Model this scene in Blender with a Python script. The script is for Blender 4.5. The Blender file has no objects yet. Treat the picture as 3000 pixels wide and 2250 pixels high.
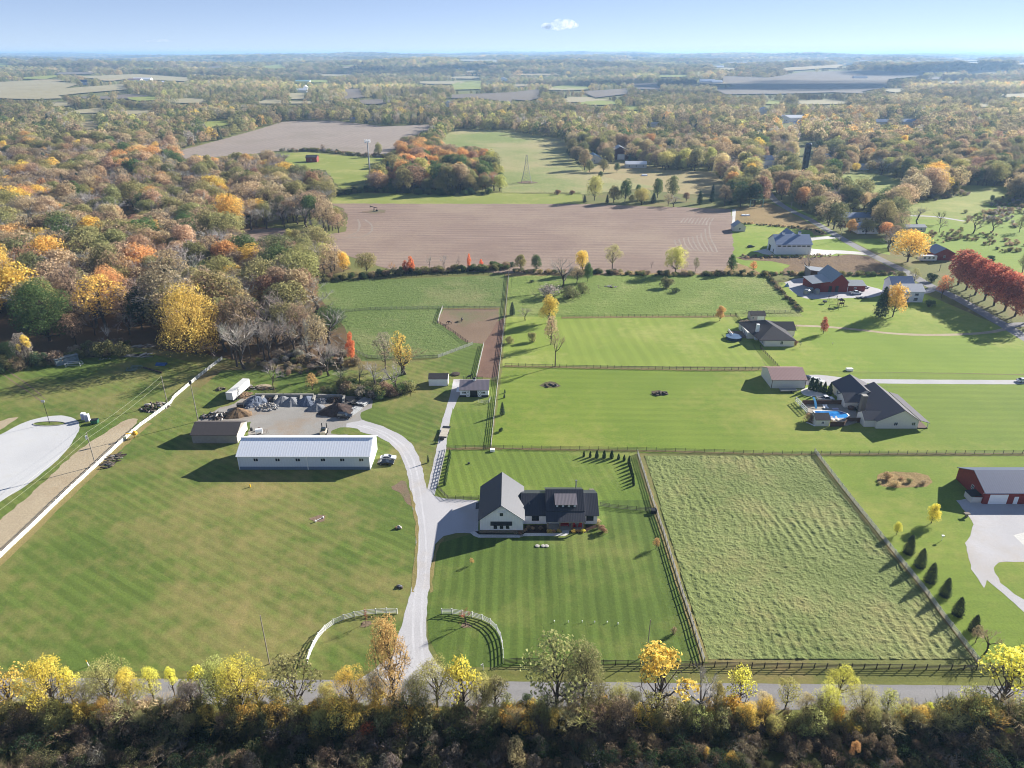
import bpy, bmesh, math, random
import numpy as np
from mathutils import Vector, Matrix

R = math.radians
SC = bpy.context.scene
COL = SC.collection
random.seed(7)
rng = np.random.default_rng(11)

# ---------------------------------------------------------------- camera
CAM_H, PITCH, FPX = 110.0, 25.0, 2080.0
cam = bpy.data.cameras.new("camera")
cam.sensor_width = 36.0
cam.lens = 36.0 * FPX / 3000.0
cam.clip_start, cam.clip_end = 1.0, 80000.0
cam_ob = bpy.data.objects.new("camera", cam)
COL.objects.link(cam_ob)
cam_ob.location = (0, 0, CAM_H)
cam_ob.rotation_euler = (R(90 - PITCH), 0, 0)
SC.camera = cam_ob

# ---------------------------------------------------------------- sky, sun, exposure
SUN_EL, SUN_AZ = 23.0, 34.0            # azimuth from +x towards +y
world = bpy.data.worlds.new("World")
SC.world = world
world.use_nodes = True
wn = world.node_tree
wn.nodes.clear()
wo = wn.nodes.new("ShaderNodeOutputWorld")
wb = wn.nodes.new("ShaderNodeBackground")
ws = wn.nodes.new("ShaderNodeTexSky")
ws.sky_type = 'NISHITA'
ws.sun_disc = False
ws.sun_elevation = R(SUN_EL)
ws.sun_rotation = R(90 - SUN_AZ)
ws.altitude = 1500
ws.air_density = 0.42
ws.dust_density = 0.0
ws.ozone_density = 1.2
wb.inputs['Strength'].default_value = 0.123
wm = wn.nodes.new("ShaderNodeMix")
wm.data_type, wm.blend_type = 'RGBA', 'MULTIPLY'
wm.inputs[0].default_value = 1.0
wm.inputs[7].default_value = (.84, .862, .98, 1)
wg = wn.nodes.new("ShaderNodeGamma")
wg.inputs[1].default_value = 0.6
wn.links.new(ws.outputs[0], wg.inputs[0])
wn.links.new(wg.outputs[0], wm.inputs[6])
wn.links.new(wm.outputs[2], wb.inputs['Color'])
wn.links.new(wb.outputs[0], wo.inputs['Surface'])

sun = bpy.data.lights.new("sun", 'SUN')
sun.energy = 4.8
sun.angle = R(0.5)
sun.color = (1.0, 0.95, 0.86)
sun_ob = bpy.data.objects.new("sun", sun)
COL.objects.link(sun_ob)
sd = Vector((math.cos(R(SUN_AZ)) * math.cos(R(SUN_EL)), math.sin(R(SUN_AZ)) * math.cos(R(SUN_EL)), math.sin(R(SUN_EL))))
sun_ob.rotation_euler = sd.to_track_quat('Z', 'Y').to_euler()

SC.view_settings.view_transform = 'Standard'
SC.view_settings.look = 'None'
SC.view_settings.exposure = 1.3
SC.view_settings.gamma = 1.0
SC.view_settings.use_curve_mapping = False
SC.cycles.use_denoising = True
SC.cycles.pixel_filter_type = 'BLACKMAN_HARRIS'
SC.cycles.filter_width = 1.05
SC.cycles.max_bounces = 8
SC.cycles.diffuse_bounces = 4
SC.cycles.transmission_bounces = 6
SC.cycles.volume_bounces = 1
SC.cycles.transparent_max_bounces = 8

# ---------------------------------------------------------------- measuring the place from the survey photograph
CROPS = {'h': (1380, 1370, 5.53), 'y': (550, 1100, 4.022), 's': (1230, 1060, 8.193), 'p': (2220, 1060, 4.254),
         'r': (2100, 780, 3.456), 'w': (2150, 560, 3.403), 'e': (2790, 1350, 9.757), 'l': (0, 980, 4.424),
         'D': (0, 0, .7373), 'S': (0, 0, 1.0)}
for _i in range(4):
    for _k, _y in zip('abcd', (100, 640, 1180, 1700)):
        CROPS[_k + str(_i)] = (750 * _i, _y, 2.949)
_cp, _sp = math.cos(R(PITCH)), math.sin(R(PITCH))


def smooth(a, b, x):
    t = np.clip((x - a) / (b - a), 0, 1)
    return t * t * (3 - 2 * t)


def hz(x, y):
    """height of the land: level farmland, rolling hills far off"""
    x = np.asarray(x, float)
    y = np.asarray(y, float)
    n = (np.sin(x * .0011 + 1.3) * np.cos(y * .0009 + .5) + .6 * np.sin(x * .0023 + y * .0017)
         + .4 * np.sin(x * .0047 - y * .0031 + 2) + .8 * np.sin(y * .0021 + x * .0004 + 4))
    return smooth(1300, 6000, y) * (26 + 15 * n) + smooth(1300, 2600, y) * 3 * n + smooth(5500, 14000, y) * (26 + 20 * np.sin(x * .00042 + 1.2) + 12 * np.sin(x * .0011 + y * .0004))


def px(k, x, y):
    o = CROPS[k]
    return o[0] + x / o[2], o[1] + y / o[2]


def ray(u, v):
    a = (u - 1500) / FPX
    b = -(v - 1125) / FPX
    return np.array([a, _cp + b * _sp, -_sp + b * _cp])


def P(k, x, y, z=None):
    """the point of the land seen at a survey pixel (z given: at that height)"""
    u, v = px(k, x, y)
    d = ray(u, v)
    if z is not None:
        t = (CAM_H - z) / -d[2]
        return Vector((d[0] * t, d[1] * t, z))
    t = CAM_H / -d[2] if d[2] < -1e-4 else 4e5
    if d[1] * t < 1300:
        return Vector((d[0] * t, d[1] * t, 0))
    ts = np.linspace(1250, 24000, 3000) / d[1]
    zz = CAM_H + d[2] * ts
    below = np.where(zz < hz(d[0] * ts, d[1] * ts))[0]
    t = ts[below[0]] if len(below) else ts[-1]
    return Vector((d[0] * t, d[1] * t, float(hz(d[0] * t, d[1] * t))))


def height(k, x, y, ytop):
    """height of an upright thing whose base and top are seen at those survey rows"""
    b = P(k, x, y)
    _, v = px(k, x, ytop)
    c = -(v - 1125) / FPX
    w = (c * b.y * _cp - b.y * _sp) / (_cp + c * _sp)
    return w + CAM_H - b.z


def project(x, y, z):
    d = y * _cp - (z - CAM_H) * _sp
    u = 1500 + FPX * x / d
    v = 1125 - FPX * (y * _sp + (z - CAM_H) * _cp) / d
    return u, v


def inside(poly, u, v):
    res = np.zeros(np.shape(u), bool)
    n = len(poly)
    j = n - 1
    for i in range(n):
        xi, yi = poly[i]
        xj, yj = poly[j]
        if yi != yj:
            c = ((yi > v) != (yj > v)) & (u < (xj - xi) * (v - yi) / (yj - yi) + xi)
            res ^= c
        j = i
    return res


# ---------------------------------------------------------------- materials
def lin(c, k=1.0):
    return tuple(min(1.0, ((v / 255 / 12.92) if v <= 10 else ((v / 255 + .055) / 1.055) ** 2.4) * k) for v in c)


class NT:
    def __init__(s, name):
        s.m = bpy.data.materials.new(name)
        s.m.use_nodes = True
        s.t = s.m.node_tree
        s.t.nodes.clear()
        s.out = s.t.nodes.new("ShaderNodeOutputMaterial")

    def n(s, kind, **kw):
        nd = s.t.nodes.new("ShaderNode" + kind)
        for k, v in kw.items():
            if k.startswith('i_'):
                key = k[2:].replace('_', ' ')
                nd.inputs[key].default_value = v
            else:
                setattr(nd, k, v)
        return nd

    def l(s, a, b):
        s.t.links.new(a, b)

    def math(s, op, a, b=None, clamp=False):
        nd = s.n("Math", operation=op, use_clamp=clamp)
        for i, v in enumerate((a, b)):
            if v is None:
                continue
            if isinstance(v, (int, float)):
                nd.inputs[i].default_value = v
            else:
                s.l(v, nd.inputs[i])
        return nd.outputs[0]

    def mix(s, f, a, b, mode='MIX'):
        nd = s.n("Mix", data_type='RGBA', blend_type=mode)
        for i, v in ((0, f), (6, a), (7, b)):
            if isinstance(v, (int, float)):
                nd.inputs[i].default_value = v
            elif isinstance(v, tuple):
                nd.inputs[i].default_value = (*v[:3], 1)
            else:
                s.l(v, nd.inputs[i])
        return nd.outputs[2]

    def noise(s, scale, detail=3, vec=None, rough=.55):
        nd = s.n("TexNoise", i_Scale=scale, i_Detail=detail, i_Roughness=rough)
        if vec is not None:
            s.l(vec, nd.inputs['Vector'])
        return nd.outputs[0]

    def ramp(s, f, a, b):
        """0 below a, 1 above b"""
        nd = s.n("MapRange", clamp=True)
        nd.inputs[1].default_value = a
        nd.inputs[2].default_value = b
        s.l(f, nd.inputs[0])
        return nd.outputs[0]

    def bsdf(s, col, rough=.9, metal=0.0, spec=.3, bump=None, bs=.3, bd=.1):
        p = s.n("BsdfPrincipled")
        p.inputs['Roughness'].default_value = rough
        p.inputs['Metallic'].default_value = metal
        p.inputs['Specular IOR Level'].default_value = spec
        if isinstance(col, tuple):
            p.inputs['Base Color'].default_value = (*col[:3], 1)
        else:
            s.l(col, p.inputs['Base Color'])
        if bump is not None:
            b = s.n("Bump", i_Strength=bs, i_Distance=bd)
            s.l(bump, b.inputs['Height'])
            s.l(b.outputs[0], p.inputs['Normal'])
        s.l(p.outputs[0], s.out.inputs['Surface'])
        return s.m


MATS = {}


def ground_mat(name, a, b, patch=None, stripe=None, bump=.5, coarse=.04, fine=1.2, patch_amt=(.5, .68), k=.73, bd=.12, pscale=.03, grain=.9):
    """world-space mottled ground; stripe = (point, point, period, strength) two survey points along a mowing lane"""
    t = NT(name)
    pos = t.n("NewGeometry").outputs['Position']
    n1 = t.noise(coarse, 4, pos)
    n2 = t.noise(fine, 3, pos, .7)
    n3 = t.noise(.35, 3, pos)
    f = t.math('ADD', t.math('MULTIPLY', t.ramp(n1, .3, .7), .55), t.math('MULTIPLY', t.ramp(n2, .25, .75), .45))
    col = t.mix(f, lin(a, k), lin(b, k))
    if stripe:
        p0, p1, per, st = stripe
        d = (p1 - p0)
        d.z = 0
        d.normalize()
        nx, ny = -d.y, d.x
        dot = t.n("VectorMath", operation='DOT_PRODUCT')
        dot.inputs[1].default_value = (nx, ny, 0)
        t.l(pos, dot.inputs[0])
        w = t.math('ADD', dot.outputs['Value'], t.math('MULTIPLY', t.noise(.05, 2, pos), 1.6))
        s = t.math('SINE', t.math('MULTIPLY', w, 2 * math.pi / per))
        edge = t.ramp(t.math('ABSOLUTE', s), .3, 0.0)
        s = t.math('MULTIPLY', t.math('SUBTRACT', t.ramp(s, -.45, .45), .5), 1.7)
        s = t.math('SUBTRACT', s, t.math('MULTIPLY', edge, .9))
        amp = t.math('MULTIPLY', t.ramp(t.noise(.02, 2, pos), .25, .55), st)
        along = t.n("VectorMath", operation='DOT_PRODUCT')
        along.inputs[1].default_value = (d.x, d.y, 0)
        t.l(pos, along.inputs[0])
        cx = t.n("CombineXYZ")
        t.l(t.math('MULTIPLY', w, 1.4 / per), cx.inputs[0])
        t.l(t.math('MULTIPLY', along.outputs['Value'], .035), cx.inputs[1])
        band = t.math('MULTIPLY', t.math('SUBTRACT', t.noise(1.0, 3, cx.outputs[0], .6), .5), st * 4.5)
        g = t.math('ADD', t.math('ADD', t.math('MULTIPLY', s, amp), 1.0), band)
        col = t.mix(1.0, col, _grey(t, g), 'MULTIPLY')
    if patch:
        pn = t.math('ADD', t.math('MULTIPLY', t.noise(pscale, 5, pos, .65), .8), t.math('MULTIPLY', n3, .2))
        pf = t.ramp(pn, *patch_amt)
        col = t.mix(t.math('MULTIPLY', pf, .85), col, lin(patch, k))
    sp = t.math('ADD', t.math('MULTIPLY', t.math('SUBTRACT', t.noise(fine * 1.7, 3, pos, .8), .5), grain), 1.0)
    col = t.mix(1.0, col, _grey(t, sp), 'MULTIPLY')
    h = t.math('ADD', n2, t.math('MULTIPLY', t.noise(4.0, 2, pos), .5))
    return t.bsdf(col, .95, 0, .15, h, bump, bd)


def _grey(t, g):
    c = t.n("CombineColor")
    for i in range(3):
        t.l(g, c.inputs[i])
    return c.outputs[0]


def plain(name, c, rough=.6, metal=0.0, k=.8, var=.12, scale=1.5, spec=.4, lines=None, bump=None):
    """object-space mottled solid colour; lines = (axis, period, darkness): ribs or boards with relief"""
    if name in MATS:
        return MATS[name]
    t = NT(name)
    co = t.n("TexCoord").outputs['Object']
    n = t.noise(scale, 4, co)
    base = lin(c, k)
    dark = tuple(v * (1 - 2 * var) for v in base)
    col = t.mix(t.ramp(n, .3, .75), dark, base)
    b = None
    if lines:
        ax, per, dk = lines
        sep = t.n("SeparateXYZ")
        t.l(co, sep.inputs[0])
        fr = t.math('FRACT', t.math('DIVIDE', sep.outputs['xyz'.index(ax)], per))
        tri = t.math('ABSOLUTE', t.math('SUBTRACT', fr, .5))
        li = t.ramp(tri, .36, .48)
        col = t.mix(li, col, tuple(v * dk for v in base))
        b = tri
    m = t.bsdf(col, rough, metal, spec, b, .5, .05)
    MATS[name] = m
    return m


def leaf_mat(name, transl=.46):
    t = NT(name)
    at = t.n("Attribute", attribute_type='INSTANCER', attribute_name='tint')
    geo = t.n("NewGeometry")
    rnd = geo.outputs['Random Per Island']
    nz = t.noise(.22, 2, t.n("TexCoord").outputs['Object'])
    g = t.math('ADD', t.math('MULTIPLY', rnd, .75), t.math('ADD', t.math('MULTIPLY', nz, .7), .3))
    col = t.mix(1.0, at.outputs['Color'], _grey(t, g), 'MULTIPLY')
    hs = t.n("HueSaturation")
    t.l(t.math('ADD', t.math('MULTIPLY', t.math('SUBTRACT', nz, .5), .03), .5), hs.inputs['Hue'])
    t.l(col, hs.inputs['Color'])
    d = t.n("BsdfDiffuse")
    tr = t.n("BsdfTranslucent")
    t.l(hs.outputs[0], d.inputs[0])
    t.l(hs.outputs[0], tr.inputs[0])
    mx = t.n("MixShader")
    mx.inputs[0].default_value = transl
    t.l(d.outputs[0], mx.inputs[1])
    t.l(tr.outputs[0], mx.inputs[2])
    t.l(mx.outputs[0], t.out.inputs['Surface'])
    return t.m


LEAF = leaf_mat("leaves")
BARK = plain("bark", (120, 105, 92), .95, k=.55, var=.25, scale=2)
TWIG = leaf_mat("twigs", .05)


# ---------------------------------------------------------------- mesh building
class MB:
    def __init__(s):
        s.v, s.f, s.mi = [], [], []

    def add(s, vs, fs, mi=0):
        o = len(s.v)
        s.v += [tuple(v) for v in vs]
        s.f += [tuple(i + o for i in f) for f in fs]
        s.mi += [mi] * len(fs)

    def box(s, x0, x1, y0, y1, z0, z1, mi=0, tx=0, ty=0):
        """tx, ty shrink the top"""
        s.add([(x0, y0, z0), (x1, y0, z0), (x1, y1, z0), (x0, y1, z0),
               (x0 + tx, y0 + ty, z1), (x1 - tx, y0 + ty, z1), (x1 - tx, y1 - ty, z1), (x0 + tx, y1 - ty, z1)],
              [(3, 2, 1, 0), (4, 5, 6, 7), (0, 1, 5, 4), (1, 2, 6, 5), (2, 3, 7, 6), (3, 0, 4, 7)], mi)

    def tube(s, a, b, r0, r1, n=6, mi=0, cap=True):
        a, b = Vector(a), Vector(b)
        d = (b - a)
        if d.length < 1e-6:
            return
        q = d.to_track_quat('Z', 'Y')
        vs = []
        for p, r in ((a, r0), (b, r1)):
            for i in range(n):
                an = 2 * math.pi * i / n
                vs.append(p + q @ Vector((r * math.cos(an), r * math.sin(an), 0)))
        fs = [(i, (i + 1) % n, n + (i + 1) % n, n + i) for i in range(n)]
        if cap:
            fs += [tuple(range(n - 1, -1, -1)), tuple(range(n, 2 * n))]
        s.add(vs, fs, mi)

    def bar(s, a, b, w, h, mi=0):
        """a rectangular bar from a to b, w wide, h high"""
        a, b = Vector(a), Vector(b)
        d = (b - a).normalized()
        sd_ = d.cross(Vector((0, 0, 1)))
        if sd_.length < 1e-4:
            sd_ = Vector((1, 0, 0))
        sd_.normalize()
        up = sd_.cross(d)
        vs = []
        for p in (a, b):
            for i, j in ((-1, -1), (1, -1), (1, 1), (-1, 1)):
                vs.append(p + sd_ * (w / 2 * i) + up * (h / 2 * j))
        s.add(vs, [(0, 1, 5, 4), (1, 2, 6, 5), (2, 3, 7, 6), (3, 0, 4, 7), (3, 2, 1, 0), (4, 5, 6, 7)], mi)

    def lathe(s, prof, n=12, c=(0, 0, 0), mi=0):
        vs = []
        for r, z in prof:
            for i in range(n):
                an = 2 * math.pi * i / n
                vs.append((c[0] + r * math.cos(an), c[1] + r * math.sin(an), c[2] + z))
        fs = []
        for k in range(len(prof) - 1):
            for i in range(n):
                j = (i + 1) % n
                fs.append((k * n + i, k * n + j, (k + 1) * n + j, (k + 1) * n + i))
        fs.append(tuple(range(n - 1, -1, -1)))
        fs.append(tuple((len(prof) - 1) * n + i for i in range(n)))
        s.add(vs, fs, mi)

    def mesh(s, name, mats, shade=False):
        me = bpy.data.meshes.new(name)
        me.from_pydata(s.v, [], s.f)
        for m in (mats if isinstance(mats, (list, tuple)) else [mats]):
            me.materials.append(m)
        if len(set(s.mi)) > 1:
            me.polygons.foreach_set('material_index', s.mi)
        if shade:
            me.polygons.foreach_set('use_smooth', [True] * len(me.polygons))
        return me

    def build(s, name, mats, parent=None, loc=None, shade=False):
        return link(name, s.mesh(name, mats, shade), parent, loc)


def link(name, me, parent=None, loc=None, rz=0):
    o = bpy.data.objects.new(name, me)
    COL.objects.link(o)
    if parent is not None:
        o.parent = parent
    if loc is not None:
        o.location = loc
    if rz:
        o.rotation_euler = (0, 0, rz)
    return o


def tag(o, label=None, cat=None, group=None, kind=None):
    if label:
        o['label'] = label
    if cat:
        o['category'] = cat
    if group:
        o['group'] = group
    if kind:
        o['kind'] = kind
    return o


def thing(name, label, cat, loc=(0, 0, 0), rz=0, group=None):
    o = bpy.data.objects.new(name, None)
    o.empty_display_size = .5
    COL.objects.link(o)
    o.location = loc
    o.rotation_euler = (0, 0, rz)
    return tag(o, label, cat, group)


def one(name, mb, mats, label, cat, loc=(0, 0, 0), rz=0, group=None, shade=False):
    o = mb.build(name, mats, None, loc, shade)
    o.rotation_euler = (0, 0, rz)
    return tag(o, label, cat, group)


def copy_tree(root, loc, rz=0, scale=None, label=None, group=None):
    c = root.copy()
    COL.objects.link(c)
    c.location = loc
    c.rotation_euler = (0, 0, rz)
    if scale:
        c.scale = (scale,) * 3 if isinstance(scale, (int, float)) else scale
    if label:
        c['label'] = label
    if group:
        c['group'] = group
    for ch in root.children:
        d = ch.copy()
        COL.objects.link(d)
        d.parent = c
        for g in ch.children:
            e = g.copy()
            COL.objects.link(e)
            e.parent = d
    return c


# ---------------------------------------------------------------- the ground sheets
def chaikin(pts, n=2):
    for _ in range(n):
        q = []
        for i in range(len(pts)):
            a, b = pts[i], pts[(i + 1) % len(pts)]
            q += [a * .75 + b * .25, a * .25 + b * .75]
        pts = q
    return pts


def sheet(name, pts, z, mat, jit=0.0, rnd=0, step=3.0, parent=None):
    """a flat piece of ground with an uneven edge; far pieces are laid over the hills"""
    pts = [Vector((p.x, p.y, 0)) for p in pts]
    if rnd:
        pts = chaikin(pts, rnd)
    if jit:
        q = []
        rj = random.Random(len(pts) * 31 + int(pts[0].x))
        for i in range(len(pts)):
            a, b = pts[i], pts[(i + 1) % len(pts)]
            n = max(1, int((b - a).length / step))
            for k in range(n):
                p = a.lerp(b, k / n)
                q.append(p + Vector((rj.uniform(-jit, jit), rj.uniform(-jit, jit), 0)))
        pts = q
    bm = bmesh.new()
    vs = [bm.verts.new(p) for p in pts]
    bm.faces.new(vs)
    bmesh.ops.triangulate(bm, faces=bm.faces[:])
    ys = [p.y for p in pts]
    xs = [p.x for p in pts]
    if max(ys) > 1300:
        for lo, hi, ax in ((min(xs), max(xs), 0), (min(ys), max(ys), 1)):
            st = max(40, (hi - lo) / 40)
            t = lo + st
            while t < hi:
                co = [0, 0, 0]
                no = [0, 0, 0]
                co[ax] = t
                no[ax] = 1
                bmesh.ops.bisect_plane(bm, geom=bm.verts[:] + bm.edges[:] + bm.faces[:], plane_co=co, plane_no=no)
                t += st
    for v in bm.verts:
        far = max(0.0, v.co.y - 500)
        v.co.z = float(hz(v.co.x, v.co.y)) + z * (1 + far / 25) + (1.2 * min(1, max(0, (v.co.y - 1300) / 700)))
    bmesh.ops.recalc_face_normals(bm, faces=bm.faces[:])
    me = bpy.data.meshes.new(name)
    bm.to_mesh(me)
    bm.free()
    if len(me.polygons) and me.polygons[0].normal.z < 0:
        me.flip_normals()
    me.materials.append(mat)
    o = link(name, me, parent)
    o['kind'] = 'structure'
    return o


def pl(k, *pts):
    return [P(k, *p) for p in pts]


def strip(name, line, w, z, mat, jit=0.0, widths=None):
    """a road or path of width w along a line of points"""
    pts = line
    for _ in range(2):
        q = [pts[0]]
        for i in range(len(pts) - 1):
            a, b = pts[i], pts[i + 1]
            q += [a * .75 + b * .25, a * .25 + b * .75]
        q.append(pts[-1])
        pts = q
    L, Rr = [], []
    for i, p in enumerate(pts):
        d = (pts[min(i + 1, len(pts) - 1)] - pts[max(i - 1, 0)])
        d.z = 0
        d.normalize()
        n = Vector((-d.y, d.x, 0))
        ww = w if widths is None else widths[0] + (widths[1] - widths[0]) * i / (len(pts) - 1)
        L.append(p + n * ww / 2)
        Rr.append(p - n * ww / 2)
    return sheet(name, L + Rr[::-1], z, mat, jit, 0, 2.0)

# ================================================================ THE LAND
OPEN = []          # survey outlines of everything that is not wooded


def outline(*segs):
    """segs: (crop, (x,y), (x,y)...) -> survey pixels"""
    o = []
    for s in segs:
        o += [px(s[0], *q) for q in s[1:]]
    return o


def world_poly(*segs):
    return [P('S', *q) for q in outline(*segs)]


def field(name, z, mat, segs, jit=.25, rnd=0, is_open=True, step=4.0):
    if is_open:
        OPEN.append(outline(*segs))
    return sheet(name, world_poly(*segs), z, mat, jit, rnd, step)


def build_ground():
    ys = np.concatenate([np.arange(-400, 60, 60), np.arange(60, 1300, 40), np.geomspace(1300, 32000, 95)])
    ts = np.linspace(-1, 1, 81)
    V, F = [], []
    for y in ys:
        w = 500 + max(0, y) * 1.25
        xs = ts * w
        zz = hz(xs, np.full_like(xs, y))
        V += [(float(a), float(y), float(b)) for a, b in zip(xs, zz)]
    n = len(ts)
    for i in range(len(ys) - 1):
        for j in range(n - 1):
            a = i * n + j
            F.append((a, a + 1, a + n + 1, a + n))
    me = bpy.data.meshes.new("ground")
    me.from_pydata(V, [], F)
    me.materials.append(ground_mat("rough_grass", (112, 122, 66), (136, 134, 80), (150, 130, 92), bump=.6, coarse=.02, fine=.8))
    o = link("ground", me)
    o['kind'] = 'structure'


build_ground()
D = lambda x, y: P('D', x, y)

# mown and grazed grass, each parcel cut in its own direction
G_WEST = ground_mat("grass_west", (90, 114, 50), (122, 138, 66), (176, 156, 104), (P('c1', 0, 820), P('c1', 1130, 1330), 2.8, .13), .45, patch_amt=(.45, .68), pscale=.022)
G_HOUSE = ground_mat("grass_house", (84, 108, 46), (116, 134, 62), (148, 148, 84), (P('d2', 100, 0), P('d2', 100, 560), 2.7, .17), .45, patch_amt=(.5, .75), pscale=.04)
G_BACK = ground_mat("grass_back", (102, 128, 52), (132, 150, 66), (156, 160, 88), (P('c2', 480, 560), P('c2', 560, 720), 2.6, .10), .4)
G_EAST = ground_mat("grass_east", (112, 138, 50), (142, 160, 66), (172, 168, 90), (P('c2', 0, 200), P('c2', 1000, 215), 4.2, .05), .4, pscale=.015)
G_MID = ground_mat("grass_mid", (130, 154, 62), (158, 172, 80), (192, 188, 114), (P('b2', 850, 860), P('b2', 1080, 1240), 5.0, .05), .3, pscale=.015)
G_NE = ground_mat("grass_northeast", (122, 150, 52), (150, 170, 68), (180, 178, 98), (P('b3', 0, 840), P('b3', 1500, 860), 4.5, .03), .35, pscale=.015)
G_NORTH = ground_mat("grass_north_pasture", (118, 140, 64), (146, 164, 86), (170, 170, 108), None, 1.0, fine=.5, bd=.5, pscale=.02)
G_PADD = ground_mat("grass_paddock", (104, 124, 62), (128, 146, 84), (150, 148, 100), None, 1.0, fine=.5, bd=.4, pscale=.02)
G_LOW = ground_mat("grass_scrub", (112, 116, 62), (130, 134, 72), (150, 128, 88), None, .6, patch_amt=(.4, .6), pscale=.03)
G_VERGE = ground_mat("grass_verge", (104, 110, 59), (132, 134, 69), (162, 142, 95), (P('d3', 0, 820), P('d3', 1600, 840), 2.4, .10), .4)
G_FLOOR = ground_mat("wood_floor", (96, 78, 58), (134, 108, 78), (96, 94, 60), None, .8, k=.7)
G_BRIGHT = ground_mat("grass_bright", (138, 152, 69), (162, 168, 89), (186, 180, 110), None, .4, coarse=.01)
G_STRAW = ground_mat("stubble_tan", (178, 160, 124), (196, 180, 142), (150, 150, 96), (P('b2', 1700, 400), P('b2', 2200, 410), 6, .06), .5, coarse=.01)
G_FAR = ground_mat("field_pale", (172, 162, 128), (188, 178, 142), (160, 150, 110), None, .3, coarse=.006, fine=.2)
G_FARP = ground_mat("field_fallow", (124, 116, 108), (146, 134, 118), (132, 122, 104), None, .3, coarse=.006, fine=.2)
M_PLOUGH = ground_mat("ploughed_soil", (146, 124, 112), (166, 144, 130), (184, 164, 142), (P('b2', 0, 180), P('b2', 1300, 195), 6.5, .10), .9, coarse=.02, fine=.7, patch_amt=(.45, .75), pscale=.012)
M_PLOUGH2 = ground_mat("grey_stubble", (160, 146, 136), (176, 162, 148), (152, 140, 124), (P('a1', 0, 960), P('a1', 700, 780), 9.0, .05), .6, coarse=.01, fine=.4, pscale=.012)
M_MARSH = ground_mat("dry_weeds", (126, 104, 84), (152, 126, 92), (112, 92, 84), None, 1.0, fine=.4, bd=.5)
M_MARSH2 = ground_mat("golden_weeds", (158, 134, 88), (176, 150, 104), (140, 130, 84), None, 1.0, fine=.4, bd=.5)
M_DIRT = ground_mat("dirt", (182, 164, 136), (204, 188, 160), (176, 152, 122), None, .5, coarse=.1)
M_DIRT2 = ground_mat("paddock_dirt", (134, 112, 94), (152, 130, 108), (116, 124, 84), None, .8, coarse=.08)
M_RUN = ground_mat("dirt_lane_soil", (120, 94, 82), (146, 116, 98), (104, 84, 74), None, .8, coarse=.1)
M_GRAVEL = ground_mat("gravel", (178, 176, 178), (200, 198, 200), (184, 172, 158), None, .5, coarse=.08, fine=2.5, patch_amt=(.52, .72), bd=.05, k=.86)
M_LOT = ground_mat("pale_gravel", (190, 190, 192), (212, 212, 212), (188, 184, 172), None, .4, coarse=.06, fine=2.0, patch_amt=(.52, .72), bd=.05, k=.85, grain=.5)
M_YARD = ground_mat("yard_gravel", (150, 146, 140), (172, 168, 162), (160, 140, 118), None, .6, coarse=.09, fine=2.0, patch_amt=(.48, .66), bd=.06, k=.8, pscale=.06)
M_ASPH = ground_mat("asphalt", (158, 156, 158), (172, 170, 170), (146, 142, 142), (P('d3', 0, 1000), P('d3', 1600, 1020), 2.6, .04), .3, coarse=.12, fine=3.0, bd=.02, k=.66)
M_CONC = ground_mat("concrete", (206, 204, 198), (220, 218, 212), (196, 190, 180), None, .2, coarse=.1, fine=1.5, bd=.02, k=.85)
M_MULCH = ground_mat("mulch", (62, 46, 38), (86, 64, 52), (96, 78, 60), None, 1.0, k=.5, bd=.1)

# the floor of the wood and the scrubby edge of it
field('wood_floor', .004, G_FLOOR, [('D', (-500, 800), (60, 788), (160, 772), (290, 748), (480, 770), (560, 792), (700, 792), (760, 760), (740, 690), (660, 612), (760, 580), (640, 500), (500, 480), (300, 420), (-500, 400))], 1.0, is_open=False)
field('scrub_grass', .008, G_LOW, [('D', (480, 775), (560, 786), (700, 790), (770, 775), (860, 800), (830, 850), (700, 850), (560, 835), (440, 850), (330, 800))], 1.0, 1, False)
OPEN.append(outline(('D', (-400, 792), (60, 792), (110, 788), (160, 772), (240, 772), (300, 745), (400, 745), (440, 778), (500, 772), (560, 790),
                     (640, 800), (700, 792), (775, 778), (752, 740), (735, 695), (700, 655), (664, 616), (690, 603), (850, 600), (1000, 590), (1100, 592), (1690, 592), (2212, 560), (2600, 560), (2600, 2000), (-400, 2000))))
OPEN.append(outline(('D', (-200, 690), (30, 690), (60, 720), (20, 750), (-200, 780))))

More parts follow.
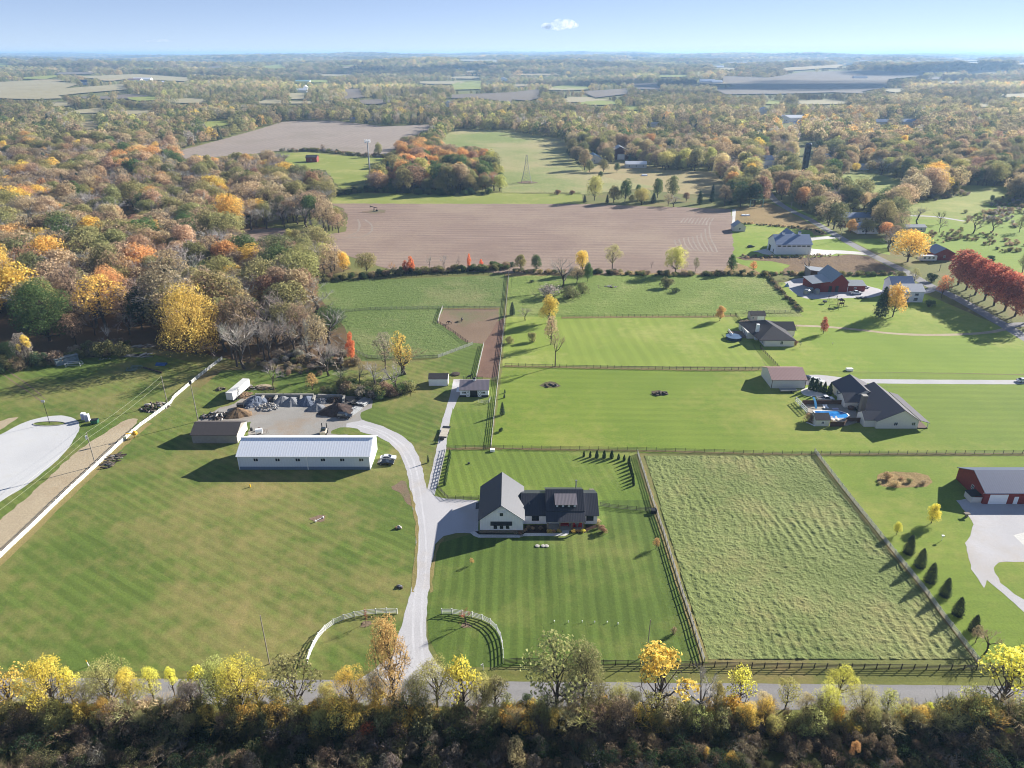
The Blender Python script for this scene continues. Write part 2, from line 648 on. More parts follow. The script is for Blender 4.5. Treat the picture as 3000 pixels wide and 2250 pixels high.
lawns = [
    ('lawn', .012, G_WEST, [('D', (-250, 1420), (0, 1208), (120, 1090), (230, 995), (330, 905), (420, 850), (480, 800), (800, 800), (990, 800), (985, 830), (930, 1000), (928, 1100), (905, 1350), (900, 1440), (850, 1470), (-250, 1490))]),
    ('lawn', .016, G_HOUSE, [('D', (1035, 1085), (1030, 1150), (940, 1175), (920, 1300), (925, 1380), (960, 1440), (1090, 1440), (1530, 1432), (1425, 1130), (1405, 1080))]),
    ('lawn', .0125, G_BACK, [('D', (930, 1075), (965, 968), (1378, 971), (1408, 1085), (1035, 1085))]),
    ('lawn', .008, G_EAST, [('D', (1062, 970), (1085, 793), (1660, 797), (1700, 800), (2300, 812), (2500, 985), (1380, 978))]),
    ('lawn', .016, G_MID, [('D', (1095, 684), (1590, 684), (1655, 792), (1085, 790))]),
    ('lawn', .0145, G_NE, [('D', (1590, 684), (1735, 684), (1680, 610), (1880, 596), (2010, 640), (2150, 700), (2350, 760), (2500, 812), (1690, 800), (1655, 790))]),
    ('pasture', .0185, G_NORTH, [('D', (1100, 594), (1655, 592), (1735, 684), (1094, 684))]),
    ('pasture', .0165, G_PADD, [('D', (668, 618), (690, 603), (850, 603), (1095, 594), (1085, 690), (1045, 745), (950, 772), (780, 780), (740, 700), (700, 655))]),
    ('lawn', .021, G_WEST, [('D', (860, 790), (945, 772), (1045, 745), (1040, 830), (960, 880), (905, 990), (890, 900), (820, 880), (700, 850))]),
    ('lawn', .025, G_BACK, [('D', (975, 870), (1060, 820), (1075, 830), (1060, 970), (960, 972))]),
    ('lawn', .0105, G_EAST, [('D', (1762, 985), (2500, 985), (2700, 1440), (2115, 1432))]),
    ('verge', .020, G_VERGE, [('D', (-400, 1450), (860, 1448), (1120, 1448), (2700, 1440), (2900, 1486), (-500, 1480))]),
    ('verge', .022, G_VERGE, [('D', (-300, 1545), (2700, 1545), (2800, 1600), (-300, 1600))]),
    ('lawn', .0135, G_WEST, [('D', (-300, 800), (60, 792), (300, 760), (460, 790), (330, 900), (210, 1005), (0, 1195), (-300, 1400))]),
]
for nm, z, m, segs in lawns:
    field(nm, z, m, segs, .2, 0, False)

field('paddock_dirt', .024, M_DIRT2, [('b1', (1615, 785), (1560, 900), (1620, 930), (1810, 1070), (1960, 1080), (2060, 1100), (2110, 770), (1900, 775))], .6, 0, False)
field('dirt_lane', .028, M_RUN, [('b1', (1970, 1080), (1910, 1370), (2040, 1375), (2085, 1360), (2120, 1100), (2150, 850), (2080, 900), (2020, 1000))], .3, 0, False)
field('hedge_bank', .020, M_MARSH2, [('D', (1090, 596), (1090, 570), (1600, 570), (1650, 592))], .8, 0, False)

# fields beyond the hedge
field('ploughed_field', .032, M_PLOUGH, [('D', (490, 512), (515, 498), (600, 492), (700, 508), (748, 500), (752, 470), (740, 450), (712, 440), (1265, 441), (1580, 452), (1585, 555), (1560, 590), (1100, 590), (1000, 586), (860, 588), (760, 555), (700, 535), (660, 512), (600, 520), (520, 522))], .8)
field('field_margin', .024, G_BRIGHT, [('D', (705, 428), (760, 418), (1255, 416), (1262, 442), (712, 441))], .8)
field('stubble_strip', .016, G_STRAW, [('D', (1540, 590), (1585, 555), (1660, 556), (1770, 560), (1780, 590))], .8)
field('meadow', .024, ground_mat("meadow_grass", (140, 154, 88), (164, 172, 108), (190, 176, 130), None, .9, coarse=.008, fine=.3, bd=.5, patch_amt=(.42, .6), pscale=.008),
      [('D', (950, 300), (985, 280), (1095, 284), (1232, 304), (1222, 330), (1262, 372), (1330, 388), (1420, 404), (1262, 420), (1085, 418), (1078, 350), (1052, 322), (960, 318))], 1.0)
field('dry_pasture', .020, ground_mat("dry_pasture_grass", (170, 154, 108), (190, 172, 126), (140, 146, 92), None, .8, coarse=.01, fine=.3),
      [('D', (1300, 352), (1378, 350), (1420, 366), (1540, 372), (1572, 404), (1560, 420), (1480, 420), (1415, 412), (1330, 400), (1262, 375))], 1.0)
field('grey_field', .024, M_PLOUGH2, [('a0', (1520, 1015), (1760, 955), (2212, 832)), ('a1', (240, 762), (360, 750), (700, 755), (1090, 800), (1540, 782), (1480, 850), (1280, 900), (1190, 1010), (1100, 1050), (900, 1040), (560, 1000), (200, 1010)), ('a0', (2212, 1035), (1900, 1060), (1600, 1080))], 1.5)
field('green_field', .028, G_BRIGHT, [('a1', (210, 1038), (440, 1022), (700, 1050), (1155, 1078), (1150, 1120), (1060, 1160), (950, 1270), (740, 1340), (690, 1290), (600, 1180), (300, 1150))], 1.0)
field('bright_pasture', .024, G_BRIGHT, [('a3', (590, 1205), (900, 1203), (1250, 1285), (1230, 1330), (1080, 1345), (930, 1400), (870, 1330), (700, 1290), (600, 1250))], 1.0)
field('bright_pasture', .024, G_BRIGHT, [('a3', (1140, 1475), (1300, 1440), (1630, 1400), (1680, 1370), (1640, 1305), (2150, 1320), (2120, 1390), (1960, 1440), (1850, 1470), (1910, 1500), (1660, 1600), (1300, 1600))], 1.0)
field('rough_land', .016, G_NE, [('b3', (1300, 130), (1100, -10), (1700, -100), (1900, -130), (2600, -160), (2700, 400), (2212, 560), (1500, 300))], 1.0)
field('meadow', .020, G_NE, [('D', (1580, 452), (1700, 440), (1760, 468), (1990, 640), (1880, 600), (1650, 592), (1580, 560))], .8)
field('weedy_field', .024, M_MARSH2, [('w', (0, 170), (150, 150), (330, 120), (440, 150), (640, 260), (800, 340), (930, 430), (800, 440), (760, 390), (400, 345), (80, 320), (0, 320))], .6)
field('weedy_field', .028, M_MARSH, [('w', (20, 660), (320, 650), (760, 665), (1180, 630), (1330, 650), (1600, 790), (1610, 830), (1100, 845), (500, 840), (480, 790), (560, 740), (380, 700), (100, 690))], .6, is_open=False)
field('lawn', .024, G_NE, [('w', (1150, 480), (1500, 470), (1560, 640), (1420, 610), (1250, 540))], .4, is_open=False)
for ow in ([('w', (1040, 440), (1500, 430), (1560, 650), (1900, 500), (2212, 480), (2212, 660), (1800, 800), (1500, 700))],
           [('w', (0, 130), (330, 90), (500, 110), (640, 230), (1020, 440), (1100, 440), (2212, 1021), (0, 1021))],
           [('w', (320, -20), (420, 0), (560, 120), (760, 230), (700, 260), (420, 120))]):
    OPEN.append(outline(*ow))

far_fields = [
    (G_FAR, [('a0', (-400, 425), (0, 422), (420, 408), (700, 440), (560, 480), (1080, 440), (1100, 488), (700, 520), (430, 550), (0, 562), (-400, 570))]),
    (G_FAR, [('a0', (600, 380), (1200, 353), (1680, 388), (1600, 416), (1250, 400), (900, 396))]),
    (G_BRIGHT, [('a0', (180, 385), (480, 363), (515, 375), (400, 398), (200, 396))]),
    (G_FAR, [('a0', (540, 670), (900, 643), (970, 650), (850, 692), (560, 692))]),
    (G_FAR, [('a0', (1060, 658), (1390, 665), (1360, 697), (1080, 697))]),
    (G_STRAW, [('a0', (640, 765), (905, 758), (830, 838), (740, 842))]),
    (G_BRIGHT, [('a0', (1730, 765), (2000, 746), (2070, 780), (1790, 812))]),
    (G_BRIGHT, [('a0', (395, 893), (570, 885), (560, 915), (420, 920))]),
    (G_FAR, [('a1', (270, 523), (430, 518), (430, 572), (290, 572))]),
    (G_FARP, [('a1', (750, 488), (910, 478), (925, 530), (1060, 540), (760, 575))]),
    (G_FAR, [('a1', (0, 590), (680, 586), (680, 610), (0, 610))]),
    (G_FARP, [('a1', (1550, 568), (1700, 535), (2212, 512)), ('a2', (250, 483), (250, 560), (140, 585), (0, 575)), ('a1', (2212, 600), (1900, 560))]),
    (G_BRIGHT, [('a1', (1690, 430), (1960, 412), (1950, 485), (1710, 490))]),
    (G_BRIGHT, [('a1', (40, 290), (220, 268), (260, 300), (120, 318))]),
    (G_FAR, [('a1', (1740, 228), (2110, 232), (2110, 248), (1760, 246))]),
    (G_BRIGHT, [('a1', (320, 405), (630, 403), (620, 426), (330, 428))]),
    (G_FARP, [('a2', (590, 505), (1000, 478), (1010, 525), (720, 560))]),
    (G_FARP, [('a2', (1010, 438), (1240, 428), (1300, 490), (1090, 482))]),
    (G_BRIGHT, [('a2', (1250, 363), (1535, 360), (1500, 380), (1260, 382))]),
    (G_FARP, [('a2', (1740, 480), (2212, 436)), ('a3', (0, 525)), ('a2', (1850, 530))]),
    (G_FARP, [('a3', (-390, 370), (0, 385), (300, 335), (900, 318), (1420, 358), (1040, 398), (1030, 470), (800, 505), (900, 525), (560, 512), (0, 528), (-390, 420))]),
    (G_STRAW, [('a3', (110, 303), (600, 272), (860, 266), (600, 296), (130, 327))]),
    (G_BRIGHT, [('a3', (1480, 862), (1625, 843), (1615, 880), (1490, 892))]),
    (G_BRIGHT, [('a3', (1930, 872), (2110, 848), (2110, 900), (1960, 908))]),
]
for m, segs in far_fields:
    field('far_field', .03, m, segs, 0)

# hard surfaces
field('gravel_lot', .028, M_LOT, [('c0', (-1200, 900), (-500, 430), (0, 285), (150, 190), (330, 130), (480, 108), (600, 115), (680, 160), (690, 220), (650, 300), (560, 440), (400, 580), (200, 740), (0, 850), (-500, 1200))], .12, 2, False, 1.5)
field('dirt_track', .028, M_DIRT, [('c0', (1190, 125), (1185, 170), (1080, 285), (860, 540), (560, 850), (300, 1080), (0, 1290), (-400, 1600), (-700, 1560), (0, 1015), (300, 760), (640, 440), (860, 290), (980, 210), (1080, 150))], .35, 1, False, 1.5)
field('dirt_patch', .028, M_DIRT, [('c0', (-300, 360), (-200, 200), (0, 160), (100, 128), (165, 128), (60, 200), (0, 240))], .3, 1, False)
field('dirt_patch', .030, M_DIRT2, [('c1', (1160, 735), (1220, 690), (1280, 665), (1320, 740), (1345, 860), (1350, 910), (1290, 860), (1250, 790))], .3, 1, False)
field('dirt_patch', .030, M_DIRT, [('b1', (0, 1440), (60, 1430), (150, 1440), (120, 1465), (20, 1475))], .3, 1, False)
field('driveway', .036, M_GRAVEL, [('d1', (830, 890), (1000, 790), (1180, 640), (1255, 400), (1320, 150)), ('c1', (1340, 1652), (1378, 1300), (1385, 1050), (1355, 900), (1325, 700), (1300, 590), (1245, 440), (1150, 345), (1050, 290), (900, 250), (780, 240), (780, 180), (920, 150), (1100, 205), (1250, 275), (1340, 350), (1410, 470), (1450, 620), (1475, 760),
                                  (1545, 802), (1620, 828), (1920, 845), (1925, 1135), (1870, 1128), (1730, 1125), (1620, 1155), (1550, 1225), (1515, 1400), (1500, 1600)), ('d1', (1480, 150), (1465, 430), (1490, 600), (1560, 720), (1700, 850), (1780, 900))], .16, 0, False, 1.5)
field('stable_path', .032, M_GRAVEL, [('c1', (1476, 765), (1560, 400), (1600, 180)), ('b1', (1640, 1652), (1690, 1480), (1705, 1390), (1790, 1388), (1780, 1500), (1740, 1560), (1706, 1652)), ('c1', (1700, 40), (1662, 220), (1640, 400), (1590, 600), (1545, 800))], .1, 0, False, 1.5)
field('gravel_yard', .032, M_YARD, [('y', (100, 548), (250, 470), (390, 380), (560, 330), (690, 232), (770, 235), (1500, 225), (1850, 240), (2170, 270), (2165, 385), (2040, 430), (2040, 500)), ('c1', (920, 150), (880, 215), (780, 240)), ('y', (1900, 720), (700, 745), (740, 540), (660, 560))], .4, 0, False, 2)
field('grass_island', .044, G_WEST, [('y', (1690, 655), (1760, 618), (1880, 608), (1990, 622), (2035, 660), (2020, 695), (1690, 700))], .2, 1, False)
field('walkway', .040, M_CONC, [('h', (-20, 1050), (40, 1105), (120, 1136), (780, 1136), (830, 1112), (1530, 1106), (1585, 1075), (1592, 1015), (1480, 1015), (1472, 1050), (1440, 1062), (870, 1062), (835, 1088), (130, 1084), (60, 1030))], 0, 0, False)
field('mulch_bed', .036, M_MULCH, [('h', (140, 1070), (845, 1070), (850, 1000), (870, 925), (1225, 925), (1240, 1062), (870, 1062), (835, 1088), (140, 1086))], .08, 0, False)
field('mulch_bed', .036, M_MULCH, [('h', (1600, 1015), (1845, 1015), (1860, 930), (2050, 930), (2080, 960), (1920, 1010), (1840, 1060), (1610, 1060))], .08, 0, False)
rd = strip('road', [Vector((-420, 98.6, 0)), Vector((-100, 98.0, 0)), Vector((0, 97.0, 0)), Vector((100, 95.9, 0)), Vector((420, 92.6, 0))], 5.9, .040, M_ASPH, .06)
rl = [P('b3', 2900, 1440), P('b3', 2212, 1025), P('b3', 2070, 940), P('b3', 1620, 678), P('b3', 1370, 570), P('b3', 1200, 460), P('b3', 950, 345), P('b3', 630, 172), P('b3', 350, 0),
      P('a3', 200, 1530), P('a3', 60, 1440), P('a2', 2212, 1370), P('a2', 2195, 1280)]
strip('road', rl, 6.0, .032, M_ASPH, .06)
OPEN.append(outline(('a3', (300, 1640), (100, 1500), (-20, 1400), (30, 1370), (230, 1480), (520, 1652))))
strip('side_road', [P('b3', 2080, 925), P('b3', 2212, 912), P('b3', 2700, 905)], 5, .036, M_ASPH, .06)
strip('farm_track', [P('b3', 225, 925), P('b3', 450, 932), P('b3', 800, 962), P('b3', 1100, 1000), P('b3', 1500, 1010), P('b3', 1900, 990), P('b3', 2050, 955)], 2.4, .028, M_DIRT, .12)
strip('neighbour_drive', [P('b3', 740, 1405), P('b3', 1500, 1413), P('b3', 2900, 1416)], 3.8, .028, M_GRAVEL, .08)
field('neighbour_yard', .032, M_GRAVEL, [('p', (590, 165), (760, 160), (1050, 195), (1250, 235), (1480, 420), (1300, 420), (960, 420), (900, 300), (700, 290), (590, 290))], .15, 0, False)
field('patio', .036, M_CONC, [('p', (525, 360), (600, 325), (680, 320), (880, 400), (780, 430), (640, 435), (560, 410))], .05, 1, False)
field('barnyard', .028, M_GRAVEL, [('r', (690, 165), (780, 130), (930, 110), (1060, 130), (1470, 190), (1640, 228), (1700, 260), (1640, 300), (1570, 315), (1000, 332), (900, 328), (820, 300), (740, 235))], .3, 0, False)
strip('neighbour_drive', [P('r', 1600, 262), P('r', 1850, 268), P('r', 2120, 268), P('b3', 1440, 600)], 4, .024, M_GRAVEL, .1)
field('concrete_drive', .036, M_CONC, [('w', (755, 572), (900, 585), (1090, 592), (1285, 608), (1335, 640), (1240, 632), (1020, 622), (970, 640), (755, 640))], 0, 0, False)
field('concrete_drive', .036, M_CONC, [('w', (745, 465), (940, 449), (1000, 458), (1020, 472), (830, 485), (760, 498), (745, 490))], 0, 0, False)
field('concrete_patio', .040, M_CONC, [('w', (190, 602), (330, 572), (410, 640), (300, 630), (240, 608))], 0, 0, False)
field('gravel_lot', .036, M_GRAVEL, [('c3', (1625, 845), (1720, 830), (1840, 865), (2700, 880), (2800, 1390), (2200, 1372), (1990, 1378), (1942, 1425), (2010, 1560), (2130, 1652)), ('d3', (2212, 165), (2500, 330), (2500, 450), (2212, 278), (1980, 70), (1890, 0)), ('c3', (1860, 1600), (1760, 1440), (1705, 1215), (1745, 1150), (1775, 1050), (1740, 985))], .15, 0, False, 1.5)
field('concrete_pad', .044, M_CONC, [('c3', (2118, 1145), (2212, 1120), (2400, 1120), (2500, 1250), (2212, 1235))], 0, 0, False)
strip('path', [P('w', -10, 330), P('w', 5, 180), P('a2', 1910, 1520)], 2.6, .03, M_CONC)
strip('far_road', [P('w', 1380, 240), P('w', 1700, 245), P('w', 2000, 250), P('w', 2300, 300)], 4, .03, M_GRAVEL)
for q in ([(0, 1330), (100, 1400), (250, 1500), (370, 1590)], [(60, 1310), (190, 1400), (300, 1480), (390, 1560)]):
    strip('wheel_track', [P('b0', *c) for c in q], .4, .03, M_DIRT2, .1)
M_MULCH2 = ground_mat('burnt_ground', (96, 84, 70), (122, 110, 84), (104, 112, 62), None, 1.0, k=.7, bd=.2)
# bare rings and worn patches
for k, x, y, rr in (('b2', 330, 1437, 3.4), ('b2', 1265, 1510, 3.0), ('b2', 840, 590, 6.0), ('d1', 950, 378, 1.1), ('d1', 1812, 392, 1.1), ('a2', 135, 1283, 9), ('a1', 1035, 1535, 9), ('c1', 545, 1000, 2)):
    c = P(k, x, y)
    sheet('bare_patch', [c + Vector((rr * (1 + .25 * math.sin(3 * a + x)) * math.cos(a), rr * .8 * math.sin(a), 0)) for a in np.linspace(0, 2 * math.pi, 14, endpoint=False)], .05, M_MULCH2 if k == 'b2' else M_DIRT2, .25, 1, .8)


def rough_sheet(name, pts, cell, amp, rowdir, per, mat, z0=.02):
    """real relief: mown swaths lying in rows, clumped and uneven"""
    pts2 = [(p.x, p.y) for p in pts]
    xs = np.arange(min(p[0] for p in pts2), max(p[0] for p in pts2), cell)
    ys = np.arange(min(p[1] for p in pts2), max(p[1] for p in pts2), cell)
    X, Y = np.meshgrid(xs, ys)
    from mathutils import noise
    d = (rowdir[1] - rowdir[0])
    d.z = 0
    d.normalize()
    nx, ny = -d.y, d.x
    ins = inside(pts2, X, Y)
    Z = np.zeros_like(X)
    for (i, j) in zip(*np.where(ins)):
        x, y = X[i, j], Y[i, j]
        w = x * nx + y * ny + 2.4 * noise.noise((x * .05, y * .05, 3)) + .9 * noise.noise((x * .25, y * .25, 5))
        row = .5 + .5 * math.sin(w * 2 * math.pi / per)
        cl = noise.noise((x * .5, y * .6, 0)) + .9 * noise.noise((x * 1.3, y * 1.5, 7)) + .5 * noise.noise((x * 2.6, y * 2.6, 3))
        big = .5 + .9 * noise.noise((x * .05, y * .05, 12))
        Z[i, j] = z0 + .05 + amp * (row * max(0, big) * .8 + .8 * cl)
    idx = -np.ones(X.shape, int)
    V = []
    for (i, j) in zip(*np.where(ins)):
        idx[i, j] = len(V)
        V.append((X[i, j], Y[i, j], max(z0, Z[i, j])))
    F = []
    for i in range(X.shape[0] - 1):
        for j in range(X.shape[1] - 1):
            a, b, c, e = idx[i, j], idx[i, j + 1], idx[i + 1, j + 1], idx[i + 1, j]
            if min(a, b, c, e) >= 0:
                F.append((int(a), int(b), int(c), int(e)))
    me = bpy.data.meshes.new(name)
    me.from_pydata([tuple(map(float, v)) for v in V], [], F)
    me.materials.append(mat)
    o = link(name, me)
    return o


HAY = ground_mat("hay_grass", (108, 124, 66), (156, 164, 104), (164, 156, 104), None, .9, coarse=.05, fine=1.8, bd=.15, pscale=.04, k=.72)
hay = rough_sheet('hay_field', world_poly(('D', (1392, 984), (1752, 984), (2105, 1424), (1528, 1424))),   .27, .17, (P('c2', 1560, 850), P('c2', 1800, 1500)), 2.3, HAY)
hay['kind'] = 'structure'
ng = rough_sheet('rough_pasture', world_poly(('D', (1104, 598), (1645, 596), (1715, 678), (1098, 680))), .8, .10, (P('b2', 0, 700), P('b2', 1500, 760)), 5, G_NORTH)
ng['kind'] = 'structure'
pg = rough_sheet('rough_pasture', world_poly(('D', (690, 612), (850, 606), (1070, 597), (1075, 662), (955, 662), (940, 700), (1015, 742), (950, 768), (790, 776), (745, 700))), .6, .09, (P('b1', 600, 700), P('b1', 1900, 560)), 4, G_PADD, .03)
pg['kind'] = 'structure'

M_LANE = ground_mat('wheel_lane_gravel', (186, 185, 187), (208, 206, 208), (182, 172, 160), None, .4, coarse=.1, fine=2.0, bd=.04, k=.88)
# pale wheel lanes, grassy fence lines, tractor turns
for off, w in ((-.85, .55), (.95, .55)):
    ln = [P('d1', 1400, 700), P('d1', 1390, 400), P('d1', 1400, 150), P('c1', 1430, 1500), P('c1', 1440, 1250), P('c1', 1420, 1000), P('c1', 1390, 800), P('c1', 1370, 620), P('c1', 1310, 440), P('c1', 1200, 320), P('c1', 1060, 240), P('c1', 900, 195)]
    strip('wheel_lane', [q + Vector((off, 0, 0)) for q in ln], w, .042, M_LANE, .12)
WEED = ground_mat("fence_line_grass", (146, 132, 84), (168, 152, 100), (120, 124, 66), None, .8, fine=1.5)
for ln, w in ((pl('c2', (1085, 440), (1235, 915), (1310, 1130), (1470, 1650)) + pl('d2', (1530, 290), (1660, 708)), 1.5), (pl('c3', (402, 425), (690, 800), (980, 1165), (1370, 1650)) + pl('d3', (1500, 300), (1825, 722)), 1.0),
              (pl('c1', (1645, 400), (2035, 392)) + pl('c2', (0, 398), (1075, 412), (2212, 444)) + pl('c3', (400, 446), (2212, 440), (3200, 445)), 1.2),
              (pl('c0', (-420, 1790), (0, 1375), (300, 1090), (620, 780), (860, 560), (985, 435), (1090, 340), (1285, 175)), 2.2), (pl('b2', (-60, 1275), (450, 1288), (1100, 1300), (1700, 1312), (2212, 1306)), 1.4), (pl('b2', (430, 858), (1100, 850), (1740, 850), (1935, 838)), 2.4),
              (pl('b1', (620, 820), (1000, 788), (1600, 778), (2110, 778)), 1.6), (pl('c1', (1335, 760), (1365, 900), (1395, 1050), (1388, 1300), (1352, 1640)), .7), (pl('c1', (1510, 1640), (1528, 1400), (1560, 1235), (1625, 1165)), .7)):
    strip('fence_line', ln, w, .046, WEED, .3)
for k_ in range(9):
    o_ = k_ * 26
    strip('tractor_turn', pl('b2', (1490 + o_ * 1.2, -5), (1440 + o_ * 1.25, 60), (1400 + o_ * 1.5, 170), (1420 + o_ * 1.6, 240), (1480 + o_ * 1.4, 275 + k_ * 2)), .9, .05, M_PLOUGH2, .3)
strip('tractor_turn', pl('b1', (740, 160), (900, 170), (1000, 120), (1010, 60), (940, 10)), 1.2, .05, M_PLOUGH2, .3)
strip('tractor_turn', pl('b1', (800, 150), (880, 120), (900, 60), (880, 10)), 1.2, .05, M_PLOUGH2, .3)
rf = random.Random(9)
for i in range(90):
    uu, vv_ = rf.uniform(-100, 3100), 178 + 150 * rf.random() ** 1.5
    if any(inside(o_, np.array([uu]), np.array([vv_]))[0] for o_ in OPEN[2:]):
        continue
    w_, h_ = rf.uniform(25, 110) * (.5 + (vv_ - 170) / 160), rf.uniform(1.6, 4.5) * (.5 + (vv_ - 170) / 90)
    seg = [('S',) + tuple((uu + w_ * rf.uniform(.7, 1.1) * math.cos(a), vv_ + h_ * rf.uniform(.7, 1.1) * math.sin(a) + .1 * w_ / 10 * math.cos(a) * rf.uniform(-.6, .6)) for a in np.linspace(0, 2 * math.pi, 9, endpoint=False))]
    field('far_field', .03, [G_FAR, G_FARP, G_BRIGHT, G_STRAW, G_FAR][i % 5], seg, 0)

# ================================================================ TREES
def cards(pts, nrm, size, r):
    """leaf clumps: small bent quads facing roughly along nrm"""
    n = len(pts)
    nrm = nrm / (np.linalg.norm(nrm, axis=1, keepdims=True) + 1e-9)
    a = r.normal(size=(n, 3))
    t = np.cross(nrm, a)
    t /= np.linalg.norm(t, axis=1, keepdims=True) + 1e-9
    b = np.cross(nrm, t)
    s = size * r.uniform(.6, 1.35, (n, 1))
    w = s * r.uniform(.5, .9, (n, 1))
    bend = nrm * s * .25
    v = np.stack([pts - t * s, pts - b * w + bend, pts + t * s, pts + b * w + bend], 1).reshape(-1, 3)
    f = np.arange(n * 4).reshape(-1, 4)
    return v, f


def mesh_np(name, v, f, mat):
    me = bpy.data.meshes.new(name)
    me.vertices.add(len(v))
    me.vertices.foreach_set('co', np.asarray(v, np.float32).ravel())
    k = f.shape[1]
    me.loops.add(f.size)
    me.loops.foreach_set('vertex_index', f.ravel().astype(np.int32))
    me.polygons.add(len(f))
    me.polygons.foreach_set('loop_start', np.arange(0, f.size, k, dtype=np.int32))
    me.update(calc_edges=True)
    me.materials.append(mat)
    return me


def limb(mb, a, b, r0, r1, r, n=5, seg=3, wob=.08):
    a, b = Vector(a), Vector(b)
    L = (b - a).length
    p = a
    for i in range(seg):
        t = (i + 1) / seg
        q = a.lerp(b, t)
        if i < seg - 1:
            q += Vector(r.normal(size=3)) * L * wob
            q.z -= L * .04
        mb.tube(p, q, r0 + (r1 - r0) * i / seg, r0 + (r1 - r0) * t, n, 0, False)
        p = q


class Kind:
    """a tree kind 10 m tall: crown and trunk meshes, scaled when placed"""
    def __init__(s, crown, trunk):
        s.crown, s.trunk = crown, trunk


def broad(seed, wid=4.2, base=.28, lobes=16, n=1500, size=.30, open_=0.0, top_only=0.0, twigs=0, flat=1.0):
    r = np.random.default_rng(seed)
    H = 10.0
    C, Rd = [], []
    for i in range(lobes):
        f = base + .1 + (0.86 - base) * ((i + r.uniform(0, 1)) / lobes)
        prof = math.sqrt(max(.08, 1 - ((f - (base + .38)) / (.66)) ** 2)) * flat
        a = i * 2.4 + r.uniform(-.5, .5)
        rr = wid * prof * r.uniform(.35, .78)
        if f > .82:
            rr *= .5
        C.append((rr * math.cos(a), rr * math.sin(a), f * H))
        Rd.append(wid * r.uniform(.20, .50))
    C, Rd = np.array(C), np.array(Rd)
    if open_:
        keep = r.random(lobes) > open_
        C, Rd = C[keep], Rd[keep]
    if top_only:
        keep = C[:, 2] > top_only * H
        Cl, Rl = C[keep], Rd[keep] * .8
    else:
        Cl, Rl = C, Rd
    p = Rl ** 2 / (Rl ** 2).sum()
    k = r.choice(len(Cl), n, p=p)
    d = r.normal(size=(n, 3))
    d[:, 2] += .35
    d /= np.linalg.norm(d, axis=1, keepdims=True)
    lump = 1 + .22 * np.sin(d[:, 0] * 5 + k) * np.sin(d[:, 1] * 5 + 2 * k) * np.cos(d[:, 2] * 4)
    pts = Cl[k] + d * Rl[k, None] * (r.uniform(.72, 1.04, (n, 1)) * lump[:, None])
    pts[:, 2] = np.maximum(pts[:, 2], .3)
    v, f = cards(pts, d + r.normal(size=(n, 3)) * .55, size, r)
    crown = mesh_np("crown", v, f, LEAF)
    mb = MB()
    top = Vector((r.uniform(-.4, .4), r.uniform(-.4, .4), H * .8))
    limb(mb, (0, 0, -.2), (top.x * .4, top.y * .4, H * .45), .24, .17, r, 7, 3, .02)
    limb(mb, (top.x * .4, top.y * .4, H * .45), top, .17, .05, r, 6, 3, .04)
    for c in C:
        z0 = max(base * H * .7, c[2] - wid * .75)
        t = z0 / (H * .8)
        st = Vector((top.x * t * .8, top.y * t * .8, z0))
        limb(mb, st, c, .10, .03, r, 4, 3, .07)
        for _ in range(twigs):
            dd = r.normal(size=3)
            dd[2] += .5
            dd /= np.linalg.norm(dd)
            limb(mb, c * .999, Vector(c) + Vector(dd) * wid * r.uniform(.25, .48), .025, .008, r, 3, 2, .1)
    return Kind(crown, mb.mesh("trunk", BARK))


def bare(seed, wid=3.6, dens=1.0, tuft=0):
    r = np.random.default_rng(seed)
    H = 10.0
    tm, cm = MB(), MB()
    ends = []

    def grow(a, d, L, rad, lvl):
        b = a + d * L
        mb = tm if lvl < 2 else cm
        limb(mb, a, b, rad, rad * .55, r, 5 if lvl < 2 else 3, 2, .05)
        if lvl == 4:
            ends.append(b)
            return
        for i in range([4, 4, 4, 4][lvl] if dens >= 1 else 3):
            t = r.uniform(.45, 1.0)
            nd = (d + Vector(r.normal(size=3)) * .55 + Vector((0, 0, .18)))
            nd.normalize()
            grow(a.lerp(b, t), nd, L * r.uniform(.55, .78), rad * .5, lvl + 1)
    grow(Vector((0, 0, -.2)), Vector((r.uniform(-.06, .06), r.uniform(-.06, .06), 1)).normalized(), H * .36, .22, 0)
    me = cm.mesh("crown", TWIG)
    vs = np.array([v.co[:] for v in me.vertices])
    top = max(v[2] for v in vs)
    s = (wid * 2 / (np.percentile(vs[:, 0], 96) - np.percentile(vs[:, 0], 4)), H / top)
    for m in (me,):
        for v in m.vertices:
            v.co = (v.co.x * s[0], v.co.y * s[0], v.co.z * s[1])
    tr = tm.mesh("trunk", BARK)
    for v in tr.vertices:
        v.co = (v.co.x * s[0], v.co.y * s[0], v.co.z * s[1])
    return Kind(me, tr)


def conifer(seed, wid=2.2, n=1500, size=.26, layers=14, low=.06):
    r = np.random.default_rng(seed)
    H = 10.0
    z = r.beta(1.0, 1.5, n) * (1 - low) + low
    a = r.uniform(0, 2 * math.pi, n)
    step = np.floor(z * layers) / layers
    rad = wid * np.minimum(1.0, (1 - z) ** .62 * 1.02) * (.55 + .45 * np.minimum(1, z * 7)) * (0.78 + .2 * (1 - (z - step) * layers)) * (1 + .16 * np.sin(a * 7 + step * 40)) + r.exponential(.12, n)
    rr = rad * np.sqrt(r.uniform(.25, 1, n))
    pts = np.stack([rr * np.cos(a), rr * np.sin(a), z * H - rr * .12 + .1], 1)
    nr = np.stack([np.cos(a) * .9, np.sin(a) * .9, np.full(n, .75)], 1) + r.normal(size=(n, 3)) * .3
    v, f = cards(pts, nr, size, r)
    mb = MB()
    mb.tube((0, 0, -.2), (0, 0, 9.6), .22, .03, 6)
    return Kind(mesh_np("crown", v, f, LEAF), mb.mesh("trunk", BARK))


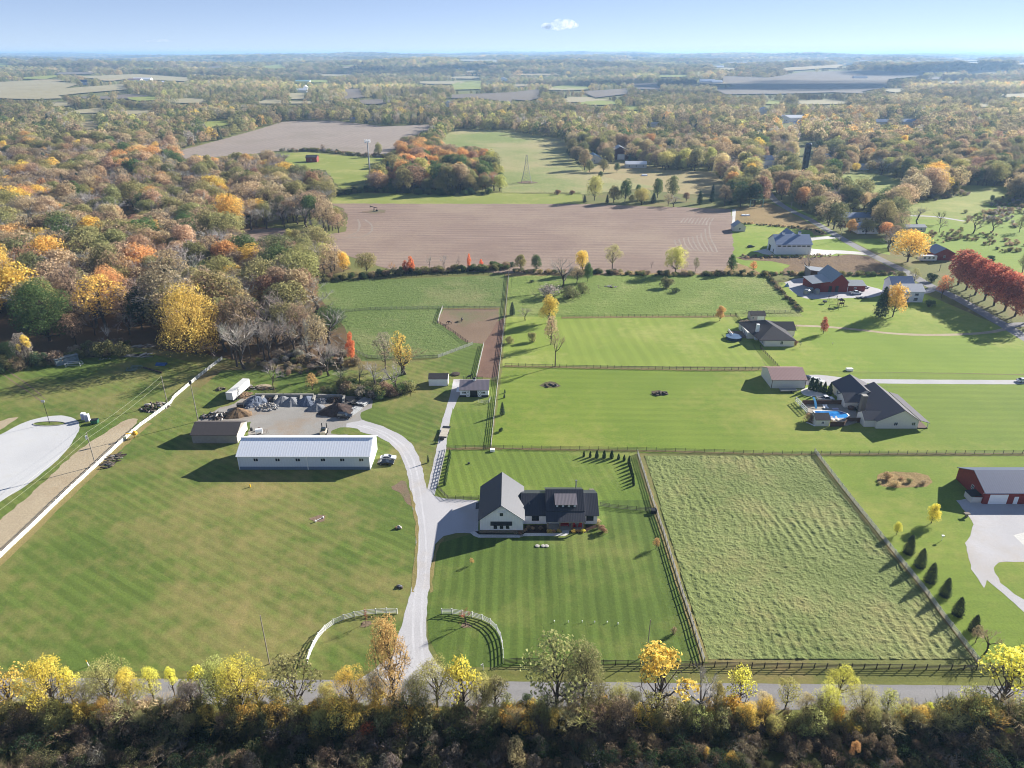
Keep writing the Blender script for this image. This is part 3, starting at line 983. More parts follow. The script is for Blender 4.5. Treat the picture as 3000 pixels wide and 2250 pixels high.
def column(seed):
    r = np.random.default_rng(seed)
    n = 900
    z = r.uniform(.01, 1, n)
    a = r.uniform(0, 2 * math.pi, n)
    rad = 1.9 * np.minimum(1, (1 - z) * 1.5) ** .7 * (.75 + .25 * np.minimum(1, z * 8)) * np.sqrt(r.uniform(.6, 1, n)) * (1 + .1 * np.sin(a * 5 + z * 20))
    pts = np.stack([rad * np.cos(a), rad * np.sin(a), z * 10], 1)
    nr = np.stack([np.cos(a), np.sin(a), np.full(n, .5)], 1) + r.normal(size=(n, 3)) * .35
    v, f = cards(pts, nr, .42, r)
    mb = MB()
    mb.tube((0, 0, -.2), (0, 0, 8), .2, .04, 5)
    return Kind(mesh_np("crown", v, f, LEAF), mb.mesh("trunk", BARK))


def shrub(seed, n=1300, wid=6.5, size=.6, twiggy=0):
    r = np.random.default_rng(seed)
    L = 9
    C = np.array([(wid * r.uniform(.1, .62) * math.cos(i * 2.4), wid * r.uniform(.1, .62) * math.sin(i * 2.4), r.uniform(1.2, 6.4)) for i in range(L)])
    Rd = r.uniform(2.2, 3.5, L)
    k = r.integers(0, L, n)
    d = r.normal(size=(n, 3))
    d[:, 2] += .4
    d /= np.linalg.norm(d, axis=1, keepdims=True)
    pts = C[k] + d * Rd[k, None] * r.uniform(.6, 1.08, (n, 1))
    pts[:, 2] = np.abs(pts[:, 2])
    v, f = cards(pts, d + r.normal(size=(n, 3)) * .6, size, r)
    mb = MB()
    for i in range(10 + twiggy):
        dd = Vector(r.normal(size=3))
        dd.z = abs(dd.z) + .8
        dd.normalize()
        limb(mb, (0, 0, -.1), dd * r.uniform(6, 11), .16, .03, r, 3, 3, .06)
    return Kind(mesh_np("crown", v, f, LEAF), mb.mesh("stem", BARK))


K = {}
for i in range(5):
    K['leafy%d' % i] = broad(100 + i, [4.3, 4.8, 3.7, 4.2, 5.2][i], [.22, .25, .2, .3, .24][i], 26, 4200, .19)
for i in range(3):
    K['thin%d' % i] = broad(200 + i, [4.0, 4.4, 3.6][i], .3, 18, 1500, .17, .1, 0, 9)
for i in range(3):
    K['tuft%d' % i] = broad(230 + i, [4.4, 5.0, 4.2][i], .25, 18, 900, .20, .05, [.62, .5, .7][i], 9)
for i in range(4):
    K['bare%d' % i] = bare(300 + i, [3.4, 4.0, 3.0, 3.8][i])
for i in range(2):
    K['fir%d' % i] = conifer(400 + i, [2.4, 2.0][i], 1900, .2)
for i in range(2):
    K['great%d' % i] = broad(900 + i, [4.6, 5.0][i], .12, 34, 11000, .115)
K['fat_fir'] = conifer(410, 3.1, 3600, .17, 14, .02)
K['column'] = column(5)
K['oval0'] = broad(500, 2.9, .14, 18, 3000, .2)
K['oval1'] = broad(501, 3.4, .18, 22, 3600, .19)
for i in range(3):
    K['shrub%d' % i] = shrub(600 + i, [1500, 1300, 800][i], [6.5, 7.5, 7.0][i], [.42, .40, .36][i], [2, 10, 24][i])
for i in range(4):
    K['near%d' % i] = broad(700 + i, [3.6, 4.4, 3.2, 4.8][i], [.30, .34, .28, .3][i], [24, 26, 22, 30][i], [6800, 5600, 5000, 7200][i], .088, [.05, .15, .2, .1][i], [0, .45, .5, 0][i], 10)
for i in range(3):     # plain small ones for the far wood
    K['far%d' % i] = broad(800 + i, [4.6, 4.0, 5.2][i], .12, 12, 520, .42)
K['farthin'] = broad(820, 4.2, .2, 12, 300, .36, 0, 0, 3)
K['farfir'] = conifer(830, 2.6, 260, .6, 8)

PAL = {   # what the leaves look like in full light
    'gold': (216, 172, 74), 'amber': (186, 146, 88), 'orange': (206, 120, 70), 'rust': (150, 116, 84), 'brown': (142, 120, 88),
    'olive': (138, 132, 72), 'yellowgreen': (168, 164, 76), 'green': (82, 104, 52), 'deep': (58, 78, 48), 'tan': (168, 144, 104),
    'grey': (150, 142, 132), 'mauve': (136, 124, 108), 'red': (170, 98, 72), 'crimson': (154, 88, 68), 'spruce': (52, 70, 58), 'lemon': (222, 192, 70),
    'moss': (116, 116, 66), 'sand': (182, 162, 106), 'black': (40, 52, 44), 'plum': (70, 42, 48)}
TK = 1.5


def tint(name, r=None, j=.12):
    c = lin(PAL[name], TK)
    m = sum(c) / 3
    q_ = .12 if name in ('gold', 'lemon', 'red', 'crimson', 'orange', 'amber') else .26
    c = tuple(min(.85, v * (1 - q_) + m * q_) for v in c)
    if r is not None:
        g = 1 + r.uniform(-j, j)
        c = tuple(min(.9, v * g * (1 + r.uniform(-.06, .06))) for v in c)
    return c


def plant(kind, loc, h, colname, label, name='tree', cat='tree', group=None, wide=1.0, r=None, rz=None):
    k = K[kind]
    o = thing(name, label, cat, loc, rz if rz is not None else random.uniform(0, 6.28), group)
    s = h / 10.0
    o.scale = (s * wide, s * wide, s)
    c = link('crown' if 'shrub' not in kind else 'foliage', k.crown, o)
    c['tint'] = list(tint(colname, r)) if isinstance(colname, str) else list(colname)
    t = link('trunk' if 'shrub' not in kind else 'stem', k.trunk, o)
    return o


def scatter(name, kinds, pts, scl, idx, cols, label, cat=None, wides=None, trunk=True):
    """one object of kind stuff: many plants set on points"""
    r = np.random.default_rng(len(pts))
    me = bpy.data.meshes.new(name)
    n = len(pts)
    me.vertices.add(n)
    me.vertices.foreach_set('co', np.asarray(pts, np.float32).ravel())
    sc3 = np.stack([scl, scl, scl], 1)
    if wides is not None:
        sc3[:, 0] *= wides
        sc3[:, 1] *= wides
    for nm, ty, dat in (('size', 'FLOAT_VECTOR', sc3), ('turn', 'FLOAT_VECTOR', np.stack([np.zeros(n), np.zeros(n), r.uniform(0, 6.28, n)], 1))):
        at = me.attributes.new(nm, ty, 'POINT')
        at.data.foreach_set('vector', dat.astype(np.float32).ravel())
    at = me.attributes.new('which', 'INT', 'POINT')
    at.data.foreach_set('value', idx.astype(np.int32))
    at = me.attributes.new('tint', 'FLOAT_COLOR', 'POINT')
    at.data.foreach_set('color', np.concatenate([cols, np.ones((n, 1))], 1).astype(np.float32).ravel())
    o = link(name, me)
    ng = bpy.data.node_groups.new(name, 'GeometryNodeTree')
    ng.interface.new_socket('Geometry', in_out='INPUT', socket_type='NodeSocketGeometry')
    ng.interface.new_socket('Geometry', in_out='OUTPUT', socket_type='NodeSocketGeometry')
    N = ng.nodes
    gi, go = N.new('NodeGroupInput'), N.new('NodeGroupOutput')
    jn = N.new('GeometryNodeJoinGeometry')
    for i, kn in enumerate(kinds):
        parts_ = N.new('GeometryNodeJoinGeometry')
        for m in ([K[kn].crown, K[kn].trunk] if trunk else [K[kn].crown]):
            po = bpy.data.objects.new('pattern', m)
            oi = N.new('GeometryNodeObjectInfo')
            oi.inputs['Object'].default_value = po
            ng.links.new(oi.outputs['Geometry'], parts_.inputs[0])
        ip = N.new('GeometryNodeInstanceOnPoints')
        ng.links.new(gi.outputs[0], ip.inputs['Points'])
        a = N.new('GeometryNodeInputNamedAttribute')
        a.data_type = 'INT'
        a.inputs[0].default_value = 'which'
        cmp_ = N.new('FunctionNodeCompare')
        cmp_.data_type = 'INT'
        cmp_.operation = 'EQUAL'
        ng.links.new(a.outputs[0], cmp_.inputs[2])
        cmp_.inputs[3].default_value = i
        ng.links.new(cmp_.outputs[0], ip.inputs['Selection'])
        ng.links.new(parts_.outputs[0], ip.inputs['Instance'])
        for an, sk in (('size', 'Scale'), ('turn', 'Rotation')):
            b = N.new('GeometryNodeInputNamedAttribute')
            b.data_type = 'FLOAT_VECTOR'
            b.inputs[0].default_value = an
            ng.links.new(b.outputs[0], ip.inputs[sk])
        ng.links.new(ip.outputs[0], jn.inputs[0])
    ng.links.new(jn.outputs[0], go.inputs[0])
    md = o.modifiers.new('plants', 'NODES')
    md.node_group = ng
    o['kind'] = 'stuff'
    o['label'] = label
    if cat:
        o['category'] = cat
    return o


# ---------------------------------------------------------------- notable single trees, each where it stands
TREES = []      # (x, y, r) kept clear of the mixed wood


def T(kind, k, x, y, yt, colname, label, wide=1.0, name='tree', cat='tree', group=None, h=None):
    b = P(k, x, y)
    hh = h or max(.8, height(k, x, y, yt))
    o = plant(kind, b, hh, colname, label, name, cat, group, wide, rng)
    TREES.append((b.x, b.y, hh * .42 * wide, hh))
    return o


G1 = 'roadside trees in front of the road'
near = [
    ('tuft1', 130, 1160, 790, 'gold', 'amber-topped bare-limbed tree at the left end of the roadside row', 'd0', 1),
    ('near0', 520, 1200, 715, 'lemon', 'bright yellow bushy-topped tree with a crooked black trunk, second from the left by the road', 'd0', .95),
    ('tuft0', 645, 1080, 785, 'lemon', 'small leaning tree with a yellow tip just right of the crooked yellow tree', 'd0', .7),
    ('near3', 990, 1130, 745, 'yellowgreen', 'broad yellow-green tree over the left part of the road', 'd0', .95),
    ('near1', 1340, 1060, 790, 'lemon', 'thin pale gold tree between two broad yellow roadside trees', 'd0', .9),
    ('near2', 1510, 1000, 765, 'lemon', 'small bright yellow tree touching the far road edge', 'd0', .8),
    ('near0', 1690, 1170, 900, 'mauve', 'dusky reddish-purple small tree in the roadside row', 'd0', 1.1),
    ('tuft2', 1750, 1030, 750, 'lemon', 'airy tree with a light yellow tip behind the purple shrub tree', 'd0', .8),
    ('near3', 2110, 1190, 735, 'lemon', 'tall glowing yellow tree with a dark straight trunk left of the white curved fence', 'd0', .9),
    ('near0', 1920, 1170, 740, 'yellowgreen', 'yellow-green tree close behind the tall glowing yellow one', 'd0', .9),
    ('tuft1', 370, 1130, 695, 'olive', 'half-bare spreading tree with grey limbs below the left curved fence', 'd1', 1.1),
    ('near1', 850, 1200, 790, 'gold', 'slender tree with an orange-yellow cap beside the big orange tree', 'd1', .8),
    ('near3', 1040, 1150, 800, 'olive', 'olive tree hugging the left side of the big orange tree', 'd1', .7),
    ('near0', 1200, 1190, 395, 'amber', 'tallest orange-brown tree in front of the driveway mouth', 'd1', .62),
    ('near1', 1570, 1130, 732, 'yellowgreen', 'forked dark-trunked tree with yellow-green foliage right of the driveway mouth', 'd1', 1.0),
    ('tuft0', 1790, 1170, 712, 'lemon', 'bare-limbed tree with a lemon yellow top near the small white sign', 'd1', .9),
    ('near2', 2080, 1150, 850, 'olive', 'low olive tree leaning over the road below the fence corner', 'd1', 1.3),
    ('tuft1', 390, 1165, 560, 'olive', 'large gnarled double-trunked tree, half bare, with olive-brown leaves', 'd2', 1.05),
    ('near0', 600, 1165, 612, 'olive', 'dense olive-brown tree with a single trunk right of the gnarled double tree', 'd2', .85),
    ('thin1', 750, 1190, 900, 'moss', 'low sparse greenish tree against the road', 'd2', 1),
    ('near3', 930, 1150, 920, 'yellowgreen', 'mustard bushy tree in the middle of the right roadside row', 'd2', .95),
    ('tuft2', 1230, 1230, 612, 'gold', 'large gold-crowned gnarled tree with thick grey limbs in front of the board fence', 'd2', 1.1),
    ('near2', 1490, 1180, 1040, 'yellowgreen', 'small lime green tree right of the gold-crowned tree', 'd2', 1.2),
    ('bare0', 1610, 1220, 800, 'grey', 'black bare tree with upswept limbs reaching over the road', 'd2', .9),
    ('near2', 1740, 1150, 890, 'yellowgreen', 'light lime tree tucked against the black bare tree', 'd2', 1.0),
    ('tuft0', 1940, 1140, 778, 'lemon', 'tree with one yellow crest high above bare twigs', 'd2', .9),
    ('near0', 2010, 1320, 1085, 'gold', 'deep golden low tree in the hedge bank', 'd2', .9),
    ('near1', 2150, 1210, 1010, 'sand', 'peach-tan small tree at the hedge bank', 'd2', 1.2),
    ('thin0', 150, 1110, 885, 'yellowgreen', 'airy pale green tree over the right part of the road', 'd3', 1.1),
    ('near3', 470, 1230, 945, 'lemon', 'mustard gold round tree, left of a pair over the road', 'd3', .85),
    ('near1', 590, 1070, 782, 'lemon', 'twin-headed golden tree rising above the road to the verge', 'd3', .95),
    ('near3', 790, 1230, 960, 'yellowgreen', 'wide golden tree, right of the pair over the road', 'd3', .95),
    ('thin2', 1010, 1160, 960, 'yellowgreen', 'scraggy light green tree with bare twigs by the right road edge', 'd3', 1.1),
    ('bare1', 1170, 1230, 1015, 'grey', 'small leafless grey tree by the right road edge', 'd3', .8),
    ('near2', 1350, 1210, 1060, 'lemon', 'small lime-yellow sapling alone at the road edge', 'd3', 1),
    ('near0', 1740, 1220, 1020, 'yellowgreen', 'green-gold rounded tree left of the giant bare tree', 'd3', 1.5),
    ('tuft0', 1975, 1165, 640, 'lemon', 'giant bare tree with heavy pale limbs and yellow tufts at the right end', 'd3', 1.15),
    ('bare2', 2160, 1170, 960, 'grey', 'slim leafless tree at the right picture edge', 'd3', .8),
    ('near2', 2180, 1210, 1070, 'yellowgreen', 'yellow-green bush tree below the giant bare tree', 'd3', 1.2),
    ('near2', 725, 1580, 1395, 'amber', 'small bright orange sapling low in the dark thicket', 'd3', .8),
    ('near0', 1880, 1640, 1515, 'gold', 'golden bush at the very bottom of the picture', 'd2', 1.4),
    ('bare3', 690, 1640, 1460, 'grey', 'pale grey leafless shrub low in the dark thicket', 'd2', 1.2),
    ('thin1', 40, 1640, 1400, 'sand', 'sparse shrub with buff leaves at the bottom edge', 'd2', .9),
    ('near2', 1660, 1620, 1440, 'gold', 'slender sapling with a few gold leaves in the thicket', 'd2', .5),
    ('thin0', 1660, 1430, 1345, 'green', 'small grey-green bush in the dark thicket right of the driveway', 'd1', 1),
    ('thin2', 970, 1400, 1240, 'orange', 'copper coloured bush in the thicket under the big orange tree', 'd1', 1.1),
    ('near2', 2050, 1430, 1290, 'lemon', 'yellow leaning bush at lower right in the thicket', 'd3', 1.4),
]
near += [
    ('near0', 240, 1110, 880, 'yellowgreen', 'low yellow-green sapling between the amber tree and the crooked yellow tree', 'd0', 1.0),
    ('near1', 760, 1110, 920, 'olive', 'small olive tree right of the leaning yellow-tipped tree', 'd0', 1.2),
    ('near0', 1150, 1110, 800, 'lemon', 'yellow crown fused to the right of the broad yellow-green tree', 'd0', .9),
    ('near2', 1620, 1040, 860, 'yellowgreen', 'lime sapling just left of the dusky purple tree', 'd0', 1.0),
    ('near1', 30, 1130, 870, 'lemon', 'yellow sapling left of the half-bare spreading tree', 'd1', 1.2),
    ('near2', 200, 1150, 940, 'yellowgreen', 'low lime bushy tree below the left curved fence end', 'd1', 1.3),
    ('near0', 630, 1130, 920, 'yellowgreen', 'yellow-green low tree between the stump and the orange-capped tree', 'd1', 1.2),
    ('near1', 1400, 1120, 850, 'olive', 'olive tree hugging the right side of the big orange tree', 'd1', 1.0),
    ('near0', 1960, 1160, 870, 'yellowgreen', 'small yellow-green tree left of the low leaning olive tree', 'd1', 1.0),
    ('near2', 120, 1160, 990, 'green', 'low green bushy tree left of the gnarled double tree', 'd2', 1.3),
    ('near0', 1050, 1170, 990, 'moss', 'mossy low tree left of the large gold-crowned tree', 'd2', 1.2),
    ('near1', 310, 1170, 1010, 'sand', 'buff bushy sapling left of the mustard round tree', 'd3', 1.2)]
for kd, x, y, yt, c, lab, k, w in near:
    T(kd, k, x, y, yt, c, lab, w * .88, 'roadside_tree', 'tree', G1)

# the left wood's big single crowns
T('great0', 'b0', 430, 1060, 590, 'green', 'huge dark green oak at the left edge of the wood', 1.15, 'oak_tree')
T('great1', 'b0', 1690, 1170, 648, 'gold', 'huge golden yellow tree at the front of the wood by the white fence end', .98, 'golden_tree')
T('great1', 'b0', 20, 720, 215, 'gold', 'tall bright yellow tree at the left picture edge', .75, 'golden_tree')
T('great1', 'b0', 980, 790, 460, 'amber', 'amber tree with a yellow heart in the middle of the wood', 1.1, 'amber_tree')
T('great0', 'b0', 1640, 200, -30, 'green', 'wide domed dark green oak in the middle of the wood', 1.55, 'oak_tree')
T('leafy1', 'a0', 2000, 1700, 1400, 'gold', 'bright yellow tree behind the domed oak', .95, 'golden_tree')
T('thin0', 'b0', 240, 1275, 1010, 'grey', 'white-limbed bare tree with a few yellow leaves near the grey shed', .75, 'bare_tree')
T('tuft2', 'b0', 275, 1285, 1020, 'gold', 'pale bare-limbed tree tipped with orange leaves beside the shed', .6, 'bare_tree')
T('leafy2', 'b0', 580, 420, 235, 'yellowgreen', 'rounded yellow-green tree in the left wood', 1.2, 'mixed_tree')
T('leafy4', 'b0', 1750, 560, 375, 'green', 'broad deep green tree towards the right of the wood', 1.2, 'oak_tree')
T('leafy3', 'b0', 1510, 690, 470, 'moss', 'dull green round-topped tree left of the huge golden tree', 1.1, 'mixed_tree')
T('leafy0', 'b0', 1230, 960, 640, 'deep', 'dark green tree standing in shade beside the path into the wood', .8, 'mixed_tree')
T('shrub0', 'b0', 890, 1200, 1040, 'moss', 'dark olive thicket bush by the stacked boards', 1.0, 'bush', 'bush')
T('shrub1', 'b0', 1060, 1190, 1060, 'olive', 'low olive bush right of the thicket bush', 1.0, 'bush', 'bush')
for i, (x, y, yt, w, c) in enumerate([(2050, 1280, 900, .75, 'mauve'), (2110, 1300, 880, .8, 'grey'), (2170, 1225, 860, .7, 'mauve')]):
    T('bare%d' % i, 'b0', x, y, yt, c, ['leftmost bare grey tree right of the huge golden tree', 'middle bare tree of three right of the huge golden tree', 'rear bare tree of three right of the huge golden tree'][i], w, 'bare_tree')
mid = [
    ('bare0', 'b1', 80, 1240, 900, 'mauve', 'tall thin bare tree at the wood edge above the gravel yard', .6),
    ('bare1', 'b1', 190, 1190, 850, 'mauve', 'brownish bare tree at the wood edge', .7),
    ('thin1', 'b1', 400, 1090, 760, 'brown', 'russet thinly leaved tree at the wood edge', .8),
    ('bare2', 'b1', 480, 1250, 960, 'grey', 'bare tree with a pale trunk at the front of the wood edge', .7),
    ('bare3', 'b1', 640, 1080, 780, 'grey', 'large dark bare tree spreading over the paddock corner', 1.1),
    ('bare1', 'b1', 630, 1360, 1060, 'grey', 'pale-trunked bare tree nearest the yard hedge', .8),
    ('bare0', 'b1', 680, 1230, 1050, 'mauve', 'small bare tree beside the orange-red tree', .9),
    ('oval0', 'b1', 830, 1250, 1000, 'orange', 'slim flaming orange-red tree at the paddock fence', .55),
    ('bare2', 'b1', 160, 1485, 1215, 'grey', 'lone bare tree above the semi trailer', .8),
    ('thin2', 'b1', 490, 1480, 1345, 'amber', 'small orange sapling by the yard hedge', 1.2),
    ('thin0', 'b1', 1120, 1300, 1005, 'mauve', 'mauve-brown thin tree below the paddock', .75),
    ('thin1', 'b1', 1260, 1345, 1010, 'gold', 'yellow-gold tree with bare stems below the paddock', .8),
    ('bare1', 'b1', 1290, 1345, 1085, 'tan', 'round silvery tree right of the yellow-gold tree', 1.3),
    ('bare3', 'b1', 1030, 1500, 1235, 'grey', 'leaning bare tree in the yard hedge, left one', .8),
    ('bare0', 'b1', 1215, 1520, 1235, 'grey', 'leaning bare tree in the yard hedge, right one', .7),
    ('bare2', 'b1', 900, 1420, 1240, 'mauve', 'twiggy grey tree over the yard hedge', 1.3),
    ('bare1', 'b1', 740, 1430, 1290, 'mauve', 'low twiggy tree above the stone bins', 1.2),
    ('leafy2', 'b1', 310, 300, 105, 'yellowgreen', 'yellow-green tree at the corner of the ploughed field', .9),
    ('leafy3', 'b1', 370, 310, 110, 'olive', 'olive tree at the corner of the ploughed field', .8),
    ('leafy0', 'b1', 760, 460, 300, 'gold', 'mustard yellow tree at the end of the tree belt', 1.0),
    ('leafy1', 'b1', 590, 400, 225, 'yellowgreen', 'lime-topped tree in the tree belt', .9),
    ('leafy4', 'b1', 960, 470, 310, 'olive', 'last broad olive tree of the tree belt', 1.2),
    ('oval0', 'b1', 1295, 478, 370, 'red', 'pinkish red sapling in the hedge', .9),
    ('oval0', 'b1', 1345, 475, 335, 'orange', 'orange sapling in the hedge', .9),
    ('bare2', 'b1', 1180, 490, 370, 'amber', 'thin orange-brown tree in the hedge', 1),
    ('bare0', 'b1', 1500, 470, 305, 'grey', 'leafless pole-thin tree in the hedge', .35),
    ('bare1', 'b1', 1625, 450, 300, 'grey', 'narrow bare tree in the hedge, left of two', .45),
    ('bare2', 'b1', 1755, 450, 308, 'grey', 'narrow bare tree in the hedge, right of two', .45),
    ('oval0', 'b1', 1840, 445, 312, 'orange', 'slim salmon-orange tree in the hedge', .5),
    ('oval0', 'b1', 1945, 420, 355, 'orange', 'small round scarlet-orange tree in the hedge', .95),
    ('shrub0', 'b1', 2095, 440, 385, 'green', 'dark green shrub in the hedge near the white fence end', 1.5),
    ('leafy2', 'b2', 75, 445, 320, 'olive', 'bushy olive tree right of the fence end in the hedge', 1.1),
    ('leafy0', 'b2', 210, 455, 325, 'green', 'dark green round tree in the hedge', .95),
    ('bare3', 'b2', 435, 610, 330, 'grey', 'big bare tree standing in the north pasture', .85),
    ('leafy3', 'b2', 605, 470, 290, 'gold', 'golden tree behind the pasture shrubs', .8),
    ('leafy2', 'b2', 655, 545, 395, 'green', 'dull green slim tree in the north pasture', .75),
    ('thin0', 'b2', 560, 560, 420, 'tan', 'tan thinly leaved tree among the pasture shrubs', 1.2),
    ('near1', 'b2', 865, 440, 240, 'yellowgreen', 'open yellow-green tree with a curved trunk in the hedge', .95),
    ('bare2', 'b2', 1205, 430, 362, 'grey', 'small bare shrub tree in the hedge', 1),
    ('leafy1', 'b2', 1410, 475, 265, 'yellowgreen', 'large glowing yellow-green tree in the hedge', 1.05),
    ('thin1', 'b2', 1585, 458, 340, 'moss', 'thin grey-green tree in the hedge', .6),
    ('leafy2', 'b2', 1890, 472, 322, 'green', 'blue-green small tree in the hedge', .75),
    ('thin2', 'b2', 2080, 465, 372, 'orange', 'small orange tree in the hedge', .9),
    ('shrub2', 'b2', 320, 680, 545, 'grey', 'wide grey leafless shrub in the north pasture', 1.3),
    ('shrub1', 'b2', 500, 690, 570, 'moss', 'mossy brown shrub in the north pasture', 1.1),
    ('shrub1', 'b2', 610, 650, 545, 'moss', 'twiggy shrub right of the mossy brown one', .9),
    ('leafy0', 'b2', 320, 900, 692, 'gold', 'rounded dull gold tree at the pasture fence corner', .95),
    ('thin2', 'b2', 335, 1090, 850, 'tan', 'leaning grey-brown tree below the dull gold tree', .75),
    ('bare0', 'b2', 372, 1280, 950, 'tan', 'tall twiggy tree at the fence between the two lawns', .45),
    ('bare1', 'b2', 115, 880, 760, 'grey', 'small bare tree by the lane fence', .9),
    ('fir0', 'b2', 2, 835, 722, 'spruce', 'dark evergreen beside the lane fence', 1.1),
    ('shrub0', 'b2', 178, 1065, 975, 'olive', 'bush with yellow sprigs on the lawn left of the leaning trees', .8),
    ('shrub1', 'b1', 2190, 1080, 1010, 'olive', 'rusty green bush against the lane fence', .9),
    ('leafy2', 'b2', 1795, 885, 762, 'amber', 'round orange-gold small tree on the mown lawn', .95),
    ('shrub0', 'b2', 1340, 600, 505, 'moss', 'dark green bush mound in the north pasture', 1.1),
    ('shrub2', 'b2', 1410, 640, 590, 'deep', 'low dark brush heap beside the bush mound', 1.6),
    ('shrub2', 'b2', 172, 553, 525, 'deep', 'tiny dark brush clump at the top of the north pasture', 1.6),
    ('bare2', 'b3', 340, 495, 240, 'grey', 'tall bare tree behind the old red barn', .7),
    ('leafy4', 'b3', 1205, 375, 118, 'gold', 'great round golden tree beside the country road', 1.3),
    ('bare1', 'b3', 1045, 285, 88, 'grey', 'ghost-grey bare tree left of the great golden tree', 1),
    ('leafy2', 'b3', 712, 125, 14, 'amber', 'round amber maple beside the low white house', 1.3),
    ('leafy0', 'b3', 625, 105, 18, 'plum', 'dark purple tree left of the amber maple', 1.1),
    ('leafy1', 'b3', 985, 115, -140, 'olive', 'tall green-gold tree behind the low white house', .95),
    ('leafy3', 'b3', 960, 140, 60, 'deep', 'dark evergreen mound right of the low white house', 1.2),
    ('thin0', 'b3', 1255, 565, 440, 'olive', 'olive tree in front of the road left of the red maples', 1.0),
    ('thin1', 'b3', 1495, 690, 500, 'orange', 'peach orange tree at the drive of the white farmhouse', .95),
    ('shrub0', 'b3', 1145, 512, 455, 'moss', 'rounded green bush near the road', 1.2),
    ('shrub0', 'b3', 1415, 545, 470, 'deep', 'dark bush left of the first red maple', 1.1),
    ('shrub0', 'b3', 1390, 765, 690, 'deep', 'dark bush beside the white farmhouse', 1.0),
    ('fir0', 'b3', 970, 850, 590, 'spruce', 'big blue-green pine in front of the white farmhouse', 1.1),
    ('leafy1', 'b3', 1075, 850, 595, 'gold', 'brilliant yellow tree in front of the white farmhouse', .85),
    ('oval0', 'b3', 475, 998, 858, 'red', 'slim red maple alone on the lawn', .85),
    ('bare3', 'b3', 232, 965, 915, 'mauve', 'small bare ornamental tree by the hipped-roof house', 1),
    ('bare0', 'b3', 275, 1118, 1060, 'grey', 'spindly bare sapling on the lawn', .6),
    ('bare1', 'b3', 558, 1090, 1070, 'grey', 'tiny bare sapling on the wide lawn', .9),
    ('shrub1', 'r', 285, 620, 530, 'mauve', 'purple-brown shrub tree beside the hipped-roof house', 1.0),
    ('shrub0', 'r', 795, 800, 745, 'rust', 'rusty bush at the corner of the hipped-roof house', .8),
    ('shrub1', 'p', 640, 745, 632, 'rust', 'dark russet bush by the pool shed', .9),
    ('leafy2', 'c3', 1410, 1040, 888, 'lemon', 'vivid lime-yellow tree on the right lawn', .9),
    ('leafy3', 'c3', 1108, 1140, 1040, 'lemon', 'small lemon yellow tree beside the pale fence', .8),
    ('bare3', 'd3', 1875, 630, 430, 'tan', 'feathery pale tree at the bottom right fence corner', .85),
    ('thin1', 'd3', 1790, 540, 400, 'brown', 'brownish bush tree in front of the last spruce', .8),
    ('thin2', 'c2', 1243, 1258, 1170, 'amber', 'orange sapling beside the long pale fence', .9),
    ('thin1', 'c1', 1865, 1400, 1345, 'amber', 'tiny amber sapling on the house lawn', .8),
    ('bare2', 'd1', 950, 378, 225, 'red', 'reddish bare sapling with a mulch ring inside the left curved fence', .45),
    ('bare3', 'd1', 1812, 392, 240, 'red', 'reddish bare sapling with a mulch ring inside the right curved fence', .6),
    ('shrub2', 'd2', 1395, 465, 385, 'brown', 'wispy brown bush on the house lawn near the pale fence', .45),
    ('shrub0', 'c2', 785, 1115, 1055, 'rust', 'russet round shrub at the right end of the house', 1.0),
    ('shrub0', 'c2', 745, 1085, 1040, 'olive', 'yellow-green shrub at the right end of the house', .7),
    ('fir1', 'c1', 1488, 518, 450, 'spruce', 'narrow dark evergreen between the driveway and the stable path', .7),
    ('fir0', 'c1', 2128, 105, -5, 'spruce', 'plump dark evergreen right of the lane fence', .95),
    ('shrub0', 'c1', 2113, 250, 215, 'deep', 'tiny dark shrub right of the lane fence', 1),
    ('fir0', 'b1', 2150, 1508, 1475, 'spruce', 'upper small evergreen beyond the stable', 1.2),
    ('fir1', 'b1', 2145, 1550, 1512, 'spruce', 'lower small evergreen beyond the stable', 1.3),
    # row between ploughed field and pylons meadow
    ('leafy1', 'a2', 712, 1437, 1238, 'yellowgreen', 'tall yellow-green tree at the ploughed field edge', .8),
    ('fir0', 'a2', 627, 1452, 1388, 'spruce', 'small dark cone tree left of the tall yellow-green one', 1.3),
    ('leafy2', 'a2', 880, 1455, 1318, 'olive', 'light olive tree in the row at the ploughed field', 1.2),
    ('fir1', 'a2', 822, 1458, 1388, 'spruce', 'small dark spruce in the row at the ploughed field', 1.3),
    ('leafy0', 'a2', 975, 1450, 1270, 'green', 'dark green tree in the row at the ploughed field', .8),
    ('leafy3', 'a2', 1085, 1445, 1310, 'green', 'narrow green tree in the row at the ploughed field', .6),
    ('leafy2', 'a2', 1035, 1462, 1390, 'olive', 'low yellowish tree in the row at the ploughed field', 1.2),
    ('fir0', 'a2', 1222, 1460, 1370, 'spruce', 'broad dark spruce in the row', 1.6),
    ('oval1', 'a2', 1255, 1415, 1250, 'green', 'tall green tree behind the broad dark spruce', .9),
    ('oval1', 'a2', 1380, 1424, 1230, 'moss', 'brownish green oval tree on the small lawn', .9),
    ('leafy3', 'a2', 1505, 1445, 1372, 'brown', 'dusty brown rounded tree right of the oval tree', 1.2),
    ('fir0', 'a2', 1620, 1470, 1350, 'deep', 'dark fir with a wide skirt', 1.2),
    ('fir1', 'a2', 1725, 1455, 1300, 'spruce', 'tall blue-green pine in the row', .9),
    ('fir0', 'a2', 1880, 1470, 1262, 'deep', 'tall dark pine nearest the road bend', .9),
    ('leafy4', 'a2', 1975, 1490, 1290, 'deep', 'massive dark evergreen crown near the road bend', 1.0),
    ('leafy0', 'a2', 2090, 1490, 1300, 'deep', 'dark rounded evergreen at the road bend', .9),
    ('leafy2', 'a2', 2150, 1470, 1240, 'rust', 'rust-brown tree at the road bend', .9),
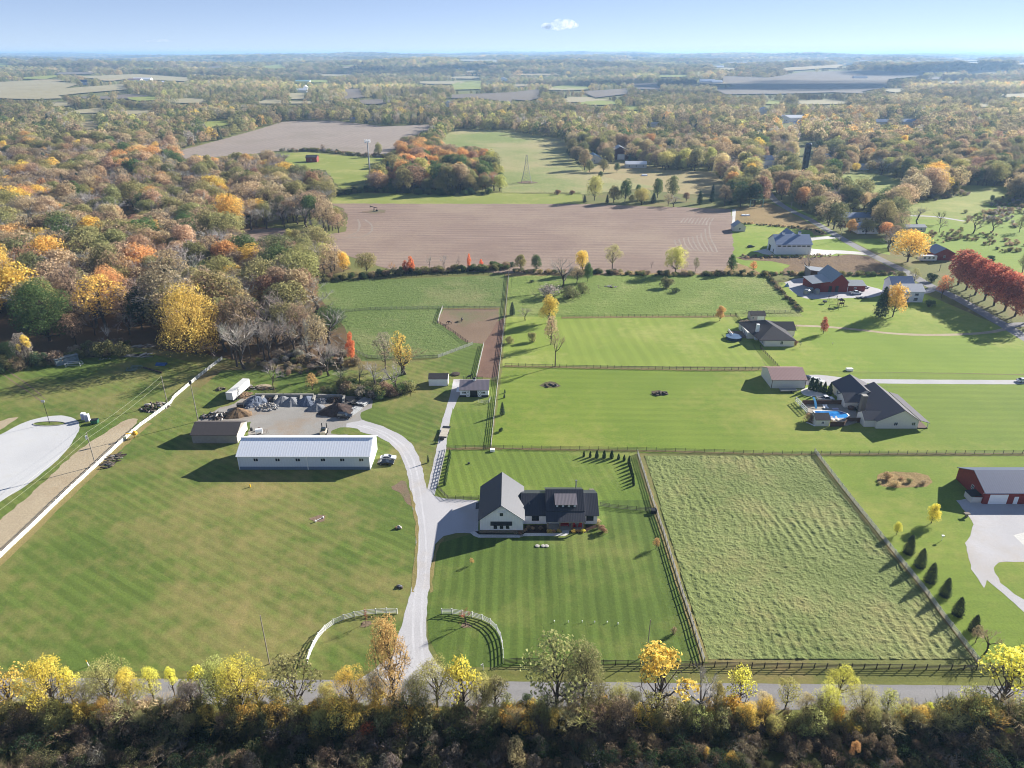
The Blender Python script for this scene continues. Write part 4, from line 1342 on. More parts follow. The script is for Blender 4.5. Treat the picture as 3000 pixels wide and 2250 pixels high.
    ('shrub0', 'a2', 395, 1386, 1340, 'rust', 'left of two round maroon bushes in the meadow', 1.1),
    ('shrub0', 'a2', 520, 1386, 1346, 'rust', 'right of two round maroon bushes in the meadow', 1.1),
    ('leafy0', 'a2', 670, 1192, 1095, 'moss', 'grey-green tree in front of the blue-roofed barn', 1.1),
    ('leafy1', 'a2', 790, 1192, 1090, 'moss', 'grey-green tree right of the blue-roofed barn', 1.1),
    ('leafy3', 'a2', 905, 1196, 1122, 'green', 'round green tree near the far red-doored barn', 1.1),
    ('leafy2', 'a2', 765, 1245, 1188, 'green', 'low round green tree in the dry pasture', 1.2),
    ('leafy3', 'a2', 590, 1122, 1040, 'moss', 'soft green tree left of the blue-roofed barn', 1.1),
    ('leafy0', 'a2', 525, 1060, 915, 'moss', 'pale green rounded tree at the meadow edge', 1.0),
    ('leafy2', 'a2', 852, 1120, 1030, 'olive', 'yellowish tree between the two far barns', .9),
    ('leafy1', 'a2', 2118, 1118, 990, 'yellowgreen', 'round yellow-green tree near the far white houses', 1.1),
    ('leafy0', 'a3', 350, 1350, 1160, 'yellowgreen', 'tall yellow-green tree in front of the dark silo', .95),
    ('leafy1', 'a3', 290, 1500, 1330, 'amber', 'half-gold tree beside the road', .95),
    ('leafy3', 'a3', 115, 1430, 1270, 'rust', 'copper-brown round tree beside the road', 1.1),
    ('leafy2', 'a3', 410, 1490, 1340, 'rust', 'brown-orange tree right of the half-gold tree', .9),
    ('fir0', 'a3', 540, 1580, 1420, 'spruce', 'blue spruce with a broad crown by the road houses', 1.3),
    ('leafy2', 'a3', 740, 1530, 1428, 'yellowgreen', 'ball-shaped yellow-green tree by the road houses', 1.05),
    ('leafy4', 'a3', 800, 1460, 1260, 'olive', 'large olive-gold tree beside the bright pasture', 1.0),
    ('leafy0', 'a3', 640, 1430, 1250, 'deep', 'dark green tree left of the olive-gold one', .9),
    ('leafy1', 'a3', 1010, 1530, 1340, 'green', 'dark spreading tree at the pasture edge', 1.1),
    ('fir1', 'a3', 535, 1625, 1565, 'lemon', 'small lemon tree at the roadside bend', 1.3),
    ('bare1', 'a3', 1290, 1640, 1480, 'grey', 'wide bare grey tree below the bright pasture', 1.1),
    ('bare0', 'a3', 1485, 1640, 1520, 'moss', 'bare greenish tree below the bright pasture', 1),
    ('leafy3', 'a3', 1930, 1450, 1395, 'green', 'little dark tree alone in the bright pasture', .9),
    ('bare2', 'b3', 1480, 120, -30, 'grey', 'thin leafless tree in the rough land beyond the road', .9),
    ('bare3', 'b3', 1770, 130, -40, 'mauve', 'brownish bare tree in the rough land beyond the road', 1),
    ('bare1', 'b3', 1930, 120, -20, 'mauve', 'grey-mauve bare tree in the rough land beyond the road', 1.1),
    ('thin0', 'b3', 2170, 120, -10, 'moss', 'greenish thin tree at the right edge beyond the road', 1),
    ('thin1', 'b3', 2190, 480, 320, 'moss', 'twiggy green tree at the right edge above the maples', 1),
    ('shrub0', 'b3', 1930, 365, 315, 'deep', 'dark round bush in the field behind the red maples', 1.3),
    ('leafy0', 'a1', 1060, 1060, 950, 'olive', 'lone olive tree beside the cell mast field', .9),
    ('thin1', 'a1', 578, 1015, 955, 'brown', 'small brown tree between the two far fields', .9),
    ('leafy2', 'a1', 700, 1030, 995, 'deep', 'tiny dark bush tree between the two far fields', 1.2),
    ('leafy0', 'a1', 2020, 1200, 1015, 'yellowgreen', 'lime-green tree at the right end of the copse', .85),
]
for kd, k, x, y, yt, c, lab, w in mid:
    T(kd, k, x, y, yt, c, lab, w, 'bush' if kd.startswith('shrub') else ('evergreen_tree' if kd.startswith('fir') else ('bare_tree' if kd.startswith('bare') else 'broadleaf_tree')), 'bush' if kd.startswith('shrub') else 'tree')

for i, (k, x, y, yt, c, w, lab) in enumerate([
    ('b1', 30, 1170, 820, 'grey', .8, 'tall silver bare tree at the left of the bare group above the yard'), ('b1', 130, 1230, 900, 'mauve', .6, 'slender bare tree in the group above the yard'),
    ('b1', 250, 1150, 800, 'grey', .8, 'bare tree with grey crown behind the slender one'), ('b1', 330, 1190, 870, 'mauve', .8, 'brownish bare tree in the middle of the bare group'),
    ('b1', 440, 1170, 830, 'grey', .7, 'pale bare tree right of the russet thin tree'), ('b1', 540, 1180, 840, 'tan', .8, 'fawn twiggy tree near the large dark bare one'),
    ('b1', 590, 1290, 1010, 'grey', .8, 'leafless tree in shade below the large dark bare one'), ('b1', 740, 1290, 1080, 'mauve', .9, 'leafless bushy tree under the orange-red tree'),
    ('b0', 2010, 1210, 860, 'grey', .8, 'bare tree rising behind the white fence end'), ('b0', 1120, 1010, 800, 'mauve', .8, 'shaded bare tree left of the path into the wood'),
    ('b0', 820, 1010, 760, 'mauve', .9, 'brown leafless tree below the amber tree'), ('b0', 960, 1130, 900, 'grey', .5, 'pale slim trunk in front of the shaded wood'),
    ('b0', 660, 1090, 840, 'rust', .9, 'rusty low tree right of the huge dark oak'), ('b0', 90, 1240, 1080, 'deep', 1.0, 'dark bushy tree at the left edge beside the bare one')]):
    T(('thin%d' % (i % 3)) if c in ('tan', 'rust') else (('leafy%d' % (i % 3)) if c == 'deep' else 'bare%d' % (i % 4)), k, x, y, yt, c, lab, w, 'wood_edge_tree', 'tree')

# rows that repeat
ord_ = ['first', 'second', 'third', 'fourth', 'fifth', 'sixth', 'seventh', 'eighth', 'ninth', 'tenth', 'eleventh', 'twelfth', 'thirteenth', 'fourteenth', 'fifteenth']
for i, (x, y, h) in enumerate([(620, 465, 2.0), (675, 470, 2.1), (732, 475, 2.6), (795, 477, 2.6), (860, 478, 2.7), (920, 488, 2.0), (968, 500, 2.0), (1010, 518, 2.4), (1012, 547, 2.3), (1022, 577, 2.2), (1030, 607, 2.2), (1036, 635, 2.1), (1045, 662, 2.1), (1048, 690, 2.0), (1050, 716, 1.9)]):
    T('column', 'c2', x, y, 0, 'deep', ord_[i] + ' dark arborvitae from the left in the bent row behind the house', 1.15 if 7 > i > 1 else 1.0, 'arborvitae', 'shrub', 'arborvitae row at the back lawn corner', h)
for i in range(10):
    t = i / 9
    T('column', 'c1', 1676 - 45 * t, 455 + 255 * t, 0, 'green', ord_[i] + ' green column shrub from the far end along the white path fence', 1.1, 'column_shrub', 'shrub', 'column shrubs along the path fence', 2.1)
for i, (x, y, yt) in enumerate([(660, 345, 190), (716, 362, 210), (770, 372, 250), (822, 388, 250), (890, 404, 262)]):
    T('column', 'p', x, y, yt, 'deep', ord_[i] + ' dark evergreen from the left beside the stone patio', 1.05, 'column_evergreen', 'tree', 'evergreens by the stone patio')
for i, (k, x, y, yt) in enumerate([('c3', 1210, 1300, 1140), ('c3', 1308, 1418, 1258), ('c3', 1395, 1548, 1382), ('c3', 1522, 1668, 1512), ('d3', 1632, 300, 145), ('d3', 1770, 440, 298)]):
    T('fat_fir', k, x, y, yt, 'black', ord_[i] + ' of six dark spruces from the far end beside the pale fence', 1.0, 'spruce_tree', 'tree', 'spruces along the pale fence')
mp = [(1640, 575, 268), (1708, 618, 290), (1785, 662, 320), (1868, 708, 350), (1950, 755, 395), (2040, 800, 420), (2130, 845, 450), (2230, 900, 480), (1690, 560, 300)]
for i, (x, y, yt) in enumerate(mp[:8]):
    T('oval1', 'b3', x, y, 0, ['crimson', 'red', 'crimson', 'red', 'crimson', 'red', 'crimson', 'red'][i], ord_[i] + ' red maple from the far end of the roadside row', 1.15, 'red_maple', 'tree', 'red maples along the country road', 18.5)

# ---------------------------------------------------------------- the mixed wood, tree by tree
def clear_of(x, y, hs, openings):
    bad = np.zeros(len(x), bool)
    z0 = hz(x, y)
    for f in (0.02, .45, .85):
        u, v = project(x, y, z0 + hs * f)
        for o in openings:
            us = [q[0] for q in o]
            vs = [q[1] for q in o]
            m = (u > min(us)) & (u < max(us)) & (v > min(vs)) & (v < max(vs)) & ~bad
            if m.any():
                idx = np.where(m)[0]
                bad[idx] |= inside(o, u[idx], v[idx])
    return ~bad


HOUSE_SPOTS = []       # far houses claim a clearing: (crop, x, y, half width px, rows above)
for k, x, y, w, up, dn in [('a0', 730, 435, 30, 25, 8), ('a0', 1190, 400, 80, 12, 5), ('a1', 405, 500, 55, 25, 12), ('a1', 375, 418, 50, 12, 5), ('a1', 850, 758, 30, 22, 6), ('a1', 990, 748, 40, 22, 8), ('a1', 1078, 745, 25, 22, 8),
                           ('a1', 1660, 625, 40, 25, 10), ('a1', 2010, 430, 40, 20, 8), ('a1', 2140, 410, 35, 18, 5), ('a1', 1760, 310, 20, 10, 4),
                           ('a2', 710, 1110, 70, 60, 15), ('a2', 932, 1080, 70, 60, 10), ('a2', 1070, 1160, 60, 50, 10), ('a2', 1700, 425, 120, 25, 8), ('a2', 1780, 296, 50, 14, 4), ('a2', 722, 712, 30, 22, 8), ('a2', 1240, 800, 50, 35, 12), ('a2', 1400, 745, 30, 30, 8), ('a2', 2180, 695, 50, 40, 15),
                           ('a2', 1905, 1100, 60, 40, 12), ('a2', 2170, 1165, 70, 55, 15), ('a2', 1130, 1345, 25, 20, 5),
                           ('a3', 815, 390, 55, 25, 6), ('a3', 40, 1150, 60, 70, 15), ('a3', 210, 790, 110, 90, 15), ('a3', 990, 780, 60, 40, 10), ('a3', 1210, 790, 80, 60, 10), ('a3', 820, 1170, 50, 40, 8), ('a3', 515, 1130, 50, 70, 8), ('a3', 330, 1185, 40, 260, 0), ('a3', 740, 1600, 140, 80, 10), ('a3', 485, 985, 40, 35, 5)]:
    OPEN.append(outline((k, (x - w, y - up), (x + w, y - up), (x + w, y + dn), (x - w, y + dn))))
OPEN.append(outline(('a3', (225, 915), (430, 915), (420, 1200), (225, 1200))))
OPEN.append(outline(('a1', (960, 900), (1000, 900), (1005, 1275), (985, 1275))))
OPEN.append(outline(('a0', (1020, 1540), (1350, 1520), (1100, 1610), (1010, 1620))))
OPEN.append(outline(('w', (780, 140), (760, 240), (540, 220), (550, 90), (590, 90), (620, 200))))
OPEN.append(outline(('D', (560, 500), (640, 500), (620, 470), (700, 520), (600, 520))))
rw = np.random.default_rng(5)
PX, PY = [], []
for (y0, y1, s) in ((165, 430, 8.8), (430, 700, 9.8), (700, 1100, 11), (1100, 1700, 12.5), (1700, 2600, 16), (2600, 4200, 23), (4200, 7000, 36), (7000, 12000, 60), (12000, 21000, 110)):
    for y in np.arange(y0, y1, s * .9):
        w = y * .78 + 60
        xs = np.arange(-w, w, s)
        PX.append(xs + rw.uniform(-.42, .42, len(xs)) * s + (int(y / s) % 2) * s / 2)
        PY.append(np.full(len(xs), y) + rw.uniform(-.42, .42, len(xs)) * s)
X, Y = np.concatenate(PX), np.concatenate(PY)
big = np.clip(Y / 2600, 1, 5.0) ** .75
Hh = rw.uniform(9.5, 20.5, len(X)) * np.where(Y < 450, 1.12, 1.0)
from mathutils import noise as mn
clump = np.array([mn.noise((a * .006, b * .006, 2.0)) for a, b in zip(X, Y)])
clump2 = np.array([mn.noise((a * .02, b * .02, 9.0)) for a, b in zip(X, Y)])
Hh *= 1 + .22 * clump
ok = clear_of(X, Y, Hh, OPEN)
for tx, ty, tr, th in TREES:
    m = (np.abs(X - tx) < tr) & (np.abs(Y - ty) < tr)
    ok &= ~m
# the front of the wood is undergrowth and a few placed trees only
ub, vb = project(X, Y, hz(X, Y))
for o_ in (outline(('D', (-500, 728), (60, 728), (115, 750), (200, 742), (290, 715), (345, 705), (400, 742), (430, 770), (500, 762), (560, 775), (700, 770), (760, 740), (770, 800), (-500, 810))),):
    ok &= ~inside(o_, ub, vb)
ok &= rw.random(len(X)) < np.where(Y > 1500, .88, .97)
X, Y, Hh, clump, clump2, big = X[ok], Y[ok], Hh[ok], clump[ok], clump2[ok], big[ok]
u, v = project(X, Y, hz(X, Y) + Hh)
vis = (u > -200) & (u < 3200) & (v < 2300)
X, Y, Hh, clump, clump2, big = X[vis], Y[vis], Hh[vis], clump[vis], clump2[vis], big[vis]
n = len(X)
names = list(PAL)
# colour mix by place: left wood rusty and grey, middle olive and gold, right tawny gold
mixL = ['brown', 'tan', 'grey', 'olive', 'rust', 'amber', 'gold', 'mauve', 'moss', 'green', 'sand', 'grey']
pL = np.array([.18, .18, .18, .12, .03, .022, .02, .11, .05, .05, .03, .03])
mixM = ['olive', 'moss', 'tan', 'yellowgreen', 'green', 'brown', 'grey', 'gold', 'amber', 'rust', 'sand', 'deep']
pM = np.array([.22, .16, .16, .05, .09, .11, .10, .015, .012, .01, .04, .03])
mixR = ['olive', 'tan', 'sand', 'moss', 'amber', 'brown', 'rust', 'gold', 'grey', 'green', 'yellowgreen', 'deep']
pR = np.array([.22, .18, .11, .12, .025, .10, .03, .015, .07, .05, .04, .04])
ci = []
for i in range(n):
    q = X[i] / Y[i]
    mx_, pp = (mixL, pL) if (q < -.12 and Y[i] < 900) else ((mixR, pR) if q > .25 else (mixM, pM))
    t = rw.random() * .55 + (clump2[i] * .6 + .5) * .45
    t = min(.999, max(0, t if rw.random() < .5 else rw.random()))
    ci.append(mx_[int(np.searchsorted(np.cumsum(pp / pp.sum()), t))] if t < .9999 else mx_[0])
# the copse behind the ploughed field is greener, its top rusty
for i in range(n):
    if 640 < Y[i] < 900 and -140 < X[i] < 60:
        ci[i] = ['green', 'yellowgreen', 'moss', 'olive', 'rust', 'amber'][rw.integers(0, 6)] if Y[i] < 760 else ['rust', 'brown', 'moss', 'amber'][rw.integers(0, 4)]
BARE = {'grey', 'mauve'}
THIN = {'tan', 'brown', 'sand', 'rust'}
d2 = X ** 2 + Y ** 2
order = np.argsort(d2 / Hh ** 2)
near_n = 300
words_ = {'brown': 'brown', 'tan': 'fawn', 'grey': 'bare grey', 'olive': 'olive green', 'rust': 'rusty', 'amber': 'amber', 'gold': 'golden', 'mauve': 'bare mauve-brown',
          'moss': 'moss green', 'green': 'dark green', 'sand': 'pale sandy', 'yellowgreen': 'yellow-green', 'deep': 'blackish green'}
MARKS = [('huge dark oak at the left edge', P('b0', 430, 1060)), ('huge golden tree', P('b0', 1690, 1170)), ('amber tree', P('b0', 980, 790)), ('domed dark oak', P('b0', 1640, 200)),
         ('yellow tree at the picture edge', P('b0', 20, 720)), ('rounded yellow-green tree', P('b0', 580, 420)), ('broad deep green tree', P('b0', 1750, 560)), ('dull green round tree', P('b0', 1510, 690)),
         ('bright yellow tree behind the oak', P('a0', 2000, 1700)), ('paddock corner', P('b1', 430, 640)), ('ploughed field corner', P('b1', 0, 200)), ('gap of shaded grass', P('a0', 1180, 1580)),
         ('large bare tree by the paddock', P('b1', 640, 1080)), ('path into the wood', P('b0', 1250, 1000)), ('mustard yellow tree', P('b1', 760, 460)), ('rear yellow tree pair', P('a0', 1050, 1330))]
for i in order[:near_n]:
    c = ci[i]
    if c in BARE:
        kd = 'bare%d' % rw.integers(0, 4)
    elif (c in THIN and rw.random() < .65) or rw.random() < .2:
        kd = 'thin%d' % rw.integers(0, 3)
    else:
        kd = 'leafy%d' % rw.integers(0, 5)
    mk = min(MARKS, key=lambda q: (q[1].x - X[i]) ** 2 + (q[1].y - Y[i]) ** 2)
    dx, dy = X[i] - mk[1].x, Y[i] - mk[1].y
    dist = math.hypot(dx, dy)
    rel = ('well ' if dist > 45 else ('' if dist > 18 else 'just ')) + (('behind' if dy > 0 else 'in front of') if abs(dy) > abs(dx) else ('left of' if dx < 0 else 'right of'))
    siz = 'low ' if Hh[i] < 12 else ('tall ' if Hh[i] > 16.5 else '')
    thick = 'thin ' if kd.startswith('thin') else ''
    lab = '%s%s%s tree %s the %s' % (siz, thick, words_[c], rel, mk[0])
    plant(kd, (X[i], Y[i], 0), Hh[i], c, lab, 'wood_tree', 'tree', 'mixed trees of the left wood', rw.uniform(1.0, 1.4), rw)
rest = order[near_n:]
kinds = ['leafy0', 'leafy1', 'leafy2', 'leafy3', 'leafy4', 'thin0', 'thin1', 'bare0', 'bare1', 'far0', 'far1', 'far2', 'farthin', 'farfir', 'fir0']
idx = np.zeros(len(rest), int)
cols = np.zeros((len(rest), 3))
wides = np.ones(len(rest))
for j, i in enumerate(rest):
    c = ci[i]
    if Y[i] < 950:
        if c in BARE:
            idx[j] = 7 + rw.integers(0, 2)
        elif c in THIN and rw.random() < .5:
            idx[j] = 5 + rw.integers(0, 2)
        elif rw.random() < .03:
            idx[j], c = 14, 'spruce'
        else:
            idx[j] = rw.integers(0, 5)
    else:
        if c in BARE or (c in THIN and rw.random() < .25):
            idx[j] = 12
        elif rw.random() < .04:
            idx[j], c = 13, 'spruce'
        else:
            idx[j] = 9 + rw.integers(0, 3)
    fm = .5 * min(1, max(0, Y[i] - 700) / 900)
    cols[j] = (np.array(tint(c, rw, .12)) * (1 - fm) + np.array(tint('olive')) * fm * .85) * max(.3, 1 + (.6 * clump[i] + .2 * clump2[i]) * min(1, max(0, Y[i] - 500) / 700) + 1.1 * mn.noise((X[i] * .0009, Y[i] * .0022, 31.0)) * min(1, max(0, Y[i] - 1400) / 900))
    wides[j] = rw.uniform(1.0, 1.3) * big[i]
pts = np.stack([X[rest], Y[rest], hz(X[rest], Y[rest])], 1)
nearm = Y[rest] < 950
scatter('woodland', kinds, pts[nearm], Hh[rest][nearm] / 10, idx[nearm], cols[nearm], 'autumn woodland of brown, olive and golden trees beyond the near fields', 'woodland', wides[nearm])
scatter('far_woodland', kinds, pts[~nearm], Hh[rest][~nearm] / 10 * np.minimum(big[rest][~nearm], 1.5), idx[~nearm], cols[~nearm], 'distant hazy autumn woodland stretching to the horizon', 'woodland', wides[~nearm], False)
print('trees', n, 'placed singly', near_n + len(TREES))

# hedges and thickets: nobody could count them
def hedge(name, line, width, hgt, n_per_m, cols_, label, kinds=('shrub0', 'shrub1', 'shrub2')):
    r = np.random.default_rng(int(abs(line[0].x) * 7) + 3)
    pts, sc, ix, co = [], [], [], []
    for a, b in zip(line[:-1], line[1:]):
        L = (b - a).length
        for _ in range(max(1, int(L * n_per_m * 1.6))):
            p = a.lerp(b, r.uniform()) + Vector((r.uniform(-1, 1), r.uniform(-1, 1), 0)) * width / 2
            pts.append(p[:])
            sc.append(hgt / 10 * r.uniform(.5, 1.25))
            ix.append(r.integers(0, len(kinds)))
            co.append(tint(cols_[r.integers(0, len(cols_))], r))
    return scatter(name, kinds, np.array(pts), np.array(sc), np.array(ix), np.array(co), label, 'hedge')


hedge('hedgerow', pl('b1', (420, 560), (700, 530), (1100, 500), (1400, 470), (1800, 455), (2180, 430)), 5, 3.6, .7, ['moss', 'green', 'deep', 'olive', 'brown'], 'overgrown hedgerow along the top of the west paddock')
hedge('hedgerow', pl('b2', (-10, 462), (260, 470), (700, 470), (1200, 490), (1700, 490), (2240, 490)), 4, 2.6, .7, ['moss', 'green', 'deep', 'olive', 'brown', 'sand'], 'overgrown hedgerow along the top of the north pasture')
hedge('hedgerow', pl('b3', (0, 480), (400, 490), (800, 490), (1100, 490)), 4, 2.4, .7, ['moss', 'green', 'olive', 'sand'], 'bushy hedgerow behind the old red barn')
hedge('yard_hedge', pl('b1', (600, 1500), (850, 1490), (1100, 1530), (1350, 1490)), 7, 4.2, .9, ['moss', 'olive', 'brown', 'mauve', 'green'], 'tangled bushes between the gravel yard and the paddock')
hedge('brush', pl('b1', (-60, 1250), (200, 1290), (450, 1340), (600, 1330)), 9, 2.2, .8, ['brown', 'olive', 'tan', 'mauve'], 'low brown brush in front of the wood')
hedge('field_hedge', pl('a1', (200, 1015), (560, 1010), (800, 1045), (1160, 1070)), 8, 4.5, .35, ['moss', 'brown', 'olive', 'grey'], 'thin hedge between the grey field and the green field')
hedge('field_hedge', pl('a1', (600, 1410), (760, 1385), (1000, 1360)) + pl('a1', (1500, 1385), (2000, 1390)), 8, 5.5, .35, ['moss', 'deep', 'green'], 'dark undergrowth at the foot of the copse')
hedge('marsh_brush', pl('b3', (1400, 190), (1650, 130), (1900, 170), (2100, 260), (2250, 300)), 26, 2.2, .7, ['brown', 'moss', 'tan', 'olive'], 'brushy rough ground beyond the country road')
hedge('marsh_brush', pl('a3', (1900, 1640), (2000, 1560), (2150, 1480), (2300, 1400)), 30, 3.0, .8, ['brown', 'tan', 'moss', 'grey'], 'brown scrub beside the bright pastures')
hedge('marsh_brush', pl('a3', (1100, 1440), (1400, 1420), (1650, 1380)), 14, 4.0, .5, ['brown', 'mauve', 'moss'], 'scrubby strip between the bright pastures')
hedge('marsh_brush', pl('w', (20, 655), (700, 660), (1000, 640)), 6, 1.3, .8, ['mauve', 'brown', 'sand'], 'strip of dry weeds behind the white barn')
hedge('marsh_brush', pl('w', (60, 325), (400, 350), (760, 385), (900, 430)), 4, 1.6, .7, ['brown', 'deep', 'sand'], 'dark weedy strip across the small meadow')
hedge('undergrowth', pl('b0', (-300, 1290), (0, 1280), (300, 1270), (430, 1230)), 14, 5, .8, ['deep', 'moss', 'brown', 'mauve'], 'dark undergrowth at the foot of the left wood')
hedge('undergrowth', pl('b0', (620, 1190), (800, 1170), (1100, 1120)), 10, 4, .8, ['deep', 'moss', 'brown', 'mauve'], 'shaded undergrowth behind the grey shed')
hedge('undergrowth', pl('b1', (150, 1180), (400, 1220), (640, 1230), (850, 1240)), 12, 3.4, .8, ['mauve', 'brown', 'grey', 'moss'], 'shaded undergrowth at the wood edge above the yard')

# the thicket on the near side of the road
r = np.random.default_rng(77)
pts, sc, ix, co, wd = [], [], [], [], []
for i in range(2300):
    bank = i < 700
    y = r.uniform(87.2, 92.4) if bank else r.uniform(76, 89.5)
    x = r.uniform(-112, 112)
    pts.append((x, y, 0))
    lowgap = 1 - .25 * float(smooth(30, 48, x)) * float(1 - smooth(66, 80, x))
    sc.append((r.uniform(.34, .66) if bank and y < 90.5 else r.uniform(.22, .42)) * lowgap)
    k_ = r.integers(0, 5)
    ix.append(k_)
    nn = mn.noise((x * .08, y * .1, 4))
    if bank:
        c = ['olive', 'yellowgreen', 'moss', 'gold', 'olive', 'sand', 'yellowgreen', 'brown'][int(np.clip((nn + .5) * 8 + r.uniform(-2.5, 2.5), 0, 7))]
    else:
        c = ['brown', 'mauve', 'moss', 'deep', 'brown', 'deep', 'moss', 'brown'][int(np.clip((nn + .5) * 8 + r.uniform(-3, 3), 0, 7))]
    co.append([v * (1.0 if bank else .72) for v in tint(c, r)])  # lower bushes darkened in colour for the shade of the tree row
    wd.append(r.uniform(.6, 1.0) if bank else r.uniform(.8, 1.2))
sc = np.array(sc)
ix = np.array(ix)
sc = np.where(ix > 2, sc * 1.35, sc)
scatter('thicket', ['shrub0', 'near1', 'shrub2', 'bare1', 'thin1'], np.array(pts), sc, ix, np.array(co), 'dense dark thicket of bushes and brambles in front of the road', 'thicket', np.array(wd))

# ================================================================ BUILDINGS
WHITE = plain("white_siding", (244, 244, 246), .6, k=.97, var=.04, lines=('z', .22, .82))
WHITEV = plain("white_board_and_batten", (246, 246, 250), .6, k=.98, var=.04, lines=('x', .4, .86))
TRIM = plain("white_trim", (248, 248, 248), .5, k=.97, var=.03)
GLASS = plain("window_glass", (36, 44, 54), .08, k=1, var=.05, spec=.8)
BLACKF = plain("black_metal", (34, 36, 40), .5, k=1, var=.1)
CHAR = plain("charcoal_metal_roof", (46, 48, 58), .45, .0, k=1, var=.05, spec=.6, lines=('x', .42, .55))
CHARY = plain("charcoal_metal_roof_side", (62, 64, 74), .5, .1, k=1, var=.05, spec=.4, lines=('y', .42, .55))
WROOF = plain("white_ribbed_roof", (244, 246, 250), .4, .0, k=1, var=.04, lines=('x', .75, .80))
SHING = plain("dark_shingles", (72, 70, 76), .9, k=.9, var=.2, scale=3, lines=('z', .16, .8))
SHINGB = plain("brown_shingles", (98, 90, 88), .9, k=.9, var=.2, scale=3, lines=('z', .16, .8))
SHINGP = plain("rust_pink_metal_roof", (168, 128, 124), .6, k=.8, var=.06, lines=('x', .5, .85))
TANS = plain("tan_siding", (222, 216, 206), .7, k=.9, var=.05, lines=('z', .25, .86))
CREAM = plain("cream_siding", (234, 228, 216), .7, k=.95, var=.04, lines=('z', .22, .88))
GREYS = plain("grey_block_wall", (176, 168, 158), .85, k=.75, var=.1, lines=('z', .4, .88))
BLUEG = plain("blue_grey_steel_wall", (222, 228, 236), .55, k=.95, var=.04, lines=('x', .75, .9))
BLUEW = plain("slate_wainscot", (120, 140, 162), .55, k=.8, var=.05, lines=('x', .75, .88))
REDW = plain("red_barn_boards", (150, 46, 42), .7, k=.85, var=.15, lines=('x', .35, .75))
REDY = plain("red_barn_boards_side", (150, 46, 42), .7, k=.85, var=.15, lines=('y', .35, .75))
GREYM = plain("grey_metal_roof", (168, 172, 176), .4, .2, k=.8, var=.08, lines=('x', .6, .85))
BLUER = plain("blue_grey_roof", (132, 150, 182), .5, .1, k=.8, var=.06, lines=('x', .6, .85))
STONE = plain("stone_veneer", (160, 148, 132), .9, k=.75, var=.25, scale=6)
WOOD = plain("weathered_wood", (150, 128, 104), .85, k=.75, var=.2, scale=4)
WOODD = plain("dark_stained_wood", (104, 72, 56), .8, k=.8, var=.15, scale=4)
STEEL = plain("galvanised_steel", (178, 180, 182), .4, .6, k=.8, var=.08)
RUBBER = plain("rubber", (28, 28, 30), .8, k=1, var=.1)
CONCB = plain("concrete_block", (178, 174, 166), .9, k=.8, var=.12, scale=2)


